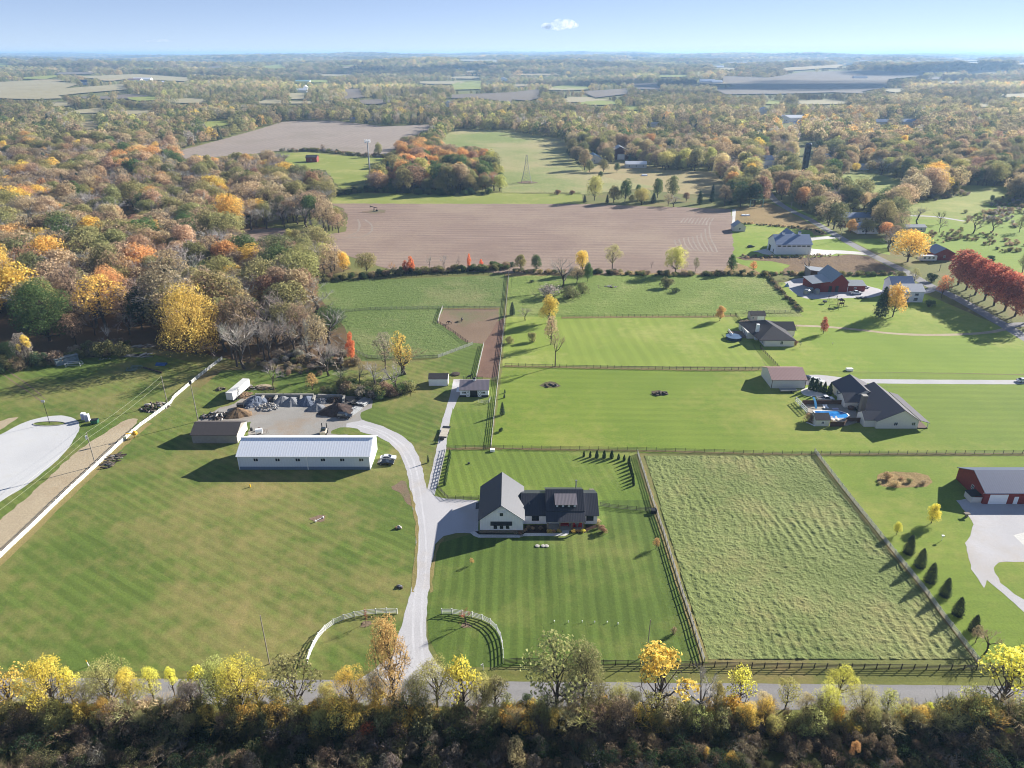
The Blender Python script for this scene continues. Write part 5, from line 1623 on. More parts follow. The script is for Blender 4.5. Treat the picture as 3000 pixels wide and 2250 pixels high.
class Bld:
    def __init__(s, name, label, cat, o, group=None):
        s.o = Vector((o[0], o[1], o[2] if len(o) > 2 else 0))
        s.root = thing(name, label, cat, s.o, 0, group)

    def put(s, name, mb, mat, parent=None, label=None):
        q = s.o if parent is None else Vector((0, 0, 0))
        if parent is None:
            mb.v = [(x - s.o.x, y - s.o.y, z - s.o.z) for x, y, z in mb.v]
        else:
            mb.v = [(x - s.o.x, y - s.o.y, z - s.o.z) for x, y, z in mb.v]
        ob = mb.build(name, mat, parent or s.root)
        if label:
            ob['label'] = label
        return ob

    def box(s, name, x0, x1, y0, y1, z0, z1, mat, parent=None, tx=0, ty=0, label=None):
        m = MB()
        m.box(x0, x1, y0, y1, z0, z1, 0, tx, ty)
        return s.put(name, m, mat, parent, label)

    def gable(s, x0, x1, y0, y1, eave, ridge, axis, wall, roof, ov=.4, th=.16, z0=0, wname='wall', rname='roof', off=0.0, hip=0.0, trim=None):
        """off moves the ridge from the middle; hip pulls the ridge ends in"""
        m = MB()
        if axis == 'x':
            c = (y0 + y1) / 2 + off
            if hip:
                m.box(x0, x1, y0, y1, z0, eave)
            else:
                m.add([(x0, y0, z0), (x1, y0, z0), (x1, y1, z0), (x0, y1, z0), (x0, y0, eave), (x1, y0, eave), (x1, y1, eave), (x0, y1, eave), (x0, c, ridge), (x1, c, ridge)],
                      [(3, 2, 1, 0), (0, 1, 5, 4), (2, 3, 7, 6), (1, 2, 6, 9, 5), (3, 0, 4, 8, 7), (4, 5, 9, 8), (6, 7, 8, 9)])
            sl0 = (ridge - eave) / (c - y0)
            sl1 = (ridge - eave) / (y1 - c)
            A, B = x0 - ov, x1 + ov
            if hip:
                h0, h1 = x0 + hip, x1 - hip
                sx = (ridge - eave) / hip
                ez = eave - ov * sl0
                q = [(A, y0 - ov, ez), (B, y0 - ov, ez), (B, y1 + ov, ez), (A, y1 + ov, ez), (h0, c, ridge), (h1, c, ridge)]
                v = [(a, b, z_ + .02) for a, b, z_ in q] + [(a, b, z_ + .02 + th) for a, b, z_ in q]
                f = [(0, 1, 7, 6), (1, 2, 8, 7), (2, 3, 9, 8), (3, 0, 6, 9), (6, 7, 11, 10), (7, 8, 11), (8, 9, 10, 11), (9, 6, 10), (3, 2, 1, 0)]
                r_ = MB()
                r_.add(v, f)
            else:
                r_ = MB()
                prof = [(y0 - ov, eave - ov * sl0), (c, ridge), (y1 + ov, eave - ov * sl1)]
                v = []
                for x in (A, B):
                    v += [(x, a, b + .02) for a, b in prof] + [(x, a, b + .02 + th) for a, b in prof]
                r_.add(v, [(3, 4, 10, 9), (4, 5, 11, 10), (1, 0, 6, 7), (2, 1, 7, 8), (0, 3, 9, 6), (5, 2, 8, 11), (0, 1, 4, 3), (1, 2, 5, 4), (7, 6, 9, 10), (8, 7, 10, 11)])
        else:
            c = (x0 + x1) / 2 + off
            m.add([(x0, y0, z0), (x1, y0, z0), (x1, y1, z0), (x0, y1, z0), (x0, y0, eave), (x1, y0, eave), (x1, y1, eave), (x0, y1, eave), (c, y0, ridge), (c, y1, ridge)],
                  [(3, 2, 1, 0), (1, 2, 6, 5), (3, 0, 4, 7), (0, 1, 5, 8, 4), (2, 3, 7, 9, 6), (5, 6, 9, 8), (7, 4, 8, 9)])
            sl0 = (ridge - eave) / (c - x0)
            sl1 = (ridge - eave) / (x1 - c)
            A, B = y0 - ov, y1 + ov
            prof = [(x0 - ov, eave - ov * sl0), (c, ridge), (x1 + ov, eave - ov * sl1)]
            v = []
            for y in (A, B):
                v += [(a, y, b + .02) for a, b in prof] + [(a, y, b + .02 + th) for a, b in prof]
            r_ = MB()
            r_.add(v, [(4, 3, 9, 10), (5, 4, 10, 11), (0, 1, 7, 6), (1, 2, 8, 7), (3, 0, 6, 9), (2, 5, 11, 8), (1, 0, 3, 4), (2, 1, 4, 5), (6, 7, 10, 9), (7, 8, 11, 10)])
        w = s.put(wname, m, wall)
        return w, s.put(rname, r_, roof)

    def slab(s, name, pts, mat, th=.14, parent=None):
        m = MB()
        m.add([(x, y, z) for x, y, z in pts] + [(x, y, z + th) for x, y, z in pts], [(3, 2, 1, 0), (4, 5, 6, 7), (0, 1, 5, 4), (1, 2, 6, 5), (2, 3, 7, 6), (3, 0, 4, 7)])
        return s.put(name, m, mat, parent)

    def win(s, face, a, b, z, w, h, at, frame=TRIM, glass=GLASS, name='window', bars=1, shutters=None):
        """face s/w/e; a..: centre along the wall; at: the wall's own coordinate"""
        m, g, sh = MB(), MB(), MB()
        t = .07

        def bx(M, u0, u1, z0, z1, d0, d1):
            if face == 's':
                M.box(u0, u1, at - d1, at - d0, z0, z1)
            elif face == 'n':
                M.box(u0, u1, at + d0, at + d1, z0, z1)
            elif face == 'w':
                M.box(at - d1, at - d0, u0, u1, z0, z1)
            else:
                M.box(at + d0, at + d1, u0, u1, z0, z1)
        u0, u1, z0, z1 = a - w / 2, a + w / 2, z - h / 2, z + h / 2
        bx(m, u0 - t, u1 + t, z1, z1 + t, .003, .07)
        bx(m, u0 - t, u1 + t, z0 - t, z0, .003, .09)
        bx(m, u0 - t, u0, z0, z1, .003, .07)
        bx(m, u1, u1 + t, z0, z1, .003, .07)
        for i in range(bars):
            c = u0 + (u1 - u0) * (i + 1) / (bars + 1)
            bx(m, c - .035, c + .035, z0, z1, .003, .06)
        bx(g, u0, u1, z0, z1, .004, .03)
        f = s.put(name, m, frame)
        s.put('pane', g, glass, f)
        if shutters:
            for q in (u0 - t - .38, u1 + t + .02):
                sm = MB()
                if face == 's':
                    sm.box(q, q + .36, at - .06, at - .004, z0, z1)
                s.put('shutter', sm, shutters, f)
        return f

    def door(s, face, a, z1, w, at, mat, z0=.05, name='door', depth=.06):
        u0, u1 = a - w / 2, a + w / 2
        m = MB()
        if face == 's':
            m.box(u0, u1, at - depth, at - .004, z0, z1)
        elif face == 'w':
            m.box(at - depth, at - .004, u0, u1, z0, z1)
        else:
            m.box(at + .004, at + depth, u0, u1, z0, z1)
        return s.put(name, m, mat)


# ---- the black-roofed white farmhouse
hb = Bld('farmhouse', 'white modern farmhouse with black metal roofs and a garage wing at the gravel drive', 'house', (7, 153))
hb.gable(-8.1, 2.8, 146.9, 161.6, 4.1, 8.35, 'y', WHITEV, CHARY, .45, wname='garage_wall', rname='garage_roof')
hb.box('stone_base', -8.22, 2.92, 146.72, 146.88, 0, .85, STONE)
hb.gable(2.81, 21.9, 150.6, 161.6, 2.85, 5.55, 'x', WHITEV, CHAR, .4, wname='wing_wall', rname='wing_roof')
hb.gable(8.9, 18.3, 150.55, 161.0, 4.1, 7.0, 'x', WHITEV, CHAR, .25, z0=.05, wname='centre_wall', rname='centre_roof')
hb.slab('porch_roof', [(8.6, 147.4, 2.75), (18.6, 147.4, 2.75), (18.6, 150.5, 3.95), (8.6, 150.5, 3.95)], CHAR)
hb.box('porch_floor', 8.9, 18.4, 147.7, 150.5, 0, .22, CONCB)
for x in (9.1, 12.1, 15.2, 18.2):
    hb.box('porch_post', x - .14, x + .14, 147.75, 148.03, .22, 2.72, WOOD)
hb.box('porch_beam', 8.8, 18.5, 147.74, 148.04, 2.45, 2.72, TRIM)
hb.box('dormer_wall', 11.3, 16.3, 151.35, 154.0, 4.3, 5.55, TRIM)
hb.slab('dormer_roof', [(10.95, 150.95, 5.5), (16.65, 150.95, 5.5), (16.65, 154.6, 6.55), (10.95, 154.6, 6.55)], plain("sunlit_seamed_roof", (150, 142, 146), .4, .2, k=.8, var=.04, lines=('x', .36, .4)), .1)  # dormer metal coloured pale for the light on its shallow slope
for x in (12.3, 13.8, 15.3):
    hb.win('s', x, 0, 5.02, .8, .55, 151.35, BLACKF, name='dormer_window')
for x in (-4.2, -2.65, -1.1):
    hb.win('s', x, 0, 1.95, .72, 1.35, 146.9, BLACKF, name='garage_window', bars=0)
hb.slab('awning', [(-5.4, 145.9, 2.85), (0.0, 145.9, 2.85), (0.0, 146.88, 3.35), (-5.4, 146.88, 3.35)], BLACKF, .08)
hb.win('s', -2.65, 0, 5.55, .7, .7, 146.9, BLACKF, name='gable_vent', bars=0)
m = MB()
for a, b in (((-4.4, 6.35), (-.9, 6.35)), ((-4.4, 6.4), (-2.65, 7.9)), ((-.9, 6.4), (-2.65, 7.9)), ((-2.65, 6.4), (-2.65, 7.9))):
    m.bar((a[0], 146.6, a[1]), (b[0], 146.6, b[1]), .12, .12)
hb.put('gable_truss', m, TRIM)
hb.win('s', 6.0, 0, 1.75, 1.7, 1.35, 150.6, BLACKF)
hb.win('s', 20.0, 0, 1.75, 1.7, 1.35, 150.6, BLACKF)
hb.win('s', 10.4, 0, 1.6, 1.5, 1.2, 150.55, BLACKF)
hb.door('s', 13.4, 2.4, 1.5, 150.55, BLACKF)
hb.win('s', 16.8, 0, 1.6, 1.8, 1.3, 150.55, BLACKF)
for y in (150.5, 156.5):
    hb.door('w', y, 2.9, 4.6, -8.1, TRIM, name='garage_door')
m = MB()
m.tube((16.9, 158.6, 5.6), (16.9, 158.6, 7.9), .16, .16, 8)
m.tube((16.9, 158.6, 7.9), (16.9, 158.6, 8.1), .28, .28, 8)
hb.put('chimney_pipe', m, STEEL)
m = MB()
m.tube((4.6, 153.2, 4.1), (4.6, 153.2, 4.75), .09, .09, 6)
hb.put('vent_pipe', m, STEEL)
hb.box('deck', 18.4, 22.6, 161.7, 164.6, 0, .5, WOOD)
hb.box('outdoor_kitchen', 21.2, 22.4, 163.2, 164.4, .5, 1.7, STONE)
hb.box('front_step', 2.0, 2.8, 145.2, 146.2, 0, .15, CONCB)
hb.slab('side_awning', [(-9.4, 152.2, 3.4), (-8.12, 152.2, 3.75), (-8.12, 154.9, 3.75), (-9.4, 154.9, 3.4)], BLACKF, .08)


def adirondack(mat):
    m = MB()
    m.box(-.35, .35, -.3, .3, .3, .38)
    m.add([(-.35, .25, .3), (.35, .25, .3), (.42, .55, 1.1), (-.42, .55, 1.1), (-.35, .32, .3), (.35, .32, .3), (.42, .62, 1.1), (-.42, .62, 1.1)], [(0, 1, 2, 3), (7, 6, 5, 4), (0, 4, 5, 1), (1, 5, 6, 2), (2, 6, 7, 3), (3, 7, 4, 0)])
    for x in (-.4, .4):
        m.box(x - .06, x + .06, -.4, .35, .52, .57)
        m.box(x - .04, x + .04, -.38, -.28, 0, .52)
        m.box(x - .04, x + .04, .2, .3, 0, .52)
    return m


REDP = plain("red_paint", (186, 34, 44), .5, k=.8, var=.05)
one('porch_chair', adirondack(REDP), REDP, 'red slatted armchair on the right part of the farmhouse porch, left of two', 'chair', (15.9, 148.9, .22), .3)
one('porch_chair', adirondack(REDP), REDP, 'red slatted armchair on the right part of the farmhouse porch, right of two', 'chair', (17.4, 148.9, .22), -.3)
m = MB()
m.box(-1.0, 1.0, -.35, .35, .3, .5)
m.box(-1.0, 1.0, .3, .4, .5, 1.0)
m.box(-1.05, -.92, -.35, .35, .1, .75)
m.box(.92, 1.05, -.35, .35, .1, .75)
for x in (-.9, .9):
    m.box(x - .05, x + .05, -.3, .3, 0, .3)
one('porch_bench', m, REDP, 'dark red bench in the middle of the farmhouse porch', 'bench', (13.5, 149.5, .22))

# ---- long white-roofed barn
b = Bld('long_barn', 'long pole barn with white ribbed roof and pale blue-grey steel walls', 'barn', (-60, 183))
b.gable(-79.3, -41.2, 176.9, 188.6, 4.7, 7.35, 'x', BLUEG, WROOF, .35)
b.box('wainscot', -79.36, -41.14, 176.84, 176.895, 0, 1.0, BLUEW)
b.box('ridge_cap', -79.7, -40.8, 182.4, 183.1, 7.46, 7.66, TRIM)
b.box('gutter', -79.6, -40.9, 176.35, 176.5, 4.52, 4.66, TRIM)
for x in (-79.25, -59.3, -41.3):
    b.box('downspout', x - .09, x + .09, 176.7, 176.85, .1, 4.5, TRIM)
for q in (790, 1048, 1287, 1585, 1813, 2038):
    x = P('y', q, 985, 3.9).x
    b.win('s', x, 0, 3.3, 1.25, .95, 176.9)
b.door('e', 182.7, 3.8, 4.2, -41.2, TRIM, name='overhead_door')
# ---- brown-roofed block barn
b = Bld('block_barn', 'low barn with brown shingled roof and grey block wall behind the long barn', 'barn', (-92, 196))
b.gable(-99.2, -85.3, 192.3, 201.3, 3.0, 5.0, 'x', GREYS, SHINGB, .35)
b.box('cream_gable_cladding', -85.29, -85.2, 192.4, 201.2, .1, 3.0, CREAM)
b.door('e', 196.8, 2.6, 2.6, -85.2, TRIM, name='overhead_door')
# ---- shed and stable
b = Bld('garden_shed', 'white storage shed with grey shingle roof beside the stable', 'shed', (-27, 236.5))
b.gable(-30.3, -23.4, 234.3, 238.7, 2.75, 3.95, 'x', TRIM, SHINGB, .15)
b.door('e', 236.5, 2.2, 1.8, -23.4, TRIM)
b.box('painted_corner_shadow', -23.52, -23.36, 234.2, 234.3, 0, 2.7, BLACKF)  # black strip standing in for the shadow at the shed corner
b = Bld('stable', 'white stable with striped grey metal roof, cupola and cross-braced doors', 'stable', (-13.5, 229))
STR = plain("sheen_grey_roof", (172, 160, 164), .35, .3, k=.75, var=.04, lines=('x', .45, .62))
b.gable(-18.3, -8.3, 225.0, 233.6, 2.75, 4.5, 'x', WHITEV, STR, .3)
b.box('black_skirting', -18.36, -8.24, 224.93, 224.99, 0, .75, BLACKF)
b.box('dark_doorway_sheet', -14.75, -12.15, 224.93, 224.996, .02, 2.55, BLACKF)  # black sheet on the wall stands in for the dark inside
for x in (-15.5, -11.4):
    for z in (.15, 1.4):
        m = MB()
        m.box(x - .62, x + .62, 224.85, 224.92, z, z + 1.15)
        d = b.put('stall_door', m, TRIM)
        m = MB()
        m.bar((x - .5, 224.82, z + .1), (x + .5, 224.82, z + 1.05), .05, .09)
        m.bar((x - .5, 224.82, z + 1.05), (x + .5, 224.82, z + .1), .05, .09)
        b.put('brace', m, BLACKF, d)
for x in (-16.8, -10.1):
    b.win('s', x, 0, 1.75, .4, .7, 225.0, TRIM, bars=0, shutters=BLACKF)
m = MB()
m.box(-13.75, -12.95, 228.9, 229.7, 4.3, 5.2)
cu = b.put('cupola', m, TRIM)
m = MB()
m.add([(-13.95, 228.7, 5.2), (-12.75, 228.7, 5.2), (-12.75, 229.9, 5.2), (-13.95, 229.9, 5.2), (-13.35, 229.3, 5.9)], [(3, 2, 1, 0), (0, 1, 4), (1, 2, 4), (2, 3, 4), (3, 0, 4)])
b.put('cupola_roof', m, BLACKF, cu)
b.box('side_awning', -19.6, -18.32, 225.2, 229.0, 1.9, 2.0, TRIM)

# ---- pool house property
a = P('p', 1478, 832)
e = P('p', 1990, 836)
x0, x1, yf = a.x, e.x, a.y
yb = yf + 21
b = Bld('pool_house_home', 'cream ranch house with grey shingle roof and tall stone chimney beside the pool', 'house', (x0 + 8, yf + 8))
ROOFP = plain("grey_shingles", (98, 95, 102), .9, k=.9, var=.15, scale=3)
b.gable(x0 - .2, x1, yf, yb, 2.9, 6.6, 'y', CREAM, ROOFP, .45, wname='main_wall', rname='main_roof', off=1.2)
b.slab('porch_roof', [(x1 + .3, yf - .3, 2.95), (x1 + 3.6, yf - .3, 2.0), (x1 + 3.6, yb, 2.0), (x1 + .3, yb, 2.95)], ROOFP)
for i in range(5):
    b.box('porch_post', x1 + 3.2, x1 + 3.35, yf + .2 + i * 5, yf + .35 + i * 5, 0, 2.0, TRIM)
b.box('porch_floor', x1 + .02, x1 + 3.4, yf, yb, 0, .3, WOODD)
b.gable(x0 - 3.6, x0 + 3.0, yf + 1.2, yf + 6.6, 2.6, 4.3, 'x', CREAM, ROOFP, .3, wname='cross_wall', rname='cross_roof')
b.box('chimney', x0 - 1.8, x0 - .3, yf + 8.6, yf + 10.2, 0, 7.3, STONE)
b.box('chimney_cap', x0 - 1.9, x0 - .2, yf + 8.5, yf + 10.3, 7.3, 7.5, CONCB)
gx0 = P('p', 1095, 548).x
gy0 = P('p', 1095, 548).y
b.gable(x0 - 4.6, x0 + 2, yf + 14, yf + 20, 2.7, 4.6, 'x', CREAM, ROOFP, .3, wname='link_wall', rname='link_roof')
b.gable(gx0, gx0 + 11.6, gy0, gy0 + 12.5, 3.0, 6.0, 'y', CREAM, ROOFP, .4, wname='garage_wall', rname='garage_roof')
for q in (1715, 1935):
    b.win('s', P('p', q, 760, 1.9).x, 0, 1.7, 1.1, 1.1, yf)
for q in (yf + 11.8, yf + 13.2):
    b.win('w', q, 0, 1.6, .9, 1.2, x0 - .2)
b.win('w', gy0 + 7.5, 0, 1.7, .9, 1.1, gx0)
b.door('w', gy0 + 1.6, 2.2, 1.0, gx0, BLACKF)
# pool, shed, fence screens
pz = .0
ps = Bld('pool_deck', 'raised wooden deck with grey boards round the swimming pool', 'deck', (x0 - 12, yf + 12))
pA = P('p', 600, 545)
pB = P('p', 1090, 545)
pC = P('p', 1400, 752)
pD = P('p', 1070, 800)
pE = P('p', 640, 640)
DECK = plain("deck_boards", (176, 166, 152), .8, k=.75, var=.1, lines=('x', .3, .8))
m = MB()
q = [(pA.x, pA.y), (pB.x, pB.y), (x0 - .7, pB.y - 2), (x0 - 3.8, pC.y), (pC.x - 9, pD.y), (pA.x + 7, pD.y), (pE.x - .5, pE.y)]
m.add([(x, y, .0) for x, y in q] + [(x, y, .55) for x, y in q], [tuple(range(6, -1, -1)), tuple(range(7, 14))] + [(i, (i + 1) % 7, 7 + (i + 1) % 7, 7 + i) for i in range(7)])
ps.put('decking', m, DECK)
pl0, pl1 = P('p', 700, 700, .6), P('p', 1120, 612, .6)
px0, px1, py0, py1 = P('p', 690, 610, .6).x, P('p', 1125, 660, .6).x, P('p', 900, 705, .6).y, P('p', 900, 612, .6).y
WATER = NT("pool_water")
co = WATER.n("TexCoord").outputs['Object']
WATER = WATER.bsdf(WATER.mix(WATER.ramp(WATER.noise(.5, 2, co), .35, .65), lin((20, 110, 190), .8), lin((52, 150, 222), .8)), .08, 0, .6, WATER.noise(3, 2, co), .2, .03)
poly = [(px0, py0), (px1 - 1.8, py0), (px1, py0 + 1.8), (px1, py1 - 1.8), (px1 - 1.8, py1), (px0, py1)]
ctr = Vector((sum(q[0] for q in poly) / 6, sum(q[1] for q in poly) / 6, 0))
sp = Bld('swimming_pool', 'blue swimming pool with a white rim set in the deck', 'pool', (ctr.x, ctr.y))
m = MB()
for i in range(6):
    a_, b_ = poly[i], poly[(i + 1) % 6]
    m.bar((a_[0], a_[1], .62), (b_[0], b_[1], .62), .35, .14)
sp.put('rim', m, TRIM)
m = MB()
m.add([(x, y, .60) for x, y in poly], [tuple(range(6))])
sp.put('water', m, WATER)
sl = P('p', 725, 585, .6)
m = MB()
for i in range(8):
    t0, t1 = i / 8, (i + 1) / 8
    m.bar((sl.x + .6 * math.sin(t0 * 2), sl.y + 4.5 * t0, .7 + 2.0 * t0), (sl.x + .6 * math.sin(t1 * 2), sl.y + 4.5 * t1, .7 + 2.0 * t1), .75, .12)
for yy in (4.5, 2.5):
    m.bar((sl.x + .3, sl.y + yy, .55), (sl.x + .5, sl.y + yy, .7 + 2.0 * yy / 4.5), .1, .1)
one('pool_slide', m, plain("light_blue_plastic", (96, 176, 226), .3, k=.8, var=.03), 'pale blue curved water slide at the pool', 'slide')


def lounger(mat):
    m = MB()
    m.box(-.33, .33, -.9, .4, .28, .36)
    m.add([(-.33, .4, .28), (.33, .4, .28), (.33, .95, .75), (-.33, .95, .75), (-.33, .4, .36), (.33, .4, .36), (.33, .95, .83), (-.33, .95, .83)], [(3, 2, 1, 0), (4, 5, 6, 7), (0, 1, 5, 4), (1, 2, 6, 5), (2, 3, 7, 6), (3, 0, 4, 7)])
    for x in (-.28, .28):
        for y in (-.8, .4):
            m.box(x - .03, x + .03, y - .03, y + .03, 0, .28)
    return m


for i, (x, y) in enumerate([(828, 575), (862, 575), (935, 722), (992, 718)]):
    one('pool_lounger', lounger(TRIM), TRIM, ['white lounger nearest the pool slide', 'white lounger on the far deck, right of the pair', 'white lounger between pool and pool shed, left one', 'white lounger between pool and pool shed, right one'][i], 'lounger', P('p', x, y, .56), .1 * i)
ov = P('p', 968, 588, .58)
m = MB()
m.box(-1, 1, -.5, .5, 0, .18)
one('air_mattress', m, plain("pale_lilac_plastic", (214, 204, 226), .5, k=.8, var=.1), 'pale lilac float lying on the deck north of the pool', 'pool float', ov, .1)
for i, (x, y) in enumerate([(1215, 612), (1262, 590)]):
    one('deck_chair', adirondack(BLACKF), BLACKF, ['dark chair with teal cushion on the deck near the house, left one', 'dark chair with teal cushion on the deck near the house, right one'][i], 'chair', P('p', x, y, .56), i * .8)
m = MB()
m.lathe([(1.0, 0), (1.05, .9), (.95, .95)], 14)
one('hot_tub', m, WOODD, 'brown round hot tub against the garage of the pool house', 'hot tub', P('p', 1160, 590, .56))
m = MB()
m.tube((0, 0, 0), (0, 0, 2.1), .04, .04, 6)
m.add([(1.3 * math.cos(i * math.pi / 4), 1.3 * math.sin(i * math.pi / 4), 1.9) for i in range(8)] + [(0, 0, 2.4)], [(i, (i + 1) % 8, 8) for i in range(8)])
TEAL = plain("teal_fabric", (70, 166, 178), .8, k=.8, var=.06)
one('parasol', m, TEAL, 'teal parasol beside the pool house wall', 'parasol', P('p', 1330, 560, .56))
s0 = P('p', 712, 802)
b = Bld('pool_shed', 'small cream shed with brown roof at the pool corner', 'shed', (s0.x + 2.3, s0.y + 2))
sx1 = P('p', 888, 802).x
b.gable(s0.x, sx1, s0.y, s0.y + 4.6, 2.3, 3.6, 'x', CREAM, SHINGB, .2)
b.win('s', (s0.x + sx1) / 2, 0, 1.3, .7, .8, s0.y)


def board_fence(name, label, pts, h, mat, top=None, w=.35):
    """close boards, each one a part, between posts"""
    rt = thing(name, label, 'fence', pts[0])
    meshes = {}
    for a, b in zip(pts[:-1], pts[1:]):
        d = b - a
        L = d.length
        n = max(1, int(L / w))
        ww = L / n
        key = round(ww, 3)
        if key not in meshes:
            mm = MB()
            mm.box(-ww / 2 + .008, ww / 2 - .008, -.02, .02, 0, h)
            meshes[key] = mm.mesh('board', mat)
        an = math.atan2(d.y, d.x)
        for i in range(n):
            p = a + d * ((i + .5) / n) - pts[0]
            link('board', meshes[key], rt, p, an)
        mm = MB()
        mm.bar(a - pts[0] + Vector((0, 0, h + .03)), b - pts[0] + Vector((0, 0, h + .03)), .12, .06)
        mm.build('top_rail', top or mat, rt)
    return rt


board_fence('board_screen', 'brown board screen along the far side of the pool deck', [P('p', 545, 545), P('p', 1085, 545)], 2.0, WOODD)
board_fence('board_screen', 'brown board screen between the pool deck and the ranch house', [P('p', 1090, 760), P('p', 1400, 758)], 1.8, WOODD)
board_fence('board_screen', 'brown board screen right of the pool shed', [P('p', 892, 808), P('p', 1070, 806), P('p', 1130, 745)], 1.7, WOODD)
m = MB()
A_, B_ = P('p', 470, 500), P('p', 610, 645)
for t in np.linspace(0, 1, 7):
    p = A_.lerp(B_, t)
    m.box(p.x - .08, p.x + .08, p.y - .08, p.y + .08, 0, 1.9)
for z in (.5, 1.1, 1.85):
    m.bar(A_ + Vector((0, 0, z)), B_ + Vector((0, 0, z)), .1, .22)
one('deck_railing', m, TRIM, 'pale railing along the left edge of the pool deck', 'railing')
m = MB()
m.bar(P('p', 610, 752, .05), P('p', 715, 800, .05), .5, .12)
one('white_gutter', m, TRIM, 'white board lying on the grass at the pool shed', 'board')

t0 = P('p', 165, 330)
t1 = P('p', 580, 322)
b = Bld('rose_roof_barn', 'cream steel barn with rose-brown metal roof near the patio', 'barn', ((t0.x + t1.x) / 2, t0.y + 5))
b.gable(t0.x, t1.x, t0.y, t0.y + 11.5, 3.4, 5.6, 'x', CREAM, SHINGP, .35)
b.door('e', t0.y + 5.5, 2.8, 3.4, t1.x, TRIM, name='overhead_door')
for x in (t0.x + .06, t1.x - .06):
    b.box('corner_trim', x - .1, x + .1, t0.y - .04, t0.y - .004, 0, 3.4, WOODD)

# ---- hipped ranch house with chimney
a = P('r', 478, 812)
e = P('r', 780, 815)
b = Bld('hipped_house', 'cream house with dark hipped roof and white chimney on the middle lawn', 'house', ((a.x + e.x) / 2, a.y + 8))
ROOFH = plain("black_shingles", (56, 54, 62), .9, k=.9, var=.15, scale=3)
ydeep = a.y + 21
m = MB()
ex0, ex1 = a.x, e.x
m.box(ex0, ex1, a.y, a.y + 9, 0, 2.8)
m.box(ex0 - 4.5, ex1, a.y + 8.9, ydeep, 0, 2.8)
b.put('wall', m, CREAM)
m = MB()
cx = (ex0 + ex1) / 2
ovh = .5
q = [(ex0 - 2.5, a.y - ovh), (ex1 + ovh, a.y - ovh), (ex1 + ovh, ydeep + ovh), (ex0 - 5.0, ydeep + ovh)]
rg = [(cx - .6, a.y + 8.2, 6.3), (cx - 1.8, ydeep - 6, 6.3)]
m.add([(x, y, 2.7) for x, y in q] + [(x, y, 2.86) for x, y in q] + rg, [(3, 2, 1, 0), (0, 1, 5, 4), (1, 2, 6, 5), (2, 3, 7, 6), (3, 0, 4, 7), (4, 5, 8), (5, 6, 9, 8), (6, 7, 9), (7, 4, 8, 9)])
b.put('roof', m, ROOFH)
b.gable(ex1 - 4.5, ex1 + 4.6, a.y + 12.0, ydeep - .5, 2.75, 4.9, 'x', CREAM, ROOFH, .4, wname='wing_wall', rname='wing_roof')
b.box('chimney', ex0 - 1.6, ex0 - .4, a.y + 7.0, a.y + 8.2, 0, 7.0, TRIM)
b.win('s', P('r', 652, 770, 1.6).x, 0, 1.6, 1.0, 1.4, a.y)
for i in range(4):
    b.win('w', a.y + 10.5 + i * 2.2, 0, 1.5, 1.0, 1.6, ex0 - 4.5)
for i in range(2):
    b.win('w', a.y + 2.0 + i * 2.6, 0, 1.5, 1.0, 1.6, ex0)
b.box('rear_deck', ex0 - 10.5, ex0 - 4.55, a.y + 9.5, a.y + 16, 0, .7, WOOD)
for i in range(6):
    b.box('deck_rail_post', ex0 - 10.5, ex0 - 10.35, a.y + 9.5 + i * 1.28, a.y + 9.62 + i * 1.28, .7, 1.7, TRIM)
b.box('deck_rail', ex0 - 10.52, ex0 - 10.33, a.y + 9.5, a.y + 16, 1.7, 1.8, TRIM)
s0 = P('r', 372, 552)
s1 = P('r', 485, 550)
b = Bld('lawn_shed', 'small pale pink shed with grey roof behind the hipped house', 'shed', ((s0.x + s1.x) / 2, s0.y + 2))
b.gable(s0.x - 1.5, s1.x, s0.y, s0.y + 4.5, 2.5, 3.7, 'x', plain("pale_pink_siding", (222, 208, 208), .7, k=.8, var=.04), SHINGB, .2)
b.door('s', (s0.x + s1.x) / 2 + .5, 2.1, 3.0, s0.y, TRIM)
b.win('s', s0.x - .4, 0, 1.4, .6, .8, s0.y)
pc = P('r', 170, 735)
b = Bld('round_pool', 'dark blue covered round pool beside the hipped house deck', 'pool', (pc.x, pc.y))
m = MB()
m.lathe([(3.3, 0), (3.3, 1.2), (3.45, 1.25)], 24, (pc.x, pc.y, 0))
b.put('pool_wall', m, plain("navy_steel", (40, 66, 96), .4, k=.8, var=.08))
m = MB()
m.lathe([(3.2, 1.26), (2.0, 1.18), (.1, 1.12)], 24, (pc.x, pc.y, 0))
b.put('cover', m, plain("blue_cover", (84, 116, 152), .5, k=.8, var=.2, scale=.6))

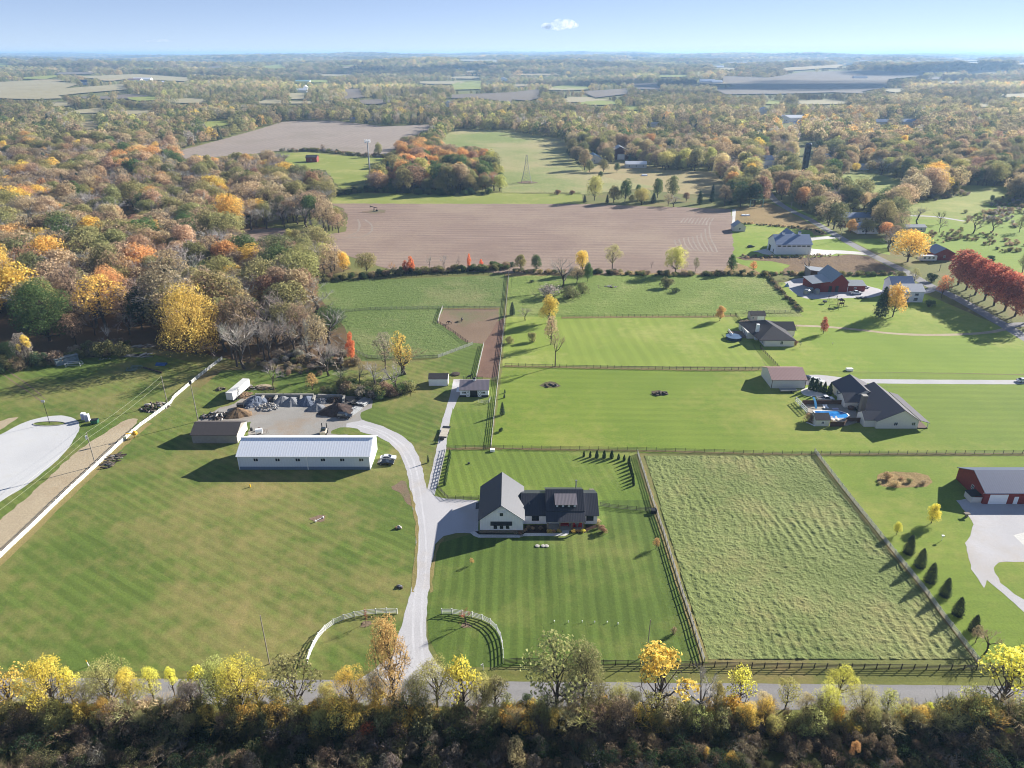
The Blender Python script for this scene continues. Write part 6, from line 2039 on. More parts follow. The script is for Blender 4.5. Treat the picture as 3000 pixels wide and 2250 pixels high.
# ---- old red barn
q0 = P('r', 1040, 262)
q1 = P('r', 1315, 262)
q2 = P('r', 1462, 247)
b = Bld('old_red_barn', 'old red barn with a tall grey gabled roof and lean-to wings', 'barn', (q0.x + 12, q0.y + 8))
xm0 = P('r', 1190, 262).x
m = MB()
b.gable(xm0 - 2.5, q1.x, q0.y, q0.y + 17, 5.2, 9.4, 'y', REDW, plain("pale_metal_roof", (160, 172, 180), .4, .2, k=.8, var=.08, lines=('y', .7, .88)), .4, wname='barn_wall', rname='barn_roof')
b.slab('lean_to_roof', [(q0.x - 4.5, q0.y - .3, 4.3), (xm0 - 2.4, q0.y - .3, 5.6), (xm0 - 2.4, q0.y + 13, 5.6), (q0.x - 4.5, q0.y + 13, 4.3)], GREYM)
m = MB()
m.add([(q0.x, q0.y, 0), (xm0 - 2.52, q0.y, 0), (xm0 - 2.52, q0.y + 12.6, 0), (q0.x - 4.0, q0.y + 12.6, 0), (q0.x, q0.y, 4.65), (xm0 - 2.52, q0.y, 5.55), (xm0 - 2.52, q0.y + 12.6, 5.55), (q0.x - 4.0, q0.y + 12.6, 4.3)],
      [(3, 2, 1, 0), (4, 5, 6, 7), (0, 1, 5, 4), (1, 2, 6, 5), (2, 3, 7, 6), (3, 0, 4, 7)])
b.put('lean_to_wall', m, REDW)
b.gable(q1.x + .02, q2.x + 1, q0.y + 1.0, q0.y + 11, 3.0, 4.4, 'x', REDW, GREYM, .35, wname='garage_wall', rname='garage_roof')
for q in (1155, 1222):
    b.door('s', P('r', q, 250, 1).x, 3.2, 1.6, q0.y, BLACKF, name='doorway')
b.door('s', P('r', 1322, 250, 1).x + .3, 2.6, 1.6, q0.y + 1.0, TRIM)
b.win('s', P('r', 1400, 225, 1.6).x, 0, 1.7, 1.0, .8, q0.y + 1.0)
w0 = P('r', 925, 125)
b = Bld('open_lean_to', 'grey open-sided lean-to shed behind the old red barn', 'shed', (w0.x + 6, w0.y))
b.slab('roof', [(w0.x - .5, w0.y - 2, 5.2), (w0.x + 13, w0.y - 4, 3.6), (w0.x + 13, w0.y + 7, 3.6), (w0.x - .5, w0.y + 7, 5.2)], GREYM)
for i in range(4):
    b.box('post', w0.x + i * 4, w0.x + i * 4 + .25, w0.y - 2, w0.y - 1.75, 0, 5.0 - i * .45, WOOD)
b.box('back_wall', w0.x, w0.x + 12.6, w0.y + 6.4, w0.y + 6.6, 0, 3.5, WOOD)
b.box('end_wall', w0.x, w0.x + .2, w0.y - 1.9, w0.y + 6.4, 0, 5.0, GREYS)
# ---- white farmhouse
q0 = P('r', 1880, 365)
q1 = P('r', 2085, 368)
b = Bld('white_farmhouse', 'white two-storey farmhouse with blue-grey shutters near the red maples', 'house', (q0.x + 6, q0.y + 6))
b.gable(q0.x, q1.x, q0.y, q0.y + 9, 5.4, 7.9, 'x', WHITE, plain("pale_porch_roof", (214, 216, 222), .6, k=.8, var=.06), .35)
b.gable(q0.x - 2.0, q0.x + 9, q0.y + 9.01, q0.y + 17, 6.2, 9.2, 'x', WHITE, BLUER, .35, wname='rear_wall', rname='rear_roof')
SHUT = plain("blue_grey_shutters", (86, 100, 120), .6, k=.8, var=.05)
for q in (1957, 2050):
    x = P('r', q, 300, 4).x
    b.win('s', x, 0, 3.9, .9, 1.1, q0.y, shutters=SHUT)
    b.win('s', x, 0, 1.5, .9, 1.5, q0.y, shutters=SHUT)
# ---- white barn with blue roof across the field
q0 = P('w', 412, 632)
q1 = P('w', 755, 628)
b = Bld('white_barn', 'large white barn with blue-grey roof, two cupolas and a row of high windows', 'barn', ((q0.x + q1.x) / 2, q0.y + 8))
b.gable(q0.x, q1.x, q0.y, q0.y + 15, 6.2, 10.4, 'x', WHITE, BLUER, .5)
for i in range(7):
    x = q0.x + (q1.x - q0.x) * (i + .6) / 7.2
    b.win('s', x, 0, 5.1, 1.9, .55, q0.y, BLACKF, name='high_window', bars=0)
for t in (.28, .74):
    x = q0.x + (q1.x - q0.x) * t
    b.box('cupola', x - .7, x + .7, q0.y + 6.8, q0.y + 8.2, 10.2, 11.8, TRIM)
    m = MB()
    m.add([(x - .9, q0.y + 6.6, 11.8), (x + .9, q0.y + 6.6, 11.8), (x + .9, q0.y + 8.4, 11.8), (x - .9, q0.y + 8.4, 11.8), (x, q0.y + 7.5, 12.9)], [(3, 2, 1, 0), (0, 1, 4), (1, 2, 4), (2, 3, 4), (3, 0, 4)])
    b.put('cupola_roof', m, BLUER)
b.gable(q0.x + 9, q0.x + 20, q0.y + 15.02, q0.y + 26, 5.0, 10.0, 'y', WHITE, plain("blue_grey_roof_side", (132, 150, 182), .5, .1, k=.8, var=.06, lines=('y', .6, .85)), .5, wname='rear_wall', rname='rear_roof')
b.door('w', q0.y + 11, 3.4, 3.6, q0.x, BLACKF, name='overhead_door')
b.door('w', q0.y + 4, 2.4, 1.1, q0.x, BLACKF)
b.door('e', q0.y + 7, 3.6, 3.6, q1.x, TRIM, name='overhead_door')
# ---- red barn at the right edge
q0 = P('e', 850, 1235)
b = Bld('red_garage_barn', 'red barn with blue roof and white garage doors at the right edge', 'barn', (q0.x + 10, q0.y + 8))
b.gable(q0.x, q0.x + 26, q0.y, q0.y + 12.5, 3.6, 6.6, 'x', REDW, plain("slate_blue_roof", (92, 104, 136), .4, .1, k=.8, var=.05, lines=('x', .6, .88)), .35, wname='wall')
b.box('rake_trim', q0.x - .42, q0.x - .36, q0.y, q0.y + .1, 3.2, 3.6, TRIM)
b.door('s', q0.x + 3.9, 3.0, 4.9, q0.y, TRIM, name='overhead_door')
b.door('s', q0.x + 8.7, 2.3, 1.15, q0.y, TRIM)
b.door('s', q0.x + 14.5, 3.0, 4.9, q0.y, TRIM, name='overhead_door')
b.win('w', q0.y + 5.2, 0, 2.0, .9, 1.2, q0.x)
k0 = P('e', 520, 1200)
b = Bld('dog_kennel', 'low grey lean-to kennel against the red barn gable', 'kennel', (k0.x + 1.5, k0.y))
b.box('wall', k0.x, k0.x + 3.0, k0.y, k0.y + .1, 0, 1.7, TANS)
b.box('end_wall', k0.x, k0.x + .1, k0.y + .1, k0.y + 3.2, 0, 1.7, TANS)
b.slab('roof', [(k0.x - .1, k0.y + .3, 1.7), (k0.x + 3.1, k0.y + .3, 2.2), (k0.x + 3.1, k0.y + 3.4, 2.2), (k0.x - .1, k0.y + 3.4, 1.7)], BLACKF, .08)


def cottage(name, label, k, x, y, w, d, eave, ridge, axis, wall, roof, cat='house', wins=2, rot=0):
    p = P(k, x, y)
    b = Bld(name, label, cat, (p.x, p.y + d / 2, p.z))
    b.gable(p.x - w / 2, p.x + w / 2, p.y, p.y + d, p.z + eave, p.z + ridge, axis, wall, roof, .4, z0=p.z - 1)
    for i in range(wins):
        b.win('s', p.x - w / 2 + w * (i + .5) / wins, 0, p.z + eave * .55, 1.1, 1.2, p.y)
    return b


# houses along the road and beyond
cottage('low_house', 'low white house with a dark roof beside the amber maple', 'w', 1335, 425, 14, 12, 2.9, 5.4, 'y', WHITE, BLUER)
cottage('low_house', 'long pale house with blue-grey roof behind the amber maple', 'w', 1240, 300, 24, 10, 2.8, 5.2, 'x', TANS, BLUER, wins=5)
cottage('long_trailer_house', 'long tan building with a light metal roof beyond the golden tree', 'w', 1770, 405, 19, 7, 3.0, 4.2, 'x', TANS, GREYM, 'barn', 3)
cottage('round_roof_hut', 'small stone-grey hut with a pointed roof by the concrete path', 'w', 55, 402, 8, 7, 3.2, 6.2, 'y', TANS, GREYM, 'hut', 1)
cottage('dark_red_shed', 'dark red shed with blue roof behind the first red maple', 'w', 2090, 690, 12, 11, 4, 7, 'y', REDW, BLUER, 'shed', 1)
cottage('blue_roof_barn', 'white barn with a blue roof at the meadow edge', 'a2', 712, 1118, 17, 22, 5, 9, 'y', TANS, plain("steel_blue_roof", (84, 122, 152), .5, .1, k=.8, var=.05), 'barn', 1)
b = cottage('red_gable_barn', 'far dark red barn with a grey roof and a white door', 'a2', 932, 1084, 24, 20, 8, 14, 'y', plain("maroon_boards", (96, 40, 44), .7, k=.8, var=.1), GREYM, 'barn', 0)
pp = P('a2', 940, 1084)
m = MB()
m.box(pp.x - 4, pp.x + 4, pp.y - .3, pp.y - .02, 0, 6)
b.put('barn_door', m, TRIM)
cottage('white_long_shed', 'long low white shed in the dry pasture', 'a2', 1072, 1158, 22, 9, 4, 6.5, 'x', TANS, TRIM, 'shed', 3)
cottage('far_white_house', 'white house beside the round yellow-green tree, left one', 'a2', 1905, 1105, 14, 9, 3, 6, 'x', WHITE, SHING)
cottage('far_white_house', 'long white house beyond the wood at the lane, middle one', 'a2', 2178, 1168, 26, 10, 4, 7, 'x', WHITE, GREYM, wins=4)
cottage('far_white_house', 'white gabled house with a porch behind the long white one', 'a3', 40, 1130, 18, 12, 5, 9, 'x', WHITE, BLUER, wins=3)
cottage('far_white_house', 'blue-roofed white house left of the dark pines', 'a3', 820, 1172, 18, 9, 3, 5.5, 'x', BLUEG, GREYM)
cottage('far_white_house', 'steep white gable beneath the dark silo', 'a3', 515, 1138, 12, 10, 6, 12, 'y', BLUEW, BLUER)
cottage('red_field_hut', 'tiny red hut alone in the green field beside the cell mast', 'a1', 480, 1110, 12, 10, 5.5, 7.5, 'x', plain("brick_red", (150, 70, 62), .8, k=.8, var=.1), SHING, 'hut', 1)
for i, (k, x, y, w, d, e_, r_, ax, wl, rf, lb) in enumerate([
    ('a3', 200, 760, 40, 18, 7, 11, 'x', WHITE, TRIM, 'broad pale roof in the far village, left of the dark pine'),  # white village roofs: sunlight put into the roof colour
    ('a3', 130, 770, 22, 14, 8, 13, 'y', WHITE, TRIM, 'white gabled house at the left of the far village'),
    ('a3', 280, 800, 18, 12, 6, 10, 'y', TRIM, BLUER, 'small white house below the broad village roof'),
    ('a3', 360, 735, 24, 12, 5, 9, 'x', WHITE, GREYM, 'long white house at the right of the far village'),
    ('a3', 70, 800, 20, 12, 6, 9, 'x', WHITE, TRIM, 'lowest white house of the far village'),
    ('a3', 30, 690, 26, 14, 6, 10, 'x', WHITE, TRIM, 'uppermost white house of the far village'),
    ('a2', 2180, 700, 30, 16, 8, 14, 'y', TRIM, BLUER, 'tall white house left of the far village'),
    ('a3', 985, 785, 26, 14, 5, 9, 'x', TANS, BLUER, 'half-hidden house in the right wood'),
    ('a3', 1205, 790, 36, 16, 6, 10, 'x', TANS, BLUER, 'long house hidden among the right wood trees'),
    ('a3', 485, 990, 16, 9, 4, 6, 'x', BLUEG, GREYM, 'pale blue shed behind the dark silo'),
    ('a2', 1240, 800, 14, 9, 4, 7, 'x', WHITE, GREYM, 'small white house deep in the middle wood'),
    ('a2', 1400, 745, 16, 9, 5, 8, 'x', BLUEG, BLUER, 'blue-grey house deep in the middle wood'),
    ('a2', 722, 715, 22, 10, 5, 8, 'x', TRIM, TRIM, 'white shed on the far side of the middle wood'),
    ('a2', 1690, 428, 60, 25, 10, 16, 'x', TRIM, TRIM, 'distant white sheds in the blue shade, left one'),
    ('a2', 1775, 430, 40, 25, 8, 13, 'x', TRIM, TRIM, 'distant white sheds in the blue shade, right one'),
    ('a2', 1555, 425, 36, 18, 6, 9, 'x', TRIM, TRIM, 'distant low white shed left of the white sheds'),
    ('a2', 1790, 300, 60, 30, 10, 18, 'x', TRIM, TRIM, 'tiny white house high on the distant hillside'),
    ('a3', 800, 392, 60, 25, 9, 15, 'x', TRIM, GREYM, 'white farm shed between the distant shaded fields'),
    ('a1', 390, 504, 34, 18, 6, 11, 'x', TRIM, TRIM, 'white farm building on the distant brown field'),
    ('a1', 430, 500, 14, 12, 12, 18, 'y', TRIM, TRIM, 'white gabled barn end at the distant white farm'),
    ('a1', 375, 420, 80, 20, 6, 9, 'x', BLUEG, plain("pale_teal_roof", (150, 190, 192), .5, k=.8, var=.05), 'long pale teal shed on the distant plain'),
    ('a1', 850, 758, 16, 9, 4, 7, 'x', TANS, BLUER, 'small house at the top of the grey field, left one'),
    ('a1', 985, 748, 26, 10, 4, 7, 'x', TANS, SHINGB, 'house at the top of the grey field, middle one'),
    ('a1', 1078, 745, 14, 10, 5, 8, 'x', TRIM, TRIM, 'white house at the top of the grey field, right one'),
    ('a1', 1662, 630, 30, 14, 6, 12, 'y', WHITE, BLUER, 'white gabled house left of the light patch'),
    ('a1', 1540, 612, 14, 9, 5, 8, 'x', TRIM, TRIM, 'tiny white house left of the gabled white one'),
    ('a1', 2135, 413, 46, 20, 10, 20, 'y', TRIM, TRIM, 'distant white barn on the sunlit clearing'),
    ('a1', 1760, 311, 40, 18, 6, 9, 'x', TRIM, TRIM, 'distant white shed below the ridge, left one'),
    ('a1', 1830, 312, 20, 18, 8, 12, 'x', TRIM, TRIM, 'distant white shed below the ridge, right one'),
    ('a0', 735, 438, 40, 20, 9, 16, 'x', BLUEG, plain("navy_roof", (50, 76, 110), .6, k=.8, var=.05), 'dark-roofed farm in the left distant field'),
    ('a0', 1225, 405, 70, 22, 7, 12, 'x', TRIM, TRIM, 'long white farm shed in the left distance, right one'),
    ('a0', 1160, 408, 50, 20, 6, 10, 'x', TRIM, SHINGP, 'reddish-roofed farm shed in the left distance'),
    ('a0', 1395, 428, 30, 14, 5, 8, 'x', TRIM, TRIM, 'small white shed at the edge of the left distant field'),
    ('a0', 1100, 312, 30, 18, 8, 14, 'y', TRIM, TRIM, 'tiny white house among distant woods at left')]):
    cottage('distant_building', lb, k, x, y, w, d, e_, r_, ax, wl, rf, 'building', 0 if i > 8 else 2)

# grey shed in the left wood edge
g0 = P('l', 720, 402)
b = Bld('tin_shed', 'rusty pale blue tin shed under the trees at the left', 'shed', (g0.x + 2, g0.y + 3))
m = MB()
TIN = plain("blotched_blue_tin", (150, 168, 178), .6, .1, k=.8, var=.25, scale=1.2)
RZ = -.75
c_, s_ = math.cos(RZ), math.sin(RZ)


def rot(px_, py_):
    return (g0.x + px_ * c_ - py_ * s_, g0.y + px_ * s_ + py_ * c_)


qq = [rot(-1.5, 0), rot(1.6, 0), rot(1.6, 8), rot(-1.5, 8)]
m.add([(x, y, 0) for x, y in qq] + [(x, y, 2.3) for x, y in qq], [(3, 2, 1, 0), (0, 1, 5, 4), (1, 2, 6, 5), (2, 3, 7, 6), (3, 0, 4, 7), (4, 5, 6, 7)])
b.put('wall', m, TIN)
qq = [rot(-1.8, -.5), rot(1.8, -.3), rot(1.8, 8.3), rot(-1.8, 8.3)]
b.slab('roof', [(qq[0][0], qq[0][1], 2.35), (qq[1][0], qq[1][1], 2.7), (qq[2][0], qq[2][1], 2.7), (qq[3][0], qq[3][1], 2.35)], TIN, .08)

# ================================================================ FENCES
PALE = plain("pale_weathered_rails", (206, 204, 198), .7, k=.85, var=.12)
VINYL = plain("white_vinyl", (246, 246, 246), .4, k=.9, var=.02)
DARKR = plain("dark_fence_rails", (66, 58, 52), .85, k=.8, var=.15)
SILV = plain("silvery_wood", (150, 148, 140), .8, k=.8, var=.15)
WIRE = plain("fence_wire", (120, 118, 112), .6, k=.7, var=.05)


def resample(pts, step):
    """equally spaced points along a line"""
    seg = [(pts[i + 1] - pts[i]).length for i in range(len(pts) - 1)]
    L = sum(seg)
    n = max(1, round(L / step))
    out = []
    for i in range(n + 1):
        d = L * i / n
        k = 0
        while k < len(seg) - 1 and d > seg[k]:
            d -= seg[k]
            k += 1
        out.append(pts[k].lerp(pts[k + 1], min(1, d / seg[k])))
    return out


def fence(name, label, pts, step, h, rails, mat, pw=.13, rh=.14, group=None, rmat=None, per_span=False, mesh_wire=False, seed=1):
    r = random.Random(seed + int(pts[0].x * 3))
    pts = [Vector((p.x, p.y, 0)) for p in pts]
    ps_ = resample(pts, step)
    rt = thing(name, label, 'fence', ps_[0], 0, group)
    mb = MB()
    mb.box(-pw / 2, pw / 2, -pw / 2, pw / 2, -.1, h + .08)
    me = mb.mesh('post', mat)
    for i, p in enumerate(ps_[:300]):
        a = ps_[min(i + 1, len(ps_) - 1)] - ps_[max(i - 1, 0)]
        o = link('post', me, rt, p - ps_[0], math.atan2(a.y, a.x))
        o.rotation_euler.x = r.uniform(-.02, .02)
        o.rotation_euler.y = r.uniform(-.02, .02)
    zs = [h * (k + .55) / rails for k in range(rails)] if rails > 1 else [h * .9]
    jit = [r.uniform(-.03, .03) for _ in ps_]
    side = pw / 2 + .025
    for z in zs:
        if per_span:
            for i in range(len(ps_) - 1):
                m = MB()
                m.bar(ps_[i] - ps_[0] + Vector((0, 0, z)), ps_[i + 1] - ps_[0] + Vector((0, 0, z)), .045, rh)
                m.build('rail', rmat or mat, rt)
        else:
            m = MB()
            for i in range(len(ps_) - 1):
                m.bar(ps_[i] - ps_[0] + Vector((0, 0, z + jit[i])), ps_[i + 1] - ps_[0] + Vector((0, 0, z + jit[i + 1])), .045, rh)
            m.build('rail', rmat or mat, rt)
    if mesh_wire:
        m = MB()
        for i in range(len(ps_) - 1):
            for k in range(5):
                z = h * (k + .5) / 5.4
                m.bar(ps_[i] - ps_[0] + Vector((0, 0, z)), ps_[i + 1] - ps_[0] + Vector((0, 0, z)), .03, .03)
        m.build('wire_mesh', WIRE, rt)
    return rt


fence('rail_fence', 'long white four-rail fence running diagonally up the left side beside the dirt track', pl('c0', (-420, 1760), (0, 1345), (300, 1060), (620, 750), (860, 530), (985, 410), (1090, 315), (1220, 200), (1285, 155), (1480, 10)) + pl('b0', (1500, 1560), (1640, 1440), (1775, 1330), (1920, 1218)), 2.44, 1.35, 4, VINYL, .14, .15)
fence('curved_fence', 'white curved vinyl fence left of the driveway mouth', pl('d1', (1220, 290), (1135, 285), (1048, 290), (958, 297), (875, 312), (795, 330), (702, 362), (628, 408), (568, 460), (525, 525), (490, 590), (463, 655), (445, 722)), 2.3, 1.45, 4, VINYL, .16, .15, None, None, True)
fence('curved_fence', 'white curved vinyl fence right of the driveway mouth', pl('d1', (1605, 290), (1690, 290), (1775, 303), (1853, 315), (1925, 333), (1997, 358), (2052, 400), (2092, 450), (2118, 510), (2130, 575), (2135, 640), (2137, 715)), 2.3, 1.45, 4, VINYL, .16, .15, None, None, True)
fence('board_fence', 'dark three-board fence along the near road verge', pl('d1', (2150, 722)) + pl('d2', (0, 712), (840, 732), (1660, 745)) + pl('d3', (0, 757), (900, 766), (1820, 776), (2212, 784), (3000, 800)), 2.44, 1.35, 4, DARKR, .14, .13)
fence('pale_fence', 'pale weathered fence between the house lawn and the hay field', pl('c2', (1085, 440), (1235, 915), (1310, 1130), (1470, 1650)) + pl('d2', (1530, 290), (1660, 708)), 2.44, 1.35, 4, PALE, .14, .15)
fence('pale_fence', 'silvery rail fence on the right side of the hay field beside the spruces', pl('c3', (402, 425), (690, 800), (980, 1165), (1370, 1650)) + pl('d3', (1500, 300), (1825, 722)), 2.44, 1.35, 4, PALE, .14, .15)
fence('pipe_fence', 'thin dark rail fence running left to right behind the house', pl('c1', (1645, 400), (2035, 392)) + pl('c2', (0, 398), (1075, 412), (2212, 444)) + pl('c3', (400, 446), (2212, 440), (3200, 445)), 2.9, 1.25, 3, DARKR, .10, .07, mesh_wire=True)
fence('lane_fence', 'long white fence on the right side of the dirt lane and stable', pl('c1', (2030, 388), (2068, 20)) + pl('b1', (2080, 1500), (2095, 1370), (2125, 1100), (2150, 860), (2165, 700), (2185, 480)), 2.44, 1.35, 4, PALE, .14, .14)
fence('lane_fence', 'white fence on the left side of the dirt lane above the stable', pl('b1', (1905, 1372), (1930, 1260), (1968, 1095)), 2.44, 1.35, 4, PALE, .14, .14)
fence('paddock_fence', 'pale slanting fence joining the lane and the lower paddock', pl('b1', (1575, 1203), (1870, 1092)), 2.44, 1.35, 4, PALE, .14, .12)
fence('paddock_fence', 'weathered fence along the bottom of the lower paddock', pl('b1', (700, 1020), (850, 1150), (965, 1208), (1250, 1216), (1575, 1203)), 2.44, 1.35, 4, SILV, .12, .10)
fence('paddock_fence', 'short white fence on the left side of the horse paddock', pl('b1', (1572, 905), (1585, 850), (1612, 775)), 2.44, 1.35, 4, PALE, .14, .14)
fence('paddock_fence', 'grey rail fence between the upper and lower paddocks', pl('b1', (620, 820), (1000, 788), (1600, 778), (2110, 778)), 2.44, 1.35, 4, SILV, .12, .08)
fence('paddock_fence', 'slanting weathered fence below the two grazing horses', pl('b1', (1572, 905), (1680, 970), (1830, 1080)), 2.44, 1.35, 3, DARKR, .12, .08)
fence('paddock_fence', 'short white fence end at the top left of the upper paddock', pl('b1', (432, 632), (515, 560)), 2.44, 1.35, 4, PALE, .14, .14)
fence('paddock_fence', 'dark fence along the top of the upper paddock', pl('b1', (515, 562), (900, 545), (1300, 510), (1700, 490), (2185, 478)), 2.8, 1.3, 3, DARKR, .12, .07)
fence('pen_fence', 'black rail fence behind the stable with a gate', pl('s', (1045, 425), (1330, 422), (1500, 424)), 2.0, 1.3, 3, BLACKF, .1, .07)
fence('pen_fence', 'pale pen fence in front of the right half of the stable', pl('s', (1398, 975), (1530, 1005), (1655, 1010), (1690, 900)), 1.6, 1.25, 3, PALE, .1, .09)
fence('gate_fence', 'grey gate fence beside the stable at the lane end', pl('s', (1725, 440), (1870, 440)), 1.6, 1.3, 4, SILV, .1, .08)
fence('path_fence', 'white fence beside the stable path and the column shrubs', pl('c1', (1572, 722), (1605, 570), (1645, 400)), 2.44, 1.2, 3, PALE, .12, .12)
fence('yard_fence', 'dark rail fence from the path corner to the garage', pl('c1', (1572, 738), (1655, 832), (1800, 836), (1925, 832)), 2.2, 1.2, 3, DARKR, .1, .08, mesh_wire=True)
fence('yard_fence', 'curved dark rail fence from the house to the pale fence', pl('c2', (760, 890), (870, 908), (1000, 922), (1120, 932), (1232, 935)), 2.6, 1.25, 3, DARKR, .1, .08, mesh_wire=True)
fence('lawn_fence', 'dark post and wire fence between the two mown lawns', pl('b2', (-60, 1275), (450, 1288), (1100, 1300), (1700, 1312), (2212, 1306)) + pl('b3', (90, 1300)), 2.6, 1.3, 2, DARKR, .13, .09, mesh_wire=True)
fence('lawn_fence', 'black slanting rail fence at the corner of the hipped house lawn', pl('b3', (-70, 1120), (95, 1300)), 2.2, 1.3, 4, DARKR, .12, .10)
fence('lawn_fence', 'thin fence along the top of the mid lawn', pl('b2', (430, 858), (1100, 850), (1740, 850), (1935, 838)), 2.8, 1.2, 3, DARKR, .11, .06)
fence('lawn_fence', 'short black slanting fence by the purple shrub tree', pl('b2', (1930, 838), (2010, 935)), 1.8, 1.3, 4, DARKR, .12, .09)
fence('pasture_fence', 'overgrown dark fence on the right side of the north pasture', pl('b3', (-20, 480), (60, 580), (170, 690), (290, 812)), 2.6, 1.3, 4, DARKR, .12, .09)
fence('pasture_fence', 'grey fence along the lower right edge of the north pasture', pl('b3', (-190, 812), (0, 816), (290, 812)), 2.6, 1.3, 3, SILV, .11, .07)
hedge('fence_weeds', pl('b3', (-20, 480), (60, 580), (170, 690), (290, 812)), 2, 1.5, .9, ['moss', 'olive', 'deep', 'brown'], 'weeds grown through the dark pasture fence')


# ================================================================ POLES AND MASTS
POLEM = plain("weathered_pole", (178, 168, 156), .9, k=.75, var=.15)


def pole(name, label, base, h, r0=.16, r1=.11, mat=POLEM, cat='utility pole'):
    b = Bld(name, label, cat, (base.x, base.y, base.z))
    m = MB()
    m.tube((base.x, base.y, base.z - .2), (base.x, base.y, base.z + h), r0, r1, 8)
    b.put('shaft', m, mat)
    return b


pA_ = P('d1', 117, 722)
pole('bare_pole', 'tall pale bare pole standing in the grass left of the left curved fence', pA_, height('d1', 117, 722, 303), .13, .09)
pB_ = P('c0', 828, 545)
hB = height('c0', 828, 545, 255)
b = pole('utility_pole', 'wooden utility pole with a white transformer beside the long white fence', pB_, hB)
m = MB()
m.tube((pB_.x - .42, pB_.y, hB - 2.3), (pB_.x - .42, pB_.y, hB - 1.2), .26, .26, 10)
b.put('transformer', m, TRIM)
pC_ = P('b0', 1447, 1602)
hC = height('b0', 1447, 1602, 1360)
b = pole('utility_pole', 'wooden utility pole near the brush pile at the fence', pC_, hC)
pD_ = P('y', 125, 542)
hD = height('y', 125, 542, 70)
b = pole('utility_pole', 'wooden utility pole with a dark cap behind the block barn', pD_, hD)
m = MB()
m.box(pD_.x - .35, pD_.x + .35, pD_.y - .2, pD_.y + .2, hD - 1.0, hD + .1)
b.put('transformer', m, BLACKF)
pE_ = P('d2', 1165, 640)
pole('bare_pole', 'thin grey pole on the house lawn in front of the dark board fence', pE_, height('d2', 1165, 640, 342), .1, .08)
pF_ = P('c0', 430, 178)
b = pole('lamp_pole', 'dark lamp post on the grass island of the gravel lot', pF_, height('b0', 404, 1652, 1580), .09, .07, BLACKF, 'lamp post')
hF = height('l', 645, 1145, 870)
b.root.scale = (1, 1, hF / max(.1, height('b0', 404, 1652, 1580)))
m = MB()
m.box(pF_.x - .5, pF_.x + .5, pF_.y - .25, pF_.y + .25, 0, .25)
lamp = b.put('lamp_head', m, STEEL)
lamp.location.z = height('b0', 404, 1652, 1580)
for k, x, y, yt, lab in (('w', 560, 220, 100, 'roadside utility pole at the left of the road bend'), ('w', 772, 215, 100, 'roadside utility pole in front of the brown tree'), ('w', 1060, 490, 320, 'roadside utility pole opposite the white barn'),
                         ('b3', 1725, 738, 652, 'slim roadside pole under the red maples'), ('b3', 1480, 455, 390, 'small roadside pole beside the first red maple')):
    bp = P(k, x, y)
    hh = height(k, x, y, yt)
    b = pole('utility_pole', lab, bp, hh, .2, .14)
    m = MB()
    m.box(bp.x - 1.1, bp.x + 1.1, bp.y - .06, bp.y + .06, hh - .9, hh - .75)
    b.put('crossarm', m, POLEM)
pG_ = P('d3', 2205, 770)
pole('utility_pole', 'pale pole at the right picture edge by the dark board fence', pG_, 11, .16, .12)


def wire(label, a, bz, sag=.7, r_=.018):
    m = MB()
    n = 14
    prev = a
    for i in range(1, n + 1):
        t = i / n
        q = a.lerp(bz, t) - Vector((0, 0, sag * 4 * t * (1 - t)))
        m.tube(prev, q, r_, r_, 4, 0, False)
        prev = q
    one('power_line', m, plain("aluminium_wire", (190, 190, 170), .5, .3, k=.8, var=.02), label, 'power line')


for dz, lab in ((.1, 'upper'), (1.9, 'lower')):
    A_, C_ = pB_ + Vector((0, 0, hB - dz)), pC_ + Vector((0, 0, hC - dz))
    wire(lab + ' power line between the two fence-side utility poles', A_, C_)
    D_ = A_ + (A_ - C_) * 1.1
    D_.z = A_.z
    wire(lab + ' power line leaving the transformer pole towards the lower left', A_, D_)

# cell mast
mb_ = P('a1', 990, 1272)
hm = height('a1', 990, 1272, 905)
b = pole('cell_mast', 'tall pale monopole mast with antennas beside the green field', mb_, hm, .85, .42, plain("mast_steel", (186, 190, 196), .5, .3, k=.8, var=.04), 'mast')
m = MB()
m.tube((mb_.x, mb_.y, hm - 2.5), (mb_.x, mb_.y, hm - 2.2), 2.0, 2.0, 12)
b.put('platform', m, STEEL)
for i in range(9):
    a_ = i * 2 * math.pi / 9
    m = MB()
    cx_, cy_ = mb_.x + 2.5 * math.cos(a_), mb_.y + 2.5 * math.sin(a_)
    m.box(cx_ - .25, cx_ + .25, cy_ - .25, cy_ + .25, hm - 3.4, hm - .6)
    b.put('antenna', m, TRIM)
# lattice pylon
lp = P('a2', 125, 1282)
hl = height('a2', 125, 1282, 1042)
b = Bld('lattice_pylon', 'grey lattice steel tower in the meadow on a round bare patch', 'pylon', (lp.x, lp.y))
m = MB()
nl = 9


def hw(t):
    return .6 + 4.2 * (1 - t) ** 1.5


for i in range(nl):
    t0_, t1_ = i / nl, (i + 1) / nl
    w0_, w1_, z0_, z1_ = hw(t0_), hw(t1_), hl * t0_, hl * t1_
    for sx, sy in ((1, 1), (1, -1), (-1, -1), (-1, 1)):
        m.bar((lp.x + sx * w0_, lp.y + sy * w0_, z0_), (lp.x + sx * w1_, lp.y + sy * w1_, z1_), .2, .2)
    cs = [(1, 1), (1, -1), (-1, -1), (-1, 1)]
    for k in range(4):
        a_, c_ = cs[k], cs[(k + 1) % 4]
        m.bar((lp.x + a_[0] * w0_, lp.y + a_[1] * w0_, z0_), (lp.x + c_[0] * w1_, lp.y + c_[1] * w1_, z1_), .1, .1)
        m.bar((lp.x + c_[0] * w0_, lp.y + c_[1] * w0_, z0_), (lp.x + a_[0] * w1_, lp.y + a_[1] * w1_, z1_), .1, .1)
b.put('tower_frame', m, STEEL)
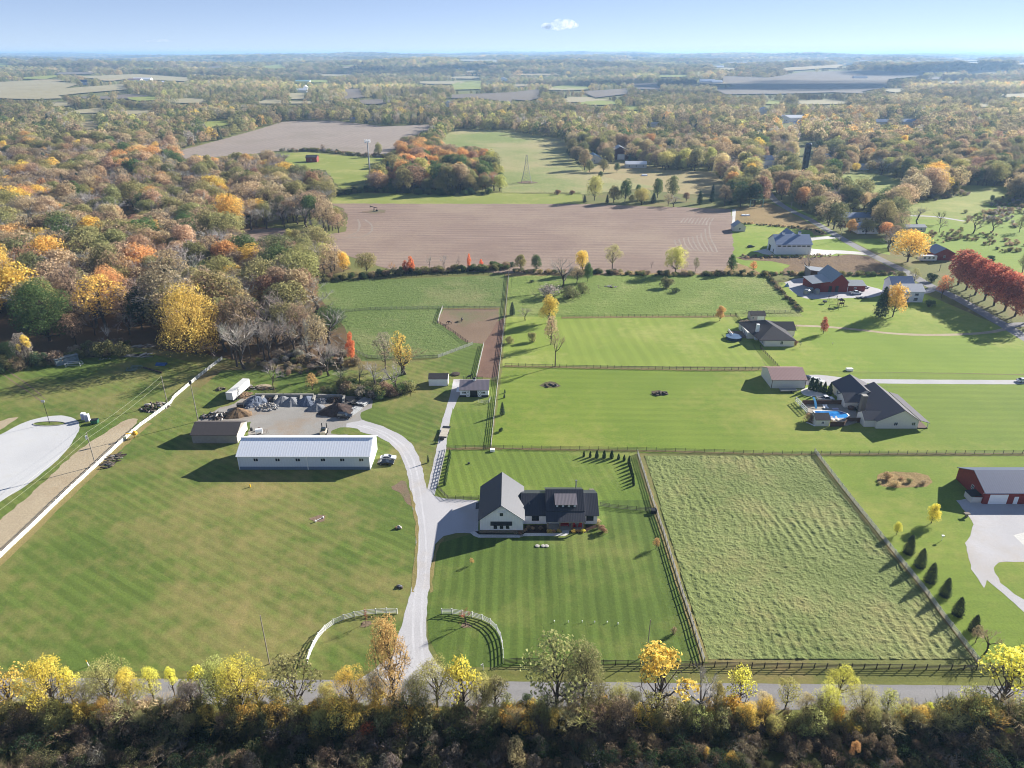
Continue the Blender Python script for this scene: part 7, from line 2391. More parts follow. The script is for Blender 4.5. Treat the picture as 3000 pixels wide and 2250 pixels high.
# dark silo
so = P('a3', 315, 1182)
hs_ = height('a3', 315, 1182, 938)
b = Bld('tower_silo', 'tall very dark blue tower silo with a domed top rising from the trees', 'silo', (so.x, so.y))
NAVY = plain("navy_glazed_steel", (26, 40, 70), .25, .2, k=.9, var=.1, spec=.7, lines=('z', 1.4, .6))
m = MB()
m.lathe([(3.0, 0), (3.0, hs_ - 1.4)], 24, (so.x, so.y, 0))
b.put('drum', m, NAVY)
m = MB()
m.lathe([(3.0, hs_ - 1.39), (2.6, hs_ - .7), (1.4, hs_ - .2), (.2, hs_)], 24, (so.x, so.y, 0))
b.put('dome', m, plain("navy_dome_steel", (44, 58, 88), .4, .3, k=.8, var=.05))
b.box('ladder_cage', so.x - 3.5, so.x - 3.02, so.y - .4, so.y + .4, 1, hs_ - 1.5, STEEL)
# pumpjack
pj = P('a1', 1022, 1532)
b = Bld('pumpjack', 'small black oil pumpjack on a bare ring in the ploughed field', 'pumpjack', (pj.x, pj.y))
m = MB()
m.bar((pj.x - 1.2, pj.y, 0), (pj.x, pj.y, 5.2), .4, .4)
m.bar((pj.x + 1.2, pj.y, 0), (pj.x, pj.y, 5.2), .4, .4)
b.put('samson_post', m, BLACKF)
m = MB()
m.bar((pj.x - 4.4, pj.y, 6.4), (pj.x + 4.0, pj.y, 4.2), .5, .7)
b.put('walking_beam', m, BLACKF)
m = MB()
m.box(pj.x - 5.0, pj.x - 4.2, pj.y - .4, pj.y + .4, 5.0, 7.4, 0, .1, 0)
b.put('horse_head', m, BLACKF)
m = MB()
m.bar((pj.x + 3.8, pj.y, 4.2), (pj.x + 3.2, pj.y, 1.2), .3, .3)
m.tube((pj.x + 3.2, pj.y - .5, 1.2), (pj.x + 3.2, pj.y + .5, 1.2), 1.3, 1.3, 10)
b.put('crank', m, BLACKF)
b.box('skid', pj.x - 2, pj.x + 5.5, pj.y - .9, pj.y + .9, 0, .5, STEEL)
b.root.scale = (.62, .62, .62)

# ================================================================ VEHICLES
TAIL = plain("red_lamp", (170, 20, 20), .3, k=.9, var=.02)
LAMPG = plain("lamp_glass", (230, 232, 236), .15, k=.9, var=.02, spec=.8)


def paint(name, c):
    return plain(name, c, .22, .1, k=.85, var=.02, spec=.8)


def vehicle(kind, label, loc, rz, mat, cat='car'):
    """+x is forward"""
    rt = thing({'car': 'parked_car', 'pickup': 'pickup_truck', 'suv': 'parked_suv'}[kind], label, cat, loc, rz)
    L, W = {'car': (4.7, 1.85), 'pickup': (5.9, 2.0), 'suv': (4.9, 1.95)}[kind]
    h = L / 2
    prof = {'car': [(-h, .35), (-h, .78), (-h + .15, .92), (-h + .8, .98), (-.2, 1.0), (.95, .96), (h - .6, .85), (h - .1, .70), (h, .55), (h, .3)],
            'pickup': [(-h, .5), (-h, 1.08), (-.6, 1.1), (1.2, 1.12), (h - .5, 1.08), (h - .1, .98), (h, .8), (h, .42)],
            'suv': [(-h, .4), (-h, .95), (-h + .1, 1.08), (0, 1.1), (1.0, 1.08), (h - .5, 1.0), (h - .05, .85), (h, .4)]}[kind]
    cab = {'car': [(-1.75, .99), (-1.05, 1.38), (.05, 1.42), (.95, .97)], 'pickup': [(-.75, 1.1), (-.6, 1.78), (.65, 1.8), (1.35, 1.12)], 'suv': [(-2.35, 1.09), (-2.05, 1.68), (.3, 1.72), (1.05, 1.09)]}[kind]

    def extr(pf, w0, w1, mat_, nm):
        m = MB()
        n = len(pf)
        v = []
        for s in (-1, 1):
            for i, (x, z) in enumerate(pf):
                zmax = max(q[1] for q in pf)
                zmin = min(q[1] for q in pf)
                t = (z - zmin) / max(.01, zmax - zmin)
                v.append((x, s * (w0 + (w1 - w0) * t) / 2, z))
        f = [tuple(range(n)), tuple(range(2 * n - 1, n - 1, -1))] + [((i + 1) % n, i, n + i, n + (i + 1) % n) for i in range(n)]
        m.add(v, f)
        o = m.build(nm, mat_, rt)
        return o
    extr(prof, W, W * .94, mat, 'body')
    extr(cab, W * .9, W * .72, GLASS, 'windows')
    roof = MB()
    (x1_, z1_), (x2_, z2_) = cab[1], cab[2]
    roof.box(x1_ - .05, x2_ + .05, -W * .37, W * .37, z1_, z2_ + .04)
    for (xa, za), (xb, zb) in ((cab[0], cab[1]), (cab[3], cab[2])):
        for s in (-1, 1):
            roof.bar((xa, s * W * .44, za), (xb, s * W * .36, zb), .07, .07)
    roof.build('roof', mat, rt)
    if kind == 'pickup':
        m = MB()
        m.box(-h + .12, -.85, -W * .42, W * .42, 1.09, 1.105)
        m.build('bed', BLACKF, rt)
        m = MB()
        for s in (-1, 1):
            m.box(-h, -.75, s * W * .46 - .06, s * W * .46 + .06, 1.05, 1.3)
        m.box(-h, -h + .1, -W * .46, W * .46, 1.05, 1.3)
        m.build('bed_sides', mat, rt)
    wr = {'car': .33, 'pickup': .4, 'suv': .37}[kind]
    for sx in (-1, 1):
        for sy in (-1, 1):
            m = MB()
            cx = sx * (h - .95)
            m.tube((cx, sy * (W / 2 - .22), wr), (cx, sy * (W / 2 + .02), wr), wr, wr, 12)
            w = m.build('wheel', RUBBER, rt)
            m = MB()
            m.tube((cx, sy * (W / 2 + .02), wr), (cx, sy * (W / 2 + .035), wr), wr * .6, wr * .55, 8)
            m.build('rim', STEEL, w)
    for s in (-1, 1):
        m = MB()
        m.box(h - .04, h + .02, s * W * .36 - .2, s * W * .36 + .2, .58, .74)
        m.build('headlight', LAMPG, rt)
        m = MB()
        m.box(-h - .02, -h + .03, s * W * .38 - .16, s * W * .38 + .16, .68, .86)
        m.build('tail_light', TAIL, rt)
    return rt


WP, BP = paint("white_car_paint", (240, 240, 242)), paint("black_car_paint", (22, 26, 34))
NP = paint("dark_blue_car_paint", (30, 44, 66))
vehicle('car', 'white car with a black roof parked at the end of the long barn', P('c1', 1143, 488), .02, WP)
vehicle('car', 'black car parked beside the white one at the long barn', P('c1', 1123, 530), -.03, BP)
vehicle('suv', 'black car with lit roof parked beside the dark soil pile in the yard', P('c1', 765, 128), -.12, BP)
vehicle('pickup', 'white pickup truck behind the pool deck screen', P('p', 840, 482), .08, WP, 'pickup truck')
vehicle('car', 'dark car behind the arborvitae at the rose-roofed barn', P('p', 632, 222), -.4, NP)
vehicle('suv', 'white van by the arborvitae at the rose-roofed barn', P('p', 735, 255), -.5, WP)
vehicle('car', 'white car on the straight gravel drive at the right edge', P('b3', 2205, 1412), 0, WP)
vehicle('pickup', 'white pickup truck in front of the old red barn garage', P('r', 1405, 282), .03, WP, 'pickup truck')
vehicle('suv', 'white car behind the old red barn garage', P('r', 1490, 222), .02, WP)
vehicle('suv', 'dark car beside the motorhome near the red maples', P('w', 1965, 640), 0, NP)
vehicle('car', 'dark car parked at the white barn patio', P('w', 168, 560), .4, BP)

rvp = P('w', 1938, 702)
b = Bld('motorhome', 'white motorhome with dark windows near the red maples', 'motorhome', (rvp.x, rvp.y))
b.box('body', rvp.x - 4.6, rvp.x + 4.6, rvp.y, rvp.y + 2.5, .6, 3.4, WP)
b.box('cab', rvp.x - 5.6, rvp.x - 4.6, rvp.y + .1, rvp.y + 2.4, .6, 2.3, WP)
for x in (-2.5, .2, 2.6):
    b.box('window', rvp.x + x - .6, rvp.x + x + .6, rvp.y - .04, rvp.y - .003, 1.7, 2.6, GLASS)
for x in (-3.6, 3.0):
    m = MB()
    m.tube((rvp.x + x, rvp.y + .02, .45), (rvp.x + x, rvp.y + .4, .45), .45, .45, 10)
    b.put('wheel', m, RUBBER)

# semi trailer by the yard
tr = P('y', 503, 316)
tl = P('y', 715, 165)
rz = math.atan2(tl.y - tr.y, tl.x - P('y', 540, 318).x)
b = thing('box_trailer', 'long white box trailer parked on the grass beside the yard', 'trailer', tr, rz)
TRW = plain("trailer_white", (226, 226, 222), .6, k=.85, var=.08, lines=('x', 1.2, .9))
m = MB()
m.box(0, 12.2, -1.25, 1.25, .9, 3.6)
m.build('box', TRW, b)
m = MB()
m.box(-.06, -.004, -1.15, 1.15, .95, 3.5)
m.build('rear_door', TRW, b)
for x in (1.2, 2.5):
    for s in (-1, 1):
        m = MB()
        m.tube((x, s * 1.2, .5), (x, s * .9, .5), .5, .5, 10)
        m.build('wheel', RUBBER, b)
m = MB()
for s in (-.9, .9):
    m.box(9.5, 9.7, s - .08, s + .08, 0, .9)
m.box(.2, 12, -1.2, -1.1, .7, .9)
m.box(.2, 12, 1.1, 1.2, .7, .9)
m.build('chassis', BLACKF, b)
# flat trailer on the stable path
ft = P('c1', 1612, 318)
b = thing('flatbed_trailer', 'pale plank-decked flatbed trailer standing on the stable path', 'trailer', ft, math.radians(84))
m = MB()
for i in range(7):
    m.box(0, 7.2, -1.2 + i * .35, -.88 + i * .35, .8, .86)
m.build('plank_deck', plain("bleached_planks", (214, 204, 186), .8, k=.8, var=.1, lines=('x', 1.8, .8)), b)
m = MB()
m.box(5.9, 7.3, -1.25, 1.25, .87, .93)
m.box(0, .3, -1.25, 1.25, .6, 1.0)
m.build('ramp', BLACKF, b)
m = MB()
m.box(-1.3, 0, -.7, -.6, .7, .8)
m.box(-1.3, 0, .6, .7, .7, .8)
m.box(-1.4, -1.25, -.7, .7, .6, 1.5)
m.box(0, 7.2, -1.22, -1.12, .6, .79)
m.box(0, 7.2, 1.12, 1.22, .6, .79)
m.build('gooseneck', BLACKF, b)
for x in (3.4, 4.4):
    for s in (-1, 1):
        m = MB()
        m.tube((x, s * 1.25, .4), (x, s * 1.0, .4), .4, .4, 10)
        m.build('wheel', RUBBER, b)
# boat-like trailer behind rose barn, small trailers
q = P('p', 380, 372)
b = thing('utility_trailer', 'long grey utility trailer against the rose-roofed barn wall', 'trailer', q, .03)
m = MB()
m.box(-3.2, 2.8, -1.0, 1.0, .6, .95)
m.build('bed', STEEL, b)
m = MB()
m.bar((2.8, 0, .65), (4.6, 0, .6), .12, .12)
m.build('tongue', STEEL, b)
for s in (-1, 1):
    m = MB()
    m.tube((.6, s * 1.1, .38), (.6, s * .85, .38), .38, .38, 10)
    m.build('wheel', RUBBER, b)
q = P('r', 1462, 325)
b = thing('low_trailer', 'low black trailer with a white load on the barnyard edge', 'trailer', q, 0)
m = MB()
m.box(-2.6, 2.6, -.9, .9, .4, .6)
m.build('bed', BLACKF, b)
m = MB()
m.box(-.3, .5, -.4, .4, .6, 1.2)
m.build('load', TRIM, b)
# skid loader with forks
q = P('y', 1605, 690)
b = thing('telehandler', 'cream and black forklift loader with raised twin forks in the yard', 'loader', q, math.radians(90))
m = MB()
m.box(-1.6, 1.2, -.85, .85, .5, 1.5)
m.build('body', plain("cream_machine_paint", (226, 210, 188), .5, k=.8, var=.06), b)
m = MB()
m.box(-.7, .6, -.7, .7, 1.5, 2.3, 0, .1, .05)
m.build('cab', GLASS, b)
m = MB()
for s in (-.75, .75):
    m.box(1.25, 1.45, s - .12, s + .12, .2, 3.2)
    m.box(1.4, 3.0, s - .08, s + .08, .3, .4)
m.build('mast', BLACKF, b)
for x in (-1.0, .8):
    for s in (-1, 1):
        m = MB()
        m.tube((x, s * .75, .5), (x, s * 1.1, .5), .5, .5, 10)
        m.build('wheel', RUBBER, b)

# ================================================================ THE YARD
SOIL = plain("dark_soil", (92, 76, 70), .95, k=.8, var=.3, scale=1.2)
SAND = plain("brown_sand", (150, 122, 92), .95, k=.8, var=.25, scale=1.2)
GREYP = plain("grey_gravel_pile", (150, 152, 158), .95, k=.8, var=.25, scale=2)
BLUEP = plain("bluish_stone_pile", (126, 136, 156), .95, k=.85, var=.35, scale=3)


def pile(name, label, c, rx, ry, h, mat, seed, group=None, rocky=0.0):
    """a heap with its own slopes and lumps"""
    r = np.random.default_rng(seed)
    n, k = 26, 9
    m = MB()
    v, f = [], []
    for j in range(k):
        t = j / (k - 1)
        for i in range(n):
            a = 2 * math.pi * i / n
            lump = 1 + .12 * math.sin(3 * a + seed) + .07 * math.sin(7 * a + seed * 2)
            rr = (1 - t) * lump
            z = h * (t ** .9) * (1 + .1 * math.sin(2 * a + seed) * (1 - t)) + (r.uniform(-1, 1) * rocky if 0 < j < k - 1 else 0)
            v.append((rx * rr * math.cos(a) + r.uniform(-1, 1) * rocky, ry * rr * math.sin(a) + r.uniform(-1, 1) * rocky, max(-.02, z if j else -.02)))
    for j in range(k - 1):
        for i in range(n):
            f.append((j * n + i, j * n + (i + 1) % n, (j + 1) * n + (i + 1) % n, (j + 1) * n + i))
    m.add(v, f)
    return one(name, m, mat, label, 'pile', c, 0, group)


for i, (x, y, rx, ry, h, mt, lb, rk) in enumerate([
    (800, 318, 4.2, 4.5, 2.6, BLUEP, 'blue-grey stone heap in the leftmost stone bin', .15),
    (1120, 310, 3.6, 4.0, 2.3, GREYP, 'grey gravel heap in the third stone bin, left of two', .05),
    (1225, 322, 3.6, 4.0, 2.2, GREYP, 'pale ringed gravel heap in the third stone bin, right of two', .05),
    (1405, 315, 3.7, 4.2, 2.4, BLUEP, 'smooth blue-grey heap in the fourth stone bin', .04),
    (965, 290, 2.5, 2.2, .9, SOIL, 'low dark heap in the second stone bin', .1),
    (1570, 305, 3.0, 2.2, 1.2, GREYP, 'whitish debris heap in the fifth stone bin', .2),
    (1740, 300, 4.0, 2.0, 1.5, SOIL, 'dark scrap heap in the fifth stone bin', .25),
    (590, 455, 4.6, 3.8, 2.5, SAND, 'brown sand heap at the left of the yard', .06),
    (1525, 392, 3.6, 3.0, 2.0, GREYP, 'grey heap with brown top in front of the bins', .06),
    (1770, 425, 6.4, 4.8, 3.3, SOIL, 'big dark soil pile beside the parked black car', .08),
    (640, 235, 4.0, 3.0, .7, SAND, 'low brown spoil beside the box trailer', .15)]):
    pile('gravel_pile', lb, P('y', x, y), rx, ry, h, mt, 20 + i, None, rk)


def rubble(name, label, c, n, rx, ry, size, mats, seed, cat='rubble pile', long_=1.0, hgt=1.2, part='rock', rz=None):
    r = random.Random(seed)
    rt = thing(name, label, cat, c)
    base = []
    for k in range(4):
        m = MB()
        bm = bmesh.new()
        bmesh.ops.create_icosphere(bm, subdivisions=1, radius=1)
        for vv in bm.verts:
            vv.co *= r.uniform(.7, 1.15)
        me = bpy.data.meshes.new(part)
        bm.to_mesh(me)
        bm.free()
        me.materials.append(mats[k % len(mats)])
        base.append(me)
    for i in range(n):
        a, q = r.uniform(0, 6.28), r.random() ** .5
        s = size * r.uniform(.5, 1.3)
        o = link(part, base[i % 4], rt, (rx * q * math.cos(a), ry * q * math.sin(a), max(s * .3, (1 - q) * hgt * r.uniform(.4, 1))))
        o.scale = (s * long_, s * .7, s * .6)
        o.rotation_euler = (r.uniform(-.5, .5) if long_ < 2 else r.uniform(-.15, .15), r.uniform(-.3, .3), (rz + r.uniform(-.25, .25)) if rz is not None else r.uniform(0, 6.28))
    return rt


PALER = plain("pale_rubble", (206, 200, 192), .9, k=.8, var=.2, scale=2)
LOGM = plain("grey_logs", (150, 136, 118), .9, k=.75, var=.25, scale=2)
LOGD = plain("dark_logs", (84, 70, 60), .9, k=.8, var=.25, scale=2)
rubble('rubble_heap', 'pale broken concrete heap in front of the second stone bin', P('y', 955, 375), 90, 4.2, 3.0, .55, [PALER, PALER, GREYP, PALER], 3, hgt=1.8)
rubble('rubble_heap', 'whitish stones spilling from the leftmost stone bin', P('y', 745, 360), 50, 3.4, 2.2, .4, [PALER, GREYP, PALER, BLUEP], 4, hgt=.9)
rubble('scrap_heap', 'dark tangle of scrap metal and beams behind the block barn', P('y', 335, 480), 60, 4.6, 2.6, .55, [BLACKF, LOGD, SOIL, PALER], 5, 'scrap pile', 3.0, 1.4, 'beam')
rubble('log_pile', 'jumbled branches at the far end of the box trailer', P('y', 765, 150), 26, 2.6, 2.0, .35, [LOGM, PALER, LOGD, LOGM], 6, 'log pile', 3.0, 1.0, 'log')
rubble('log_pile', 'felled logs lying right of the lone bare tree', P('y', 925, 155), 22, 3.8, 1.6, .45, [LOGM, SAND, LOGD, LOGM], 7, 'log pile', 3.2, .7, 'log', .2)
rubble('root_stump', 'grey uprooted stump on the grass left of the box trailer', P('y', 378, 165), 14, 1.5, 1.0, .6, [LOGM, LOGD, LOGM, LOGM], 8, 'stump', 1.5, 1.2, 'root')
rubble('log_pile', 'stacked split logs against the long white fence', P('c0', 965, 500), 46, 2.3, 4.6, .42, [LOGM, LOGD, PALER, LOGM], 9, 'log pile', 3.4, .9, 'log', .35)
rubble('brush_pile', 'brown brush heap with white slabs beside the utility pole', P('l', 2010, 940), 50, 4.8, 4.2, .6, [LOGD, LOGM, LOGD, PALER], 10, 'brush pile', 2.0, 1.6, 'branch')
rubble('board_stack', 'stack of pale boards in the shade of the wood edge', P('l', 1800, 280), 24, 6.0, 1.6, .55, [SILV, LOGD, SILV, PALER], 11, 'board stack', 4.0, .5, 'board', .42)
rubble('board_stack', 'scattered pale boards further up the wood path', P('l', 1860, 150), 20, 5.0, 2.0, .45, [PALER, SILV, LOGM, PALER], 12, 'board stack', 3.2, .4, 'board', .5)
rubble('stone_heap', 'white stones at the foot of the olive thicket bushes', P('l', 1370, 320), 12, 4.0, .8, .4, [PALER, GREYP, PALER, PALER], 13, hgt=.4)
q0_, q1_ = P('c3', 950, 700), P('c3', 1420, 720)
SEDGE = plain("dry_garden_stalks", (150, 124, 80), .95, k=.7, var=.3, scale=2)
sheet('garden_bed', pl('c3', (930, 640), (1000, 590), (1380, 605), (1450, 720), (1150, 740), (950, 720)), .03, M_MARSH2, .3, 1)
for i, (x, y, w, yt, c, lb) in enumerate([(1030, 660, 1.4, 575, 'gold', 'tall straw-coloured grass clump at the left of the garden bed'), (1105, 715, 1.3, 635, 'amber', 'pale grass clump at the front of the garden bed'), (1150, 660, 1.6, 615, 'tan', 'faded plant clump in the middle of the garden bed'),
                                         (1220, 690, 1.5, 630, 'olive', 'olive plant clump in the middle of the garden bed'), (1340, 700, 1.4, 610, 'tan', 'tall dry plant clump at the right of the garden bed'), (1290, 725, 1.6, 690, 'brown', 'low dry clump at the front right of the garden bed'), (960, 700, 1.5, 665, 'sand', 'pale dry stalks at the left corner of the garden bed')]):
    T('shrub%d' % (i % 3), 'c3', x, y, yt, c if c not in ('gold', 'amber') else 'sand', lb, w * .8, 'garden_plant', 'plant', None, [2.2, 1.9, 1.2, 1.3, 1.3, .7, .8][i])
for i, (x, y, c, lb) in enumerate([(870, 1030, 'brown', 'left of the house walkway'), (930, 975, 'brown', 'in the front bed, left'), (1000, 1000, 'tan', 'in the front bed, middle'), (1130, 1000, 'brown', 'in the front bed, right'),
                                   (1270, 1045, 'gold', 'before the porch, leftmost'), (1340, 1045, 'amber', 'before the porch, second'), (1430, 1040, 'gold', 'before the porch, third'), (1660, 1040, 'gold', 'before the porch, fourth'), (1740, 1040, 'amber', 'before the porch, fifth'), (1815, 1045, 'lemon', 'at the porch corner, brightest yellow'), (2060, 880, 'sand', 'at the right house corner'), (720, 1070, 'tan', 'at the garage wall'), (800, 1075, 'rust', 'at the garage corner')]):
    T('shrub%d' % (i % 3), 'h', x, y, 0, c, 'small ornamental bush ' + lb, 1.4, 'garden_bush', 'bush', None, .85)


def block_wall(label, a, b, rows=2, L=1.5):
    d = b - a
    n = max(1, round(d.length / L))
    rt = thing('block_wall', label, 'wall', a)
    ll = d.length / n
    m = MB()
    m.box(-ll / 2 + .015, ll / 2 - .015, -.35, .35, 0, .74)
    me = m.mesh('block', CONCB)
    an = math.atan2(d.y, d.x)
    for r_ in range(rows):
        for i in range(n if r_ % 2 == 0 else n - 1):
            t = (i + .5 + (.5 if r_ % 2 else 0)) / n
            link('block', me, rt, d * t + Vector((0, 0, .76 * r_)), an)
    return rt


block_wall('concrete block wall along the back of the stone bins', P('y', 775, 262), P('y', 1510, 262), 2)
block_wall('lower concrete block wall at the back of the fifth bin', P('y', 1515, 265), P('y', 1850, 275), 2)
for x, x2, lb in ((905, 862, 'first'), (1062, 1020, 'second'), (1345, 1335, 'third'), (1505, 1478, 'fourth'), (1852, 1832, 'fifth')):
    block_wall(lb + ' concrete dividing wall of the stone bins from the left', P('y', x, 262), P('y', x2, 335), 2)


def pipes(label, c, n, L, rz, mat, r_=.16):
    rt = thing('pipe_stack', label, 'pipe stack', c, rz)
    m = MB()
    m.tube((0, 0, 0), (L, 0, 0), r_, r_, 8)
    me = m.mesh('pipe', mat)
    k = 0
    for row in range(2):
        for i in range(n - row):
            link('pipe', me, rt, (random.uniform(-.2, .2), (i + row * .5) * r_ * 2.3, r_ + row * r_ * 1.9))
    return rt


pipes('stack of shiny white and black pipes beside the black car', P('y', 1945, 470), 9, 5.5, 1.15, STEEL)
pipes('stack of black pipes at the right end of the bins', P('y', 1975, 358), 7, 4.5, 1.2, BLACKF, .2)
pipes('stack of silver pipes at the far right of the bins', P('y', 2075, 368), 8, 5.0, 1.15, STEEL, .22)
q = P('y', 840, 690)
m = MB()
m.tube((-1.0, 0, 1.1), (1.0, .6, 1.1), .75, .75, 14)
m.box(-.9, -.7, -.5, .5, 0, .8)
m.box(.7, .9, .1, 1.0, 0, .8)
one('storage_tank', m, TRIM, 'white horizontal tank beside the block barn gable', 'tank', q)
m = MB()
m.lathe([(.4, 0), (.42, .9), (.3, 1.0)], 12)
one('barrel', m, BLACKF, 'black barrel at the open front of the block barn', 'barrel', P('y', 752, 650))
one('barrel', m, WOODD, 'brown barrel behind the white tank', 'barrel', P('y', 842, 648))
m = MB()
for x in (-1, -.5, 0, .5, 1):
    m.bar((x, 0, 0), (x, 0, 1.3), .06, .06)
m.bar((-1, 0, 1.25), (1, 0, 1.25), .06, .06)
m.bar((-1, 0, .5), (1, 0, .5), .06, .06)
one('pipe_rack', m, WOODD, 'rusty upright rack right of the white tank', 'rack', P('y', 912, 682))
m = MB()
m.box(-1.1, 1.1, -.8, .8, .1, 1.3)
m.box(-1.15, 1.15, -.85, .85, 1.3, 1.42)
one('yard_container', m, BLACKF, 'black lidded container at the left end of the stone bins', 'container', P('y', 625, 375), .2)

# toilets and dumpster
TOIL = plain("portable_toilet_plastic", (222, 222, 236), .5, k=.85, var=.04)
for i, (x, y) in enumerate([(1092, 1100), (1140, 1118)]):
    q = P('l', x, y)
    b = thing('portable_toilet', ['white portable toilet, rear one of the pair by the gravel lot', 'white portable toilet, front one of the pair by the gravel lot'][i], 'toilet', q, .1)
    m = MB()
    m.box(-.6, .6, -.6, .6, 0, 2.15)
    m.build('cabin', TOIL, b)
    m = MB()
    m.box(-.64, .64, -.64, .64, 2.15, 2.4, 0, .12, .12)
    m.build('roof', TRIM, b)
    m = MB()
    m.box(-.42, .42, -.64, -.602, .1, 1.95)
    m.build('door', plain("lavender_door", (190, 188, 214), .5, k=.8, var=.04), b)
q = P('l', 1235, 1148)
b = thing('dumpster', 'green dumpster with open black lid beside the portable toilets', 'dumpster', q, .15)
GRN = plain("green_dumpster_steel", (64, 124, 96), .5, k=.8, var=.12)
m = MB()
m.box(-1.0, 1.0, -.7, .7, .12, 1.3, 0, -.1, -.1)
m.build('bin', GRN, b)
m = MB()
m.box(-1.1, 1.1, -.75, .8, 1.3, 1.38)
m.build('lid', BLACKF, b)
for s in (-1, 1):
    m = MB()
    m.box(s * 1.12 - .06, s * 1.12 + .06, -.4, .4, .8, 1.0)
    m.build('fork_pocket', GRN, b)
# yellow slide at the fence
q = P('c0', 1160, 310)
m = MB()
for i in range(9):
    a0_, a1_ = i / 9 * 1.9, (i + 1) / 9 * 1.9
    m.bar((-2.0 + 2.2 * math.sin(a0_), 0, 2.2 - 2.2 * math.cos(a0_) * 0 + 2.2 * (math.cos(a0_) - 1) * .55), (-2.0 + 2.2 * math.sin(a1_), 0, 2.2 + 2.2 * (math.cos(a1_) - 1) * .55), .55, .14)
m.lathe([(.75, 1.9), (.75, 2.4), (.5, 2.9), (.1, 3.0)], 10, (.5, .4, -.6))
m.bar((.2, .3, 0), (.2, .3, 2.2), .15, .15)
one('yellow_machine', m, plain("yellow_machine_paint", (236, 176, 46), .4, k=.85, var=.06), 'yellow chute-shaped implement lying against the long white fence', 'implement', q, .5)
# soccer goals
for i, (x, y) in enumerate([(945, 418), (975, 395)]):
    q = P('l', x, y)
    m = MB()
    w, h_, dp = 2.6, 1.5, 1.3
    for s in (-w, w):
        m.tube((s, 0, 0), (s, 0, h_), .06, .06, 6)
        m.tube((s, 0, h_), (s, dp, 0), .05, .05, 6)
        m.tube((s, 0, 0), (s, dp, 0), .05, .05, 6)
    m.tube((-w, 0, h_), (w, 0, h_), .06, .06, 6)
    m.tube((-w, dp, 0), (w, dp, 0), .05, .05, 6)
    one('goal_frame', m, TRIM, ['white goal frame in front of the tin shed, nearer one', 'white goal frame in front of the tin shed, farther one'][i], 'goal', q, .2)
TARP = plain("blue_tarp", (40, 96, 160), .5, k=.8, var=.15, scale=2)
m = MB()
m.add([(-2, -.6, .1), (2, -.7, .2), (2.1, .8, .7), (-1.9, .7, .8), (0, 0, 1.0), (-2, -.8, 0), (2, -.9, 0), (2.2, 1, 0), (-2, .9, 0)], [(0, 1, 4), (1, 2, 4), (2, 3, 4), (3, 0, 4), (5, 6, 1, 0), (6, 7, 2, 1), (7, 8, 3, 2), (8, 5, 0, 3)])
one('tarp_heap', m, TARP, 'blue tarp over a heap at the wood edge', 'tarp', P('l', 2085, 395))
for i, (x, y) in enumerate([(1690, 480), (1755, 445)]):
    q = P('l', x, y)
    b = thing('bleacher', ['low green bleacher on the grass, nearer one', 'low green bleacher on the grass, farther one'][i], 'bleacher', q, -.15)
    for k in range(3):
        m = MB()
        m.box(-2.2, 2.2, k * .55, k * .55 + .4, .3 + k * .25, .36 + k * .25)
        m.build('seat', plain("green_bleacher_paint", (110, 140, 130), .5, k=.7, var=.15), b)
    m = MB()
    for s in (-2, 0, 2):
        m.bar((s, 0, .15), (s, 1.5, .75), .08, .08)
        m.bar((s, 1.5, 0), (s, 1.5, .8), .08, .08)
    m.build('frame', STEEL, b)
m = MB()
m.bar(P('l', 1860, 425, .3) - P('l', 1860, 425), P('l', 2095, 492, .3) - P('l', 1860, 425), .5, .5)
one('dark_beam', m, LOGD, 'long dark beam lying from the bleachers to the tan bushes', 'beam', P('l', 1860, 425))
# island kerb
m = MB()
c = P('c0', 425, 182)
for i in range(24):
    a0_, a1_ = i * math.pi / 12, (i + 1) * math.pi / 12
    m.bar((5.2 * math.cos(a0_), 1.5 * math.sin(a0_), .08), (5.2 * math.cos(a1_), 1.5 * math.sin(a1_), .08), .22, .2)
isl = one('island_kerb', m, CONCB, 'oval concrete kerb round the lamp post in the gravel lot', 'kerb', c)
sheet('grass_island', [c + Vector((5.1 * math.cos(a), 1.4 * math.sin(a), 0)) for a in np.linspace(0, 2 * math.pi, 20, endpoint=False)], .05, G_WEST, 0)

# lawn things
rubble('boulder', 'big pale boulder on the grass left of the driveway', P('c1', 1228, 1085), 4, .5, .3, .85, [PALER, PALER, SAND, PALER], 14, 'boulder', 1.2, .6)
rubble('stump', 'grey flower stump low on the left lawn by the driveway', P('c1', 1250, 1595), 8, .8, .5, .5, [LOGM, LOGD, GREYP, LOGM], 15, 'stump', 1, .5, 'root')
for i, x in enumerate((218, 268, 298)):
    m = MB()
    m.lathe([(.55, 0), (.6, .15), (.5, .25), (.1, .3)], 9)
    one('garden_stone', m, PALER, ['flat pale stone on the front lawn, leftmost of three', 'small pale stone on the front lawn, middle of three', 'flat pale stone on the front lawn, rightmost of three'][i], 'stone', P('c2', x, 1240), 0, 'flat stones on the front lawn')
for i, (x, y) in enumerate([(365, 362), (487, 366), (606, 364), (713, 368), (821, 369), (915, 382)]):
    m = MB()
    m.tube((0, 0, 0), (0, 0, .4), .06, .06, 6)
    m.lathe([(.12, .4), (.12, .45), (.04, .5)], 8)
    one('septic_marker', m, TRIM, ord_[i] + ' small white riser cap from the left on the front lawn', 'marker', P('d2', x, y), 0, 'white caps in a row on the lawn')
m = MB()
q = P('c1', 515, 1030)
e_ = P('c1', 582, 998) - q
for p_ in (Vector((0, 0, 0)), e_):
    m.box(p_.x - .12, p_.x + .12, p_.y - .12, p_.y + .12, 0, .6)
m.bar(Vector((0, 0, .35)), e_ + Vector((0, 0, .35)), .09, .09)
one('jump_bar', m, TRIM, 'low white jump bar on the left lawn', 'jump', q)
m = MB()
m.box(-.12, .12, -.12, .12, 0, .9)
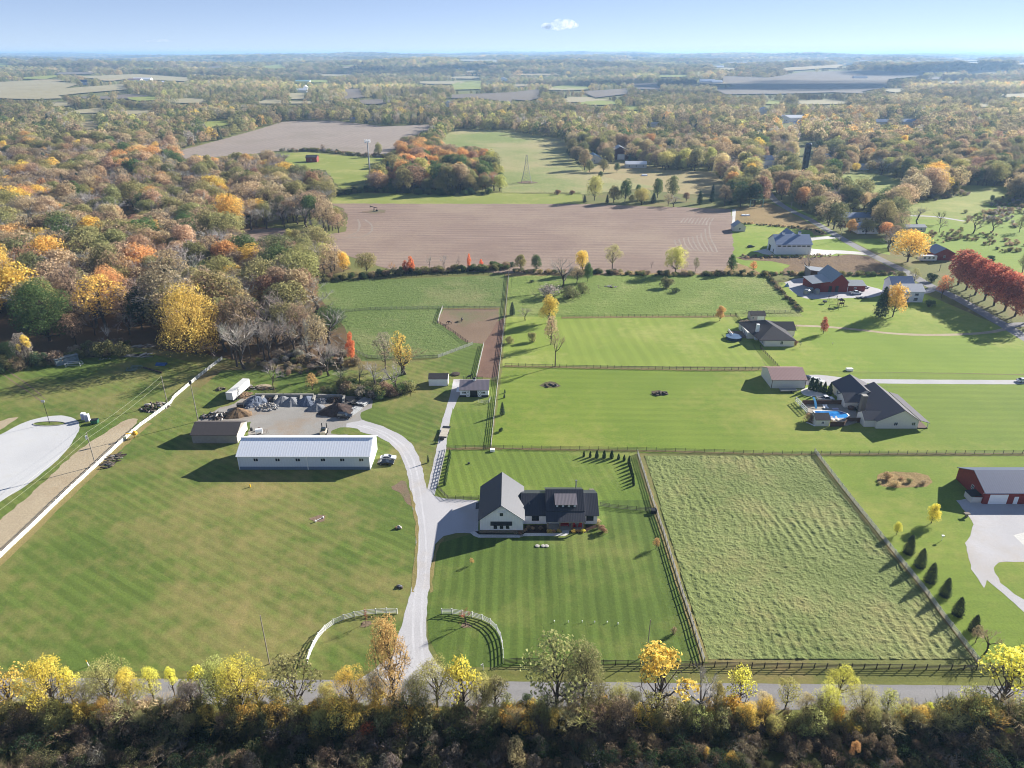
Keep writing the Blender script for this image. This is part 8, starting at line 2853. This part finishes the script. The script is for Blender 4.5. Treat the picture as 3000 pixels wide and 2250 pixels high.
one('yellow_marker', m, plain("yellow_paint", (240, 190, 30), .5, k=.9, var=.03), 'short yellow marker post at the long barn shadow', 'marker', P('c0', 2162, 728))
m = MB()
m.tube((0, 0, 0), (-.1, 0, 1.7), .09, .08, 6)
m.box(-.5, -.1, -.04, .04, 1.0, 1.5)
one('gate_sign', m, TRIM, 'small white signpost near the end of the right curved fence', 'sign', P('d1', 1965, 775))
m = MB()
m.tube((0, 0, 0), (-.15, 0, 1.1), .10, .08, 6)
q = P('d0', 768, 742)
b = thing('marker_post', 'white marker post with a yellow tip at the left road verge', 'marker', q)
m.build('post', TRIM, b)
m = MB()
m.tube((-.15, 0, 1.1), (-.22, 0, 1.6), .08, .07, 6)
m.build('tip', plain("yellow_paint", (240, 190, 30)), b)
m = MB()
m.box(-.7, .7, -.5, .5, 0, .8)
one('utility_box', m, TRIM, 'white utility box where the lane fence meets the thin dark fence', 'box', P('c1', 2043, 418))
m = MB()
m.lathe([(.35, 0), (.35, .4), (.1, .45)], 10)
one('well_cap', m, BLACKF, 'small black well cap on the back lawn', 'well cap', P('c1', 1838, 528))
m = MB()
m.box(-.7, .7, -.5, .5, 0, .9)
m.box(-.8, .8, -.6, .6, .9, 1.1)
one('water_trough', m, BLACKF, 'dark water box at the bend of the pale fence', 'trough', P('c2', 1225, 950))
m = MB()
m.box(-.25, .25, -.25, .25, 0, 1.0)
m.box(-.7, .7, -.5, .5, 1.0, 1.15)
one('lantern_pillar', m, STONE, 'stone pillar with a white slab top at the right gravel lot corner', 'pillar', P('c3', 1712, 985))
m = MB()
m.tube((0, 0, 0), (0, 0, 1.3), .05, .05, 6)
m.box(-.3, .3, -.2, .2, 1.3, 1.6)
one('bird_box', m, TRIM, 'small white box on a post on the right lawn', 'bird box', P('c3', 1500, 1190))
m = MB()
m.box(-1.2, 1.2, -.7, .7, 0, .9)
one('lawn_box', m, TRIM, 'white box standing alone on the wide lawn above the gravel drive', 'box', P('p', 1140, 108))
m = MB()
m.lathe([(1.6, 0), (1.7, .4), (.9, .6)], 10)
one('small_mound', m, LOGD, 'small brown log lump right of the garden shed', 'log', P('s', 860, 305), 0)
m = MB()
m.add([(-.9, -.9, 0), (.9, -.9, 0), (.9, .9, 0), (-.9, .9, 0), (0, 0, 2.0)], [(3, 2, 1, 0), (0, 1, 4), (1, 2, 4), (2, 3, 4), (3, 0, 4)])
one('small_tent', m, plain("sky_blue_canvas", (150, 190, 220), .6, k=.8, var=.1), 'small pale blue pointed cover in the barnyard', 'cover', P('r', 710, 205), .4)
for i, (x, y, rr) in enumerate([(905, 285, 1.5), (945, 265, 1.4), (1010, 280, 1.3)]):
    m = MB()
    m.lathe([(rr, 0), (rr, 2.2), (rr * .7, 2.6)], 14)
    one('feed_tank', m, STEEL, ['leftmost grey tank beside the old red barn', 'middle grey tank beside the old red barn', 'rightmost grey tank beside the old red barn'][i], 'tank', P('r', x, y))
# playset
q = P('r', 1250, 405)
b = thing('play_tower', 'brown wooden play tower with a roof on the barn lawn', 'playset', q)
m = MB()
for sx in (-1, 1):
    for sy in (-1, 1):
        m.box(sx - .08, sx + .08, sy - .08, sy + .08, 0, 3.2)
m.box(-1.1, 1.1, -1.1, 1.1, 1.4, 1.5)
m.box(-1.1, 1.1, -1.1, -1.0, 1.5, 2.3)
m.build('frame', WOODD, b)
m = MB()
m.add([(-1.3, -1.3, 3.1), (1.3, -1.3, 3.1), (1.3, 1.3, 3.1), (-1.3, 1.3, 3.1), (0, 0, 4.1)], [(3, 2, 1, 0), (0, 1, 4), (1, 2, 4), (2, 3, 4), (3, 0, 4)])
m.build('roof', WOODD, b)
m = MB()
m.bar((1.1, 0, 1.4), (3.6, 0, .1), .6, .08)
m.build('slide', WOODD, b)
for i, (x, y, lb) in enumerate([(1178, 440, 'swing frame left of the play tower'), (1170, 350, 'small swing frame above the play tower')]):
    m = MB()
    for s in (-2, 2):
        m.tube((s, -1, 0), (s, 0, 2.6), .08, .08, 5)
        m.tube((s, 1, 0), (s, 0, 2.6), .08, .08, 5)
    m.tube((-2, 0, 2.6), (2, 0, 2.6), .08, .08, 5)
    for s in (-.8, .8):
        m.tube((s - .25, 0, 2.6), (s - .25, 0, .6), .02, .02, 4)
        m.tube((s + .25, 0, 2.6), (s + .25, 0, .6), .02, .02, 4)
        m.box(s - .3, s + .3, -.12, .12, .55, .6)
    one('swing_set', m, WOODD, lb, 'swing', P('r', x, y))
m = MB()
m.lathe([(1.0, .8), (1.05, 1.4), (.1, 1.45)], 12)
m.box(-.1, .1, -.1, .1, 0, .8)
one('trampoline', m, BLACKF, 'flat dark-green sandbox cover on the barn lawn', 'sandbox', P('r', 1090, 378))
for i, (x, y) in enumerate([(95, 245), (135, 245)]):
    m = MB()
    m.box(-1.6, 1.6, -1.2, 1.2, 0, 1.0, 0, .4, .3)
    one('wrapped_bale', m, TRIM, ['white wrapped bundle in the weedy field, left one', 'white wrapped bundle in the weedy field, right one'][i], 'bale', P('w', x, y), .3 * i)
q = P('a2', 2110, 1495)
m = MB()
for s in (-5, 5):
    m.box(s - .3, s + .3, -.3, .3, 0, 6)
m.box(-5, 5, -.3, .3, 5.6, 6.1)
one('timber_gantry', m, plain("pale_green_steel", (156, 196, 176), .5, k=.8, var=.05), 'pale green metal frame at the weedy field corner', 'frame', q)
m = MB()
m.box(-3, 3, -2, 2, 0, 1.6, 0, .6, .5)
one('pasture_trough', m, TRIM, 'white trough in the dry pasture', 'trough', P('a2', 1145, 1225))

# ---------------------------------------------------------------- horses
def horse(label, loc, rz, mat, graze=True, s=1.0):
    rt = thing('horse', label, 'horse', loc, rz)
    V = [(-.55, 0, 1.22), (0, 0, 1.12), (.55, 0, 1.2), (.95, 0, 1.35 if not graze else 1.05), (1.25, 0, 1.75 if not graze else .62), (1.6, 0, 1.72 if not graze else .18)]
    E = [(0, 1), (1, 2), (2, 3), (3, 4), (4, 5)]
    Rr = [.30, .32, .29, .19, .13, .09]
    for sy in (-1, 1):
        i = len(V)
        V += [(.55, sy * .2, .85), (.58, sy * .2, .45), (.55, sy * .2, .06)]
        E += [(2, i), (i, i + 1), (i + 1, i + 2)]
        Rr += [.12, .07, .06]
        i = len(V)
        V += [(-.5, sy * .2, .85), (-.66, sy * .2, .5), (-.6, sy * .2, .06)]
        E += [(0, i), (i, i + 1), (i + 1, i + 2)]
        Rr += [.15, .075, .06]
    me = bpy.data.meshes.new('body')
    me.from_pydata(V, E, [])
    me.materials.append(mat)
    o = link('body', me, rt)
    o.modifiers.new('skin', 'SKIN')
    for k, rv in enumerate(Rr):
        me.skin_vertices[0].data[k].radius = (rv, rv)
    me.skin_vertices[0].data[0].use_root = True
    sb = o.modifiers.new('sub', 'SUBSURF')
    sb.levels = sb.render_levels = 2
    m = MB()
    m.tube((-.82, 0, 1.25), (-.95, 0, .6), .06, .04, 5)
    m.build('tail', mat, rt)
    m = MB()
    (hx, _, hz_) = V[4]
    m.add([(.7, -.02, 1.5 if not graze else 1.36), (hx, -.02, hz_ + .2), (hx - .2, -.02, hz_ + .02), (.7, .02, 1.5 if not graze else 1.36), (hx, .02, hz_ + .2), (hx - .2, .02, hz_ + .02)], [(0, 1, 2), (5, 4, 3), (0, 3, 4, 1), (1, 4, 5, 2), (2, 5, 3, 0)])
    m.build('mane', mat, rt)
    for sy in (-1, 1):
        m = MB()
        ex_, ez_ = V[4][0] + .05, V[4][2] + .12
        m.tube((ex_, sy * .06, ez_), (ex_, sy * .09, ez_ + .16), .04, .01, 4)
        m.build('ear', mat, rt)
    rt.scale = (s, s, s)
    return rt


HB = plain("dark_bay_coat", (58, 40, 36), .6, k=.8, var=.1)
horse('dark horse grazing in the brown paddock, the larger right one', P('b1', 1780, 885), math.radians(265), HB, True, 1.25)
horse('dark brown horse grazing in the brown paddock, the left one', P('b1', 1675, 912), math.radians(175), HB, True, 1.1)
horse('black horse standing behind the stable rail', P('s', 1170, 415), math.radians(10), plain("black_coat", (26, 24, 26), .5, k=.9, var=.05), False, 1.1)


# ================================================================ CLOUDS
def cloud(label, c, size, dens, seed, n=9, flat=.45):
    r = np.random.default_rng(seed)
    bm = bmesh.new()
    for i in range(n):
        t = bmesh.ops.create_icosphere(bm, subdivisions=2, radius=1)
        a = r.uniform(-.62, .62)
        rr = r.uniform(.22, .42) * (1 - abs(a) * .7)
        bmesh.ops.scale(bm, vec=(rr, rr * .8, rr * flat), verts=t['verts'])
        bmesh.ops.translate(bm, vec=(a, r.uniform(-.2, .2), rr * flat * r.uniform(.5, 1.2)), verts=t['verts'])
    me = bpy.data.meshes.new('cloud')
    bm.to_mesh(me)
    bm.free()
    t = NT("cloud_vapour")
    co = t.n("TexCoord").outputs['Object']
    nz = t.noise(4.2, 5, co, .7)
    pv = t.n("VolumePrincipled")
    pv.inputs['Color'].default_value = (1, 1, 1, 1)
    pv.inputs['Anisotropy'].default_value = .3
    t.l(t.math('MULTIPLY', t.ramp(nz, .42, .7), dens), pv.inputs['Density'])
    t.l(pv.outputs[0], t.out.inputs['Volume'])
    me.materials.append(t.m)
    o = link('cloud', me, None, c)
    o.scale = (size, size, size)
    tag(o, label, 'cloud')
    return o


def sky_at(k, x, y, dist):
    u, v = px(k, x, y)
    d = ray(u, v)
    return Vector((d[0] * dist, d[1] * dist, CAM_H + d[2] * dist))


cloud('small bright puffy cloud above the middle of the horizon', sky_at('D', 1213, 62, 30000), 1050, .0030, 3, 12, .55)
cloud('faint thin cloud low in the left sky', sky_at('D', 345, 90, 30000), 850, .0005, 5, 9, .16)
cloud('tiny faint cloud near the left edge of the sky', sky_at('D', 36, 92, 30000), 280, .0006, 6, 5, .2)
cloud('tiny faint cloud left of the bright puffy one', sky_at('D', 988, 68, 30000), 230, .0010, 7, 5, .3)
cloud('small faint cloud in the right sky', sky_at('D', 1850, 58, 30000), 300, .0010, 8, 6, .25)
cloud('tiny faint cloud beside the small right one', sky_at('D', 1910, 50, 30000), 220, .0010, 9, 5, .25)
cloud('tiny pale cloud at the right edge of the sky', sky_at('D', 2172, 76, 30000), 200, .0012, 10, 5, .25)


# clouds standing outside the picture; their shadows lie on the far hills
for i, (x, y, sz) in enumerate([(1000, 2900, 1100), (2600, 3900, 1500), (-500, 4300, 700)]):
    zc = 1300
    cloud(ord_[i] + ' big cumulus cloud overhead beyond the picture, shading the far hills', Vector((x + zc / math.tan(R(SUN_EL)) * math.cos(R(SUN_AZ)), y + zc / math.tan(R(SUN_EL)) * math.sin(R(SUN_AZ)), zc)), sz, .012, 40 + i, 14, .22)

rubble('brush_pile', 'charred stump heap on a bare ring in the left part of the east lawn', P('b2', 335, 1445), 22, 2.4, 1.4, .5, [LOGD, LOGD, BLACKF, LOGM], 31, 'stump heap', 1.6, .5, 'root')
rubble('brush_pile', 'dug-up stump lumps in the middle of the east lawn', P('b2', 1275, 1515), 16, 2.6, 1.8, .7, [LOGD, SOIL, LOGM, LOGD], 32, 'stump heap', 1.5, .7, 'root')
rubble('brush_pile', 'pale ash heap with dark roots in the north pasture', P('b2', 845, 592), 18, 3.4, 2.0, .5, [PALER, LOGD, LOGM, PALER], 33, 'stump heap', 1.8, .5, 'root')

# ================================================================ HAZE
def build_haze():
    mb = MB()
    mb.box(-34000, 34000, -420, 33000, -6, 134)
    t = NT("haze")
    pv = t.n("VolumePrincipled")
    pv.inputs['Color'].default_value = (.40, .64, 1.0, 1)
    pv.inputs['Density'].default_value = .000085
    pv.inputs['Anisotropy'].default_value = .2
    t.l(pv.outputs[0], t.out.inputs['Volume'])
    o = mb.build('haze', t.m)
    o['kind'] = 'stuff'
    o['label'] = 'thin blue autumn haze over the far land'


build_haze()
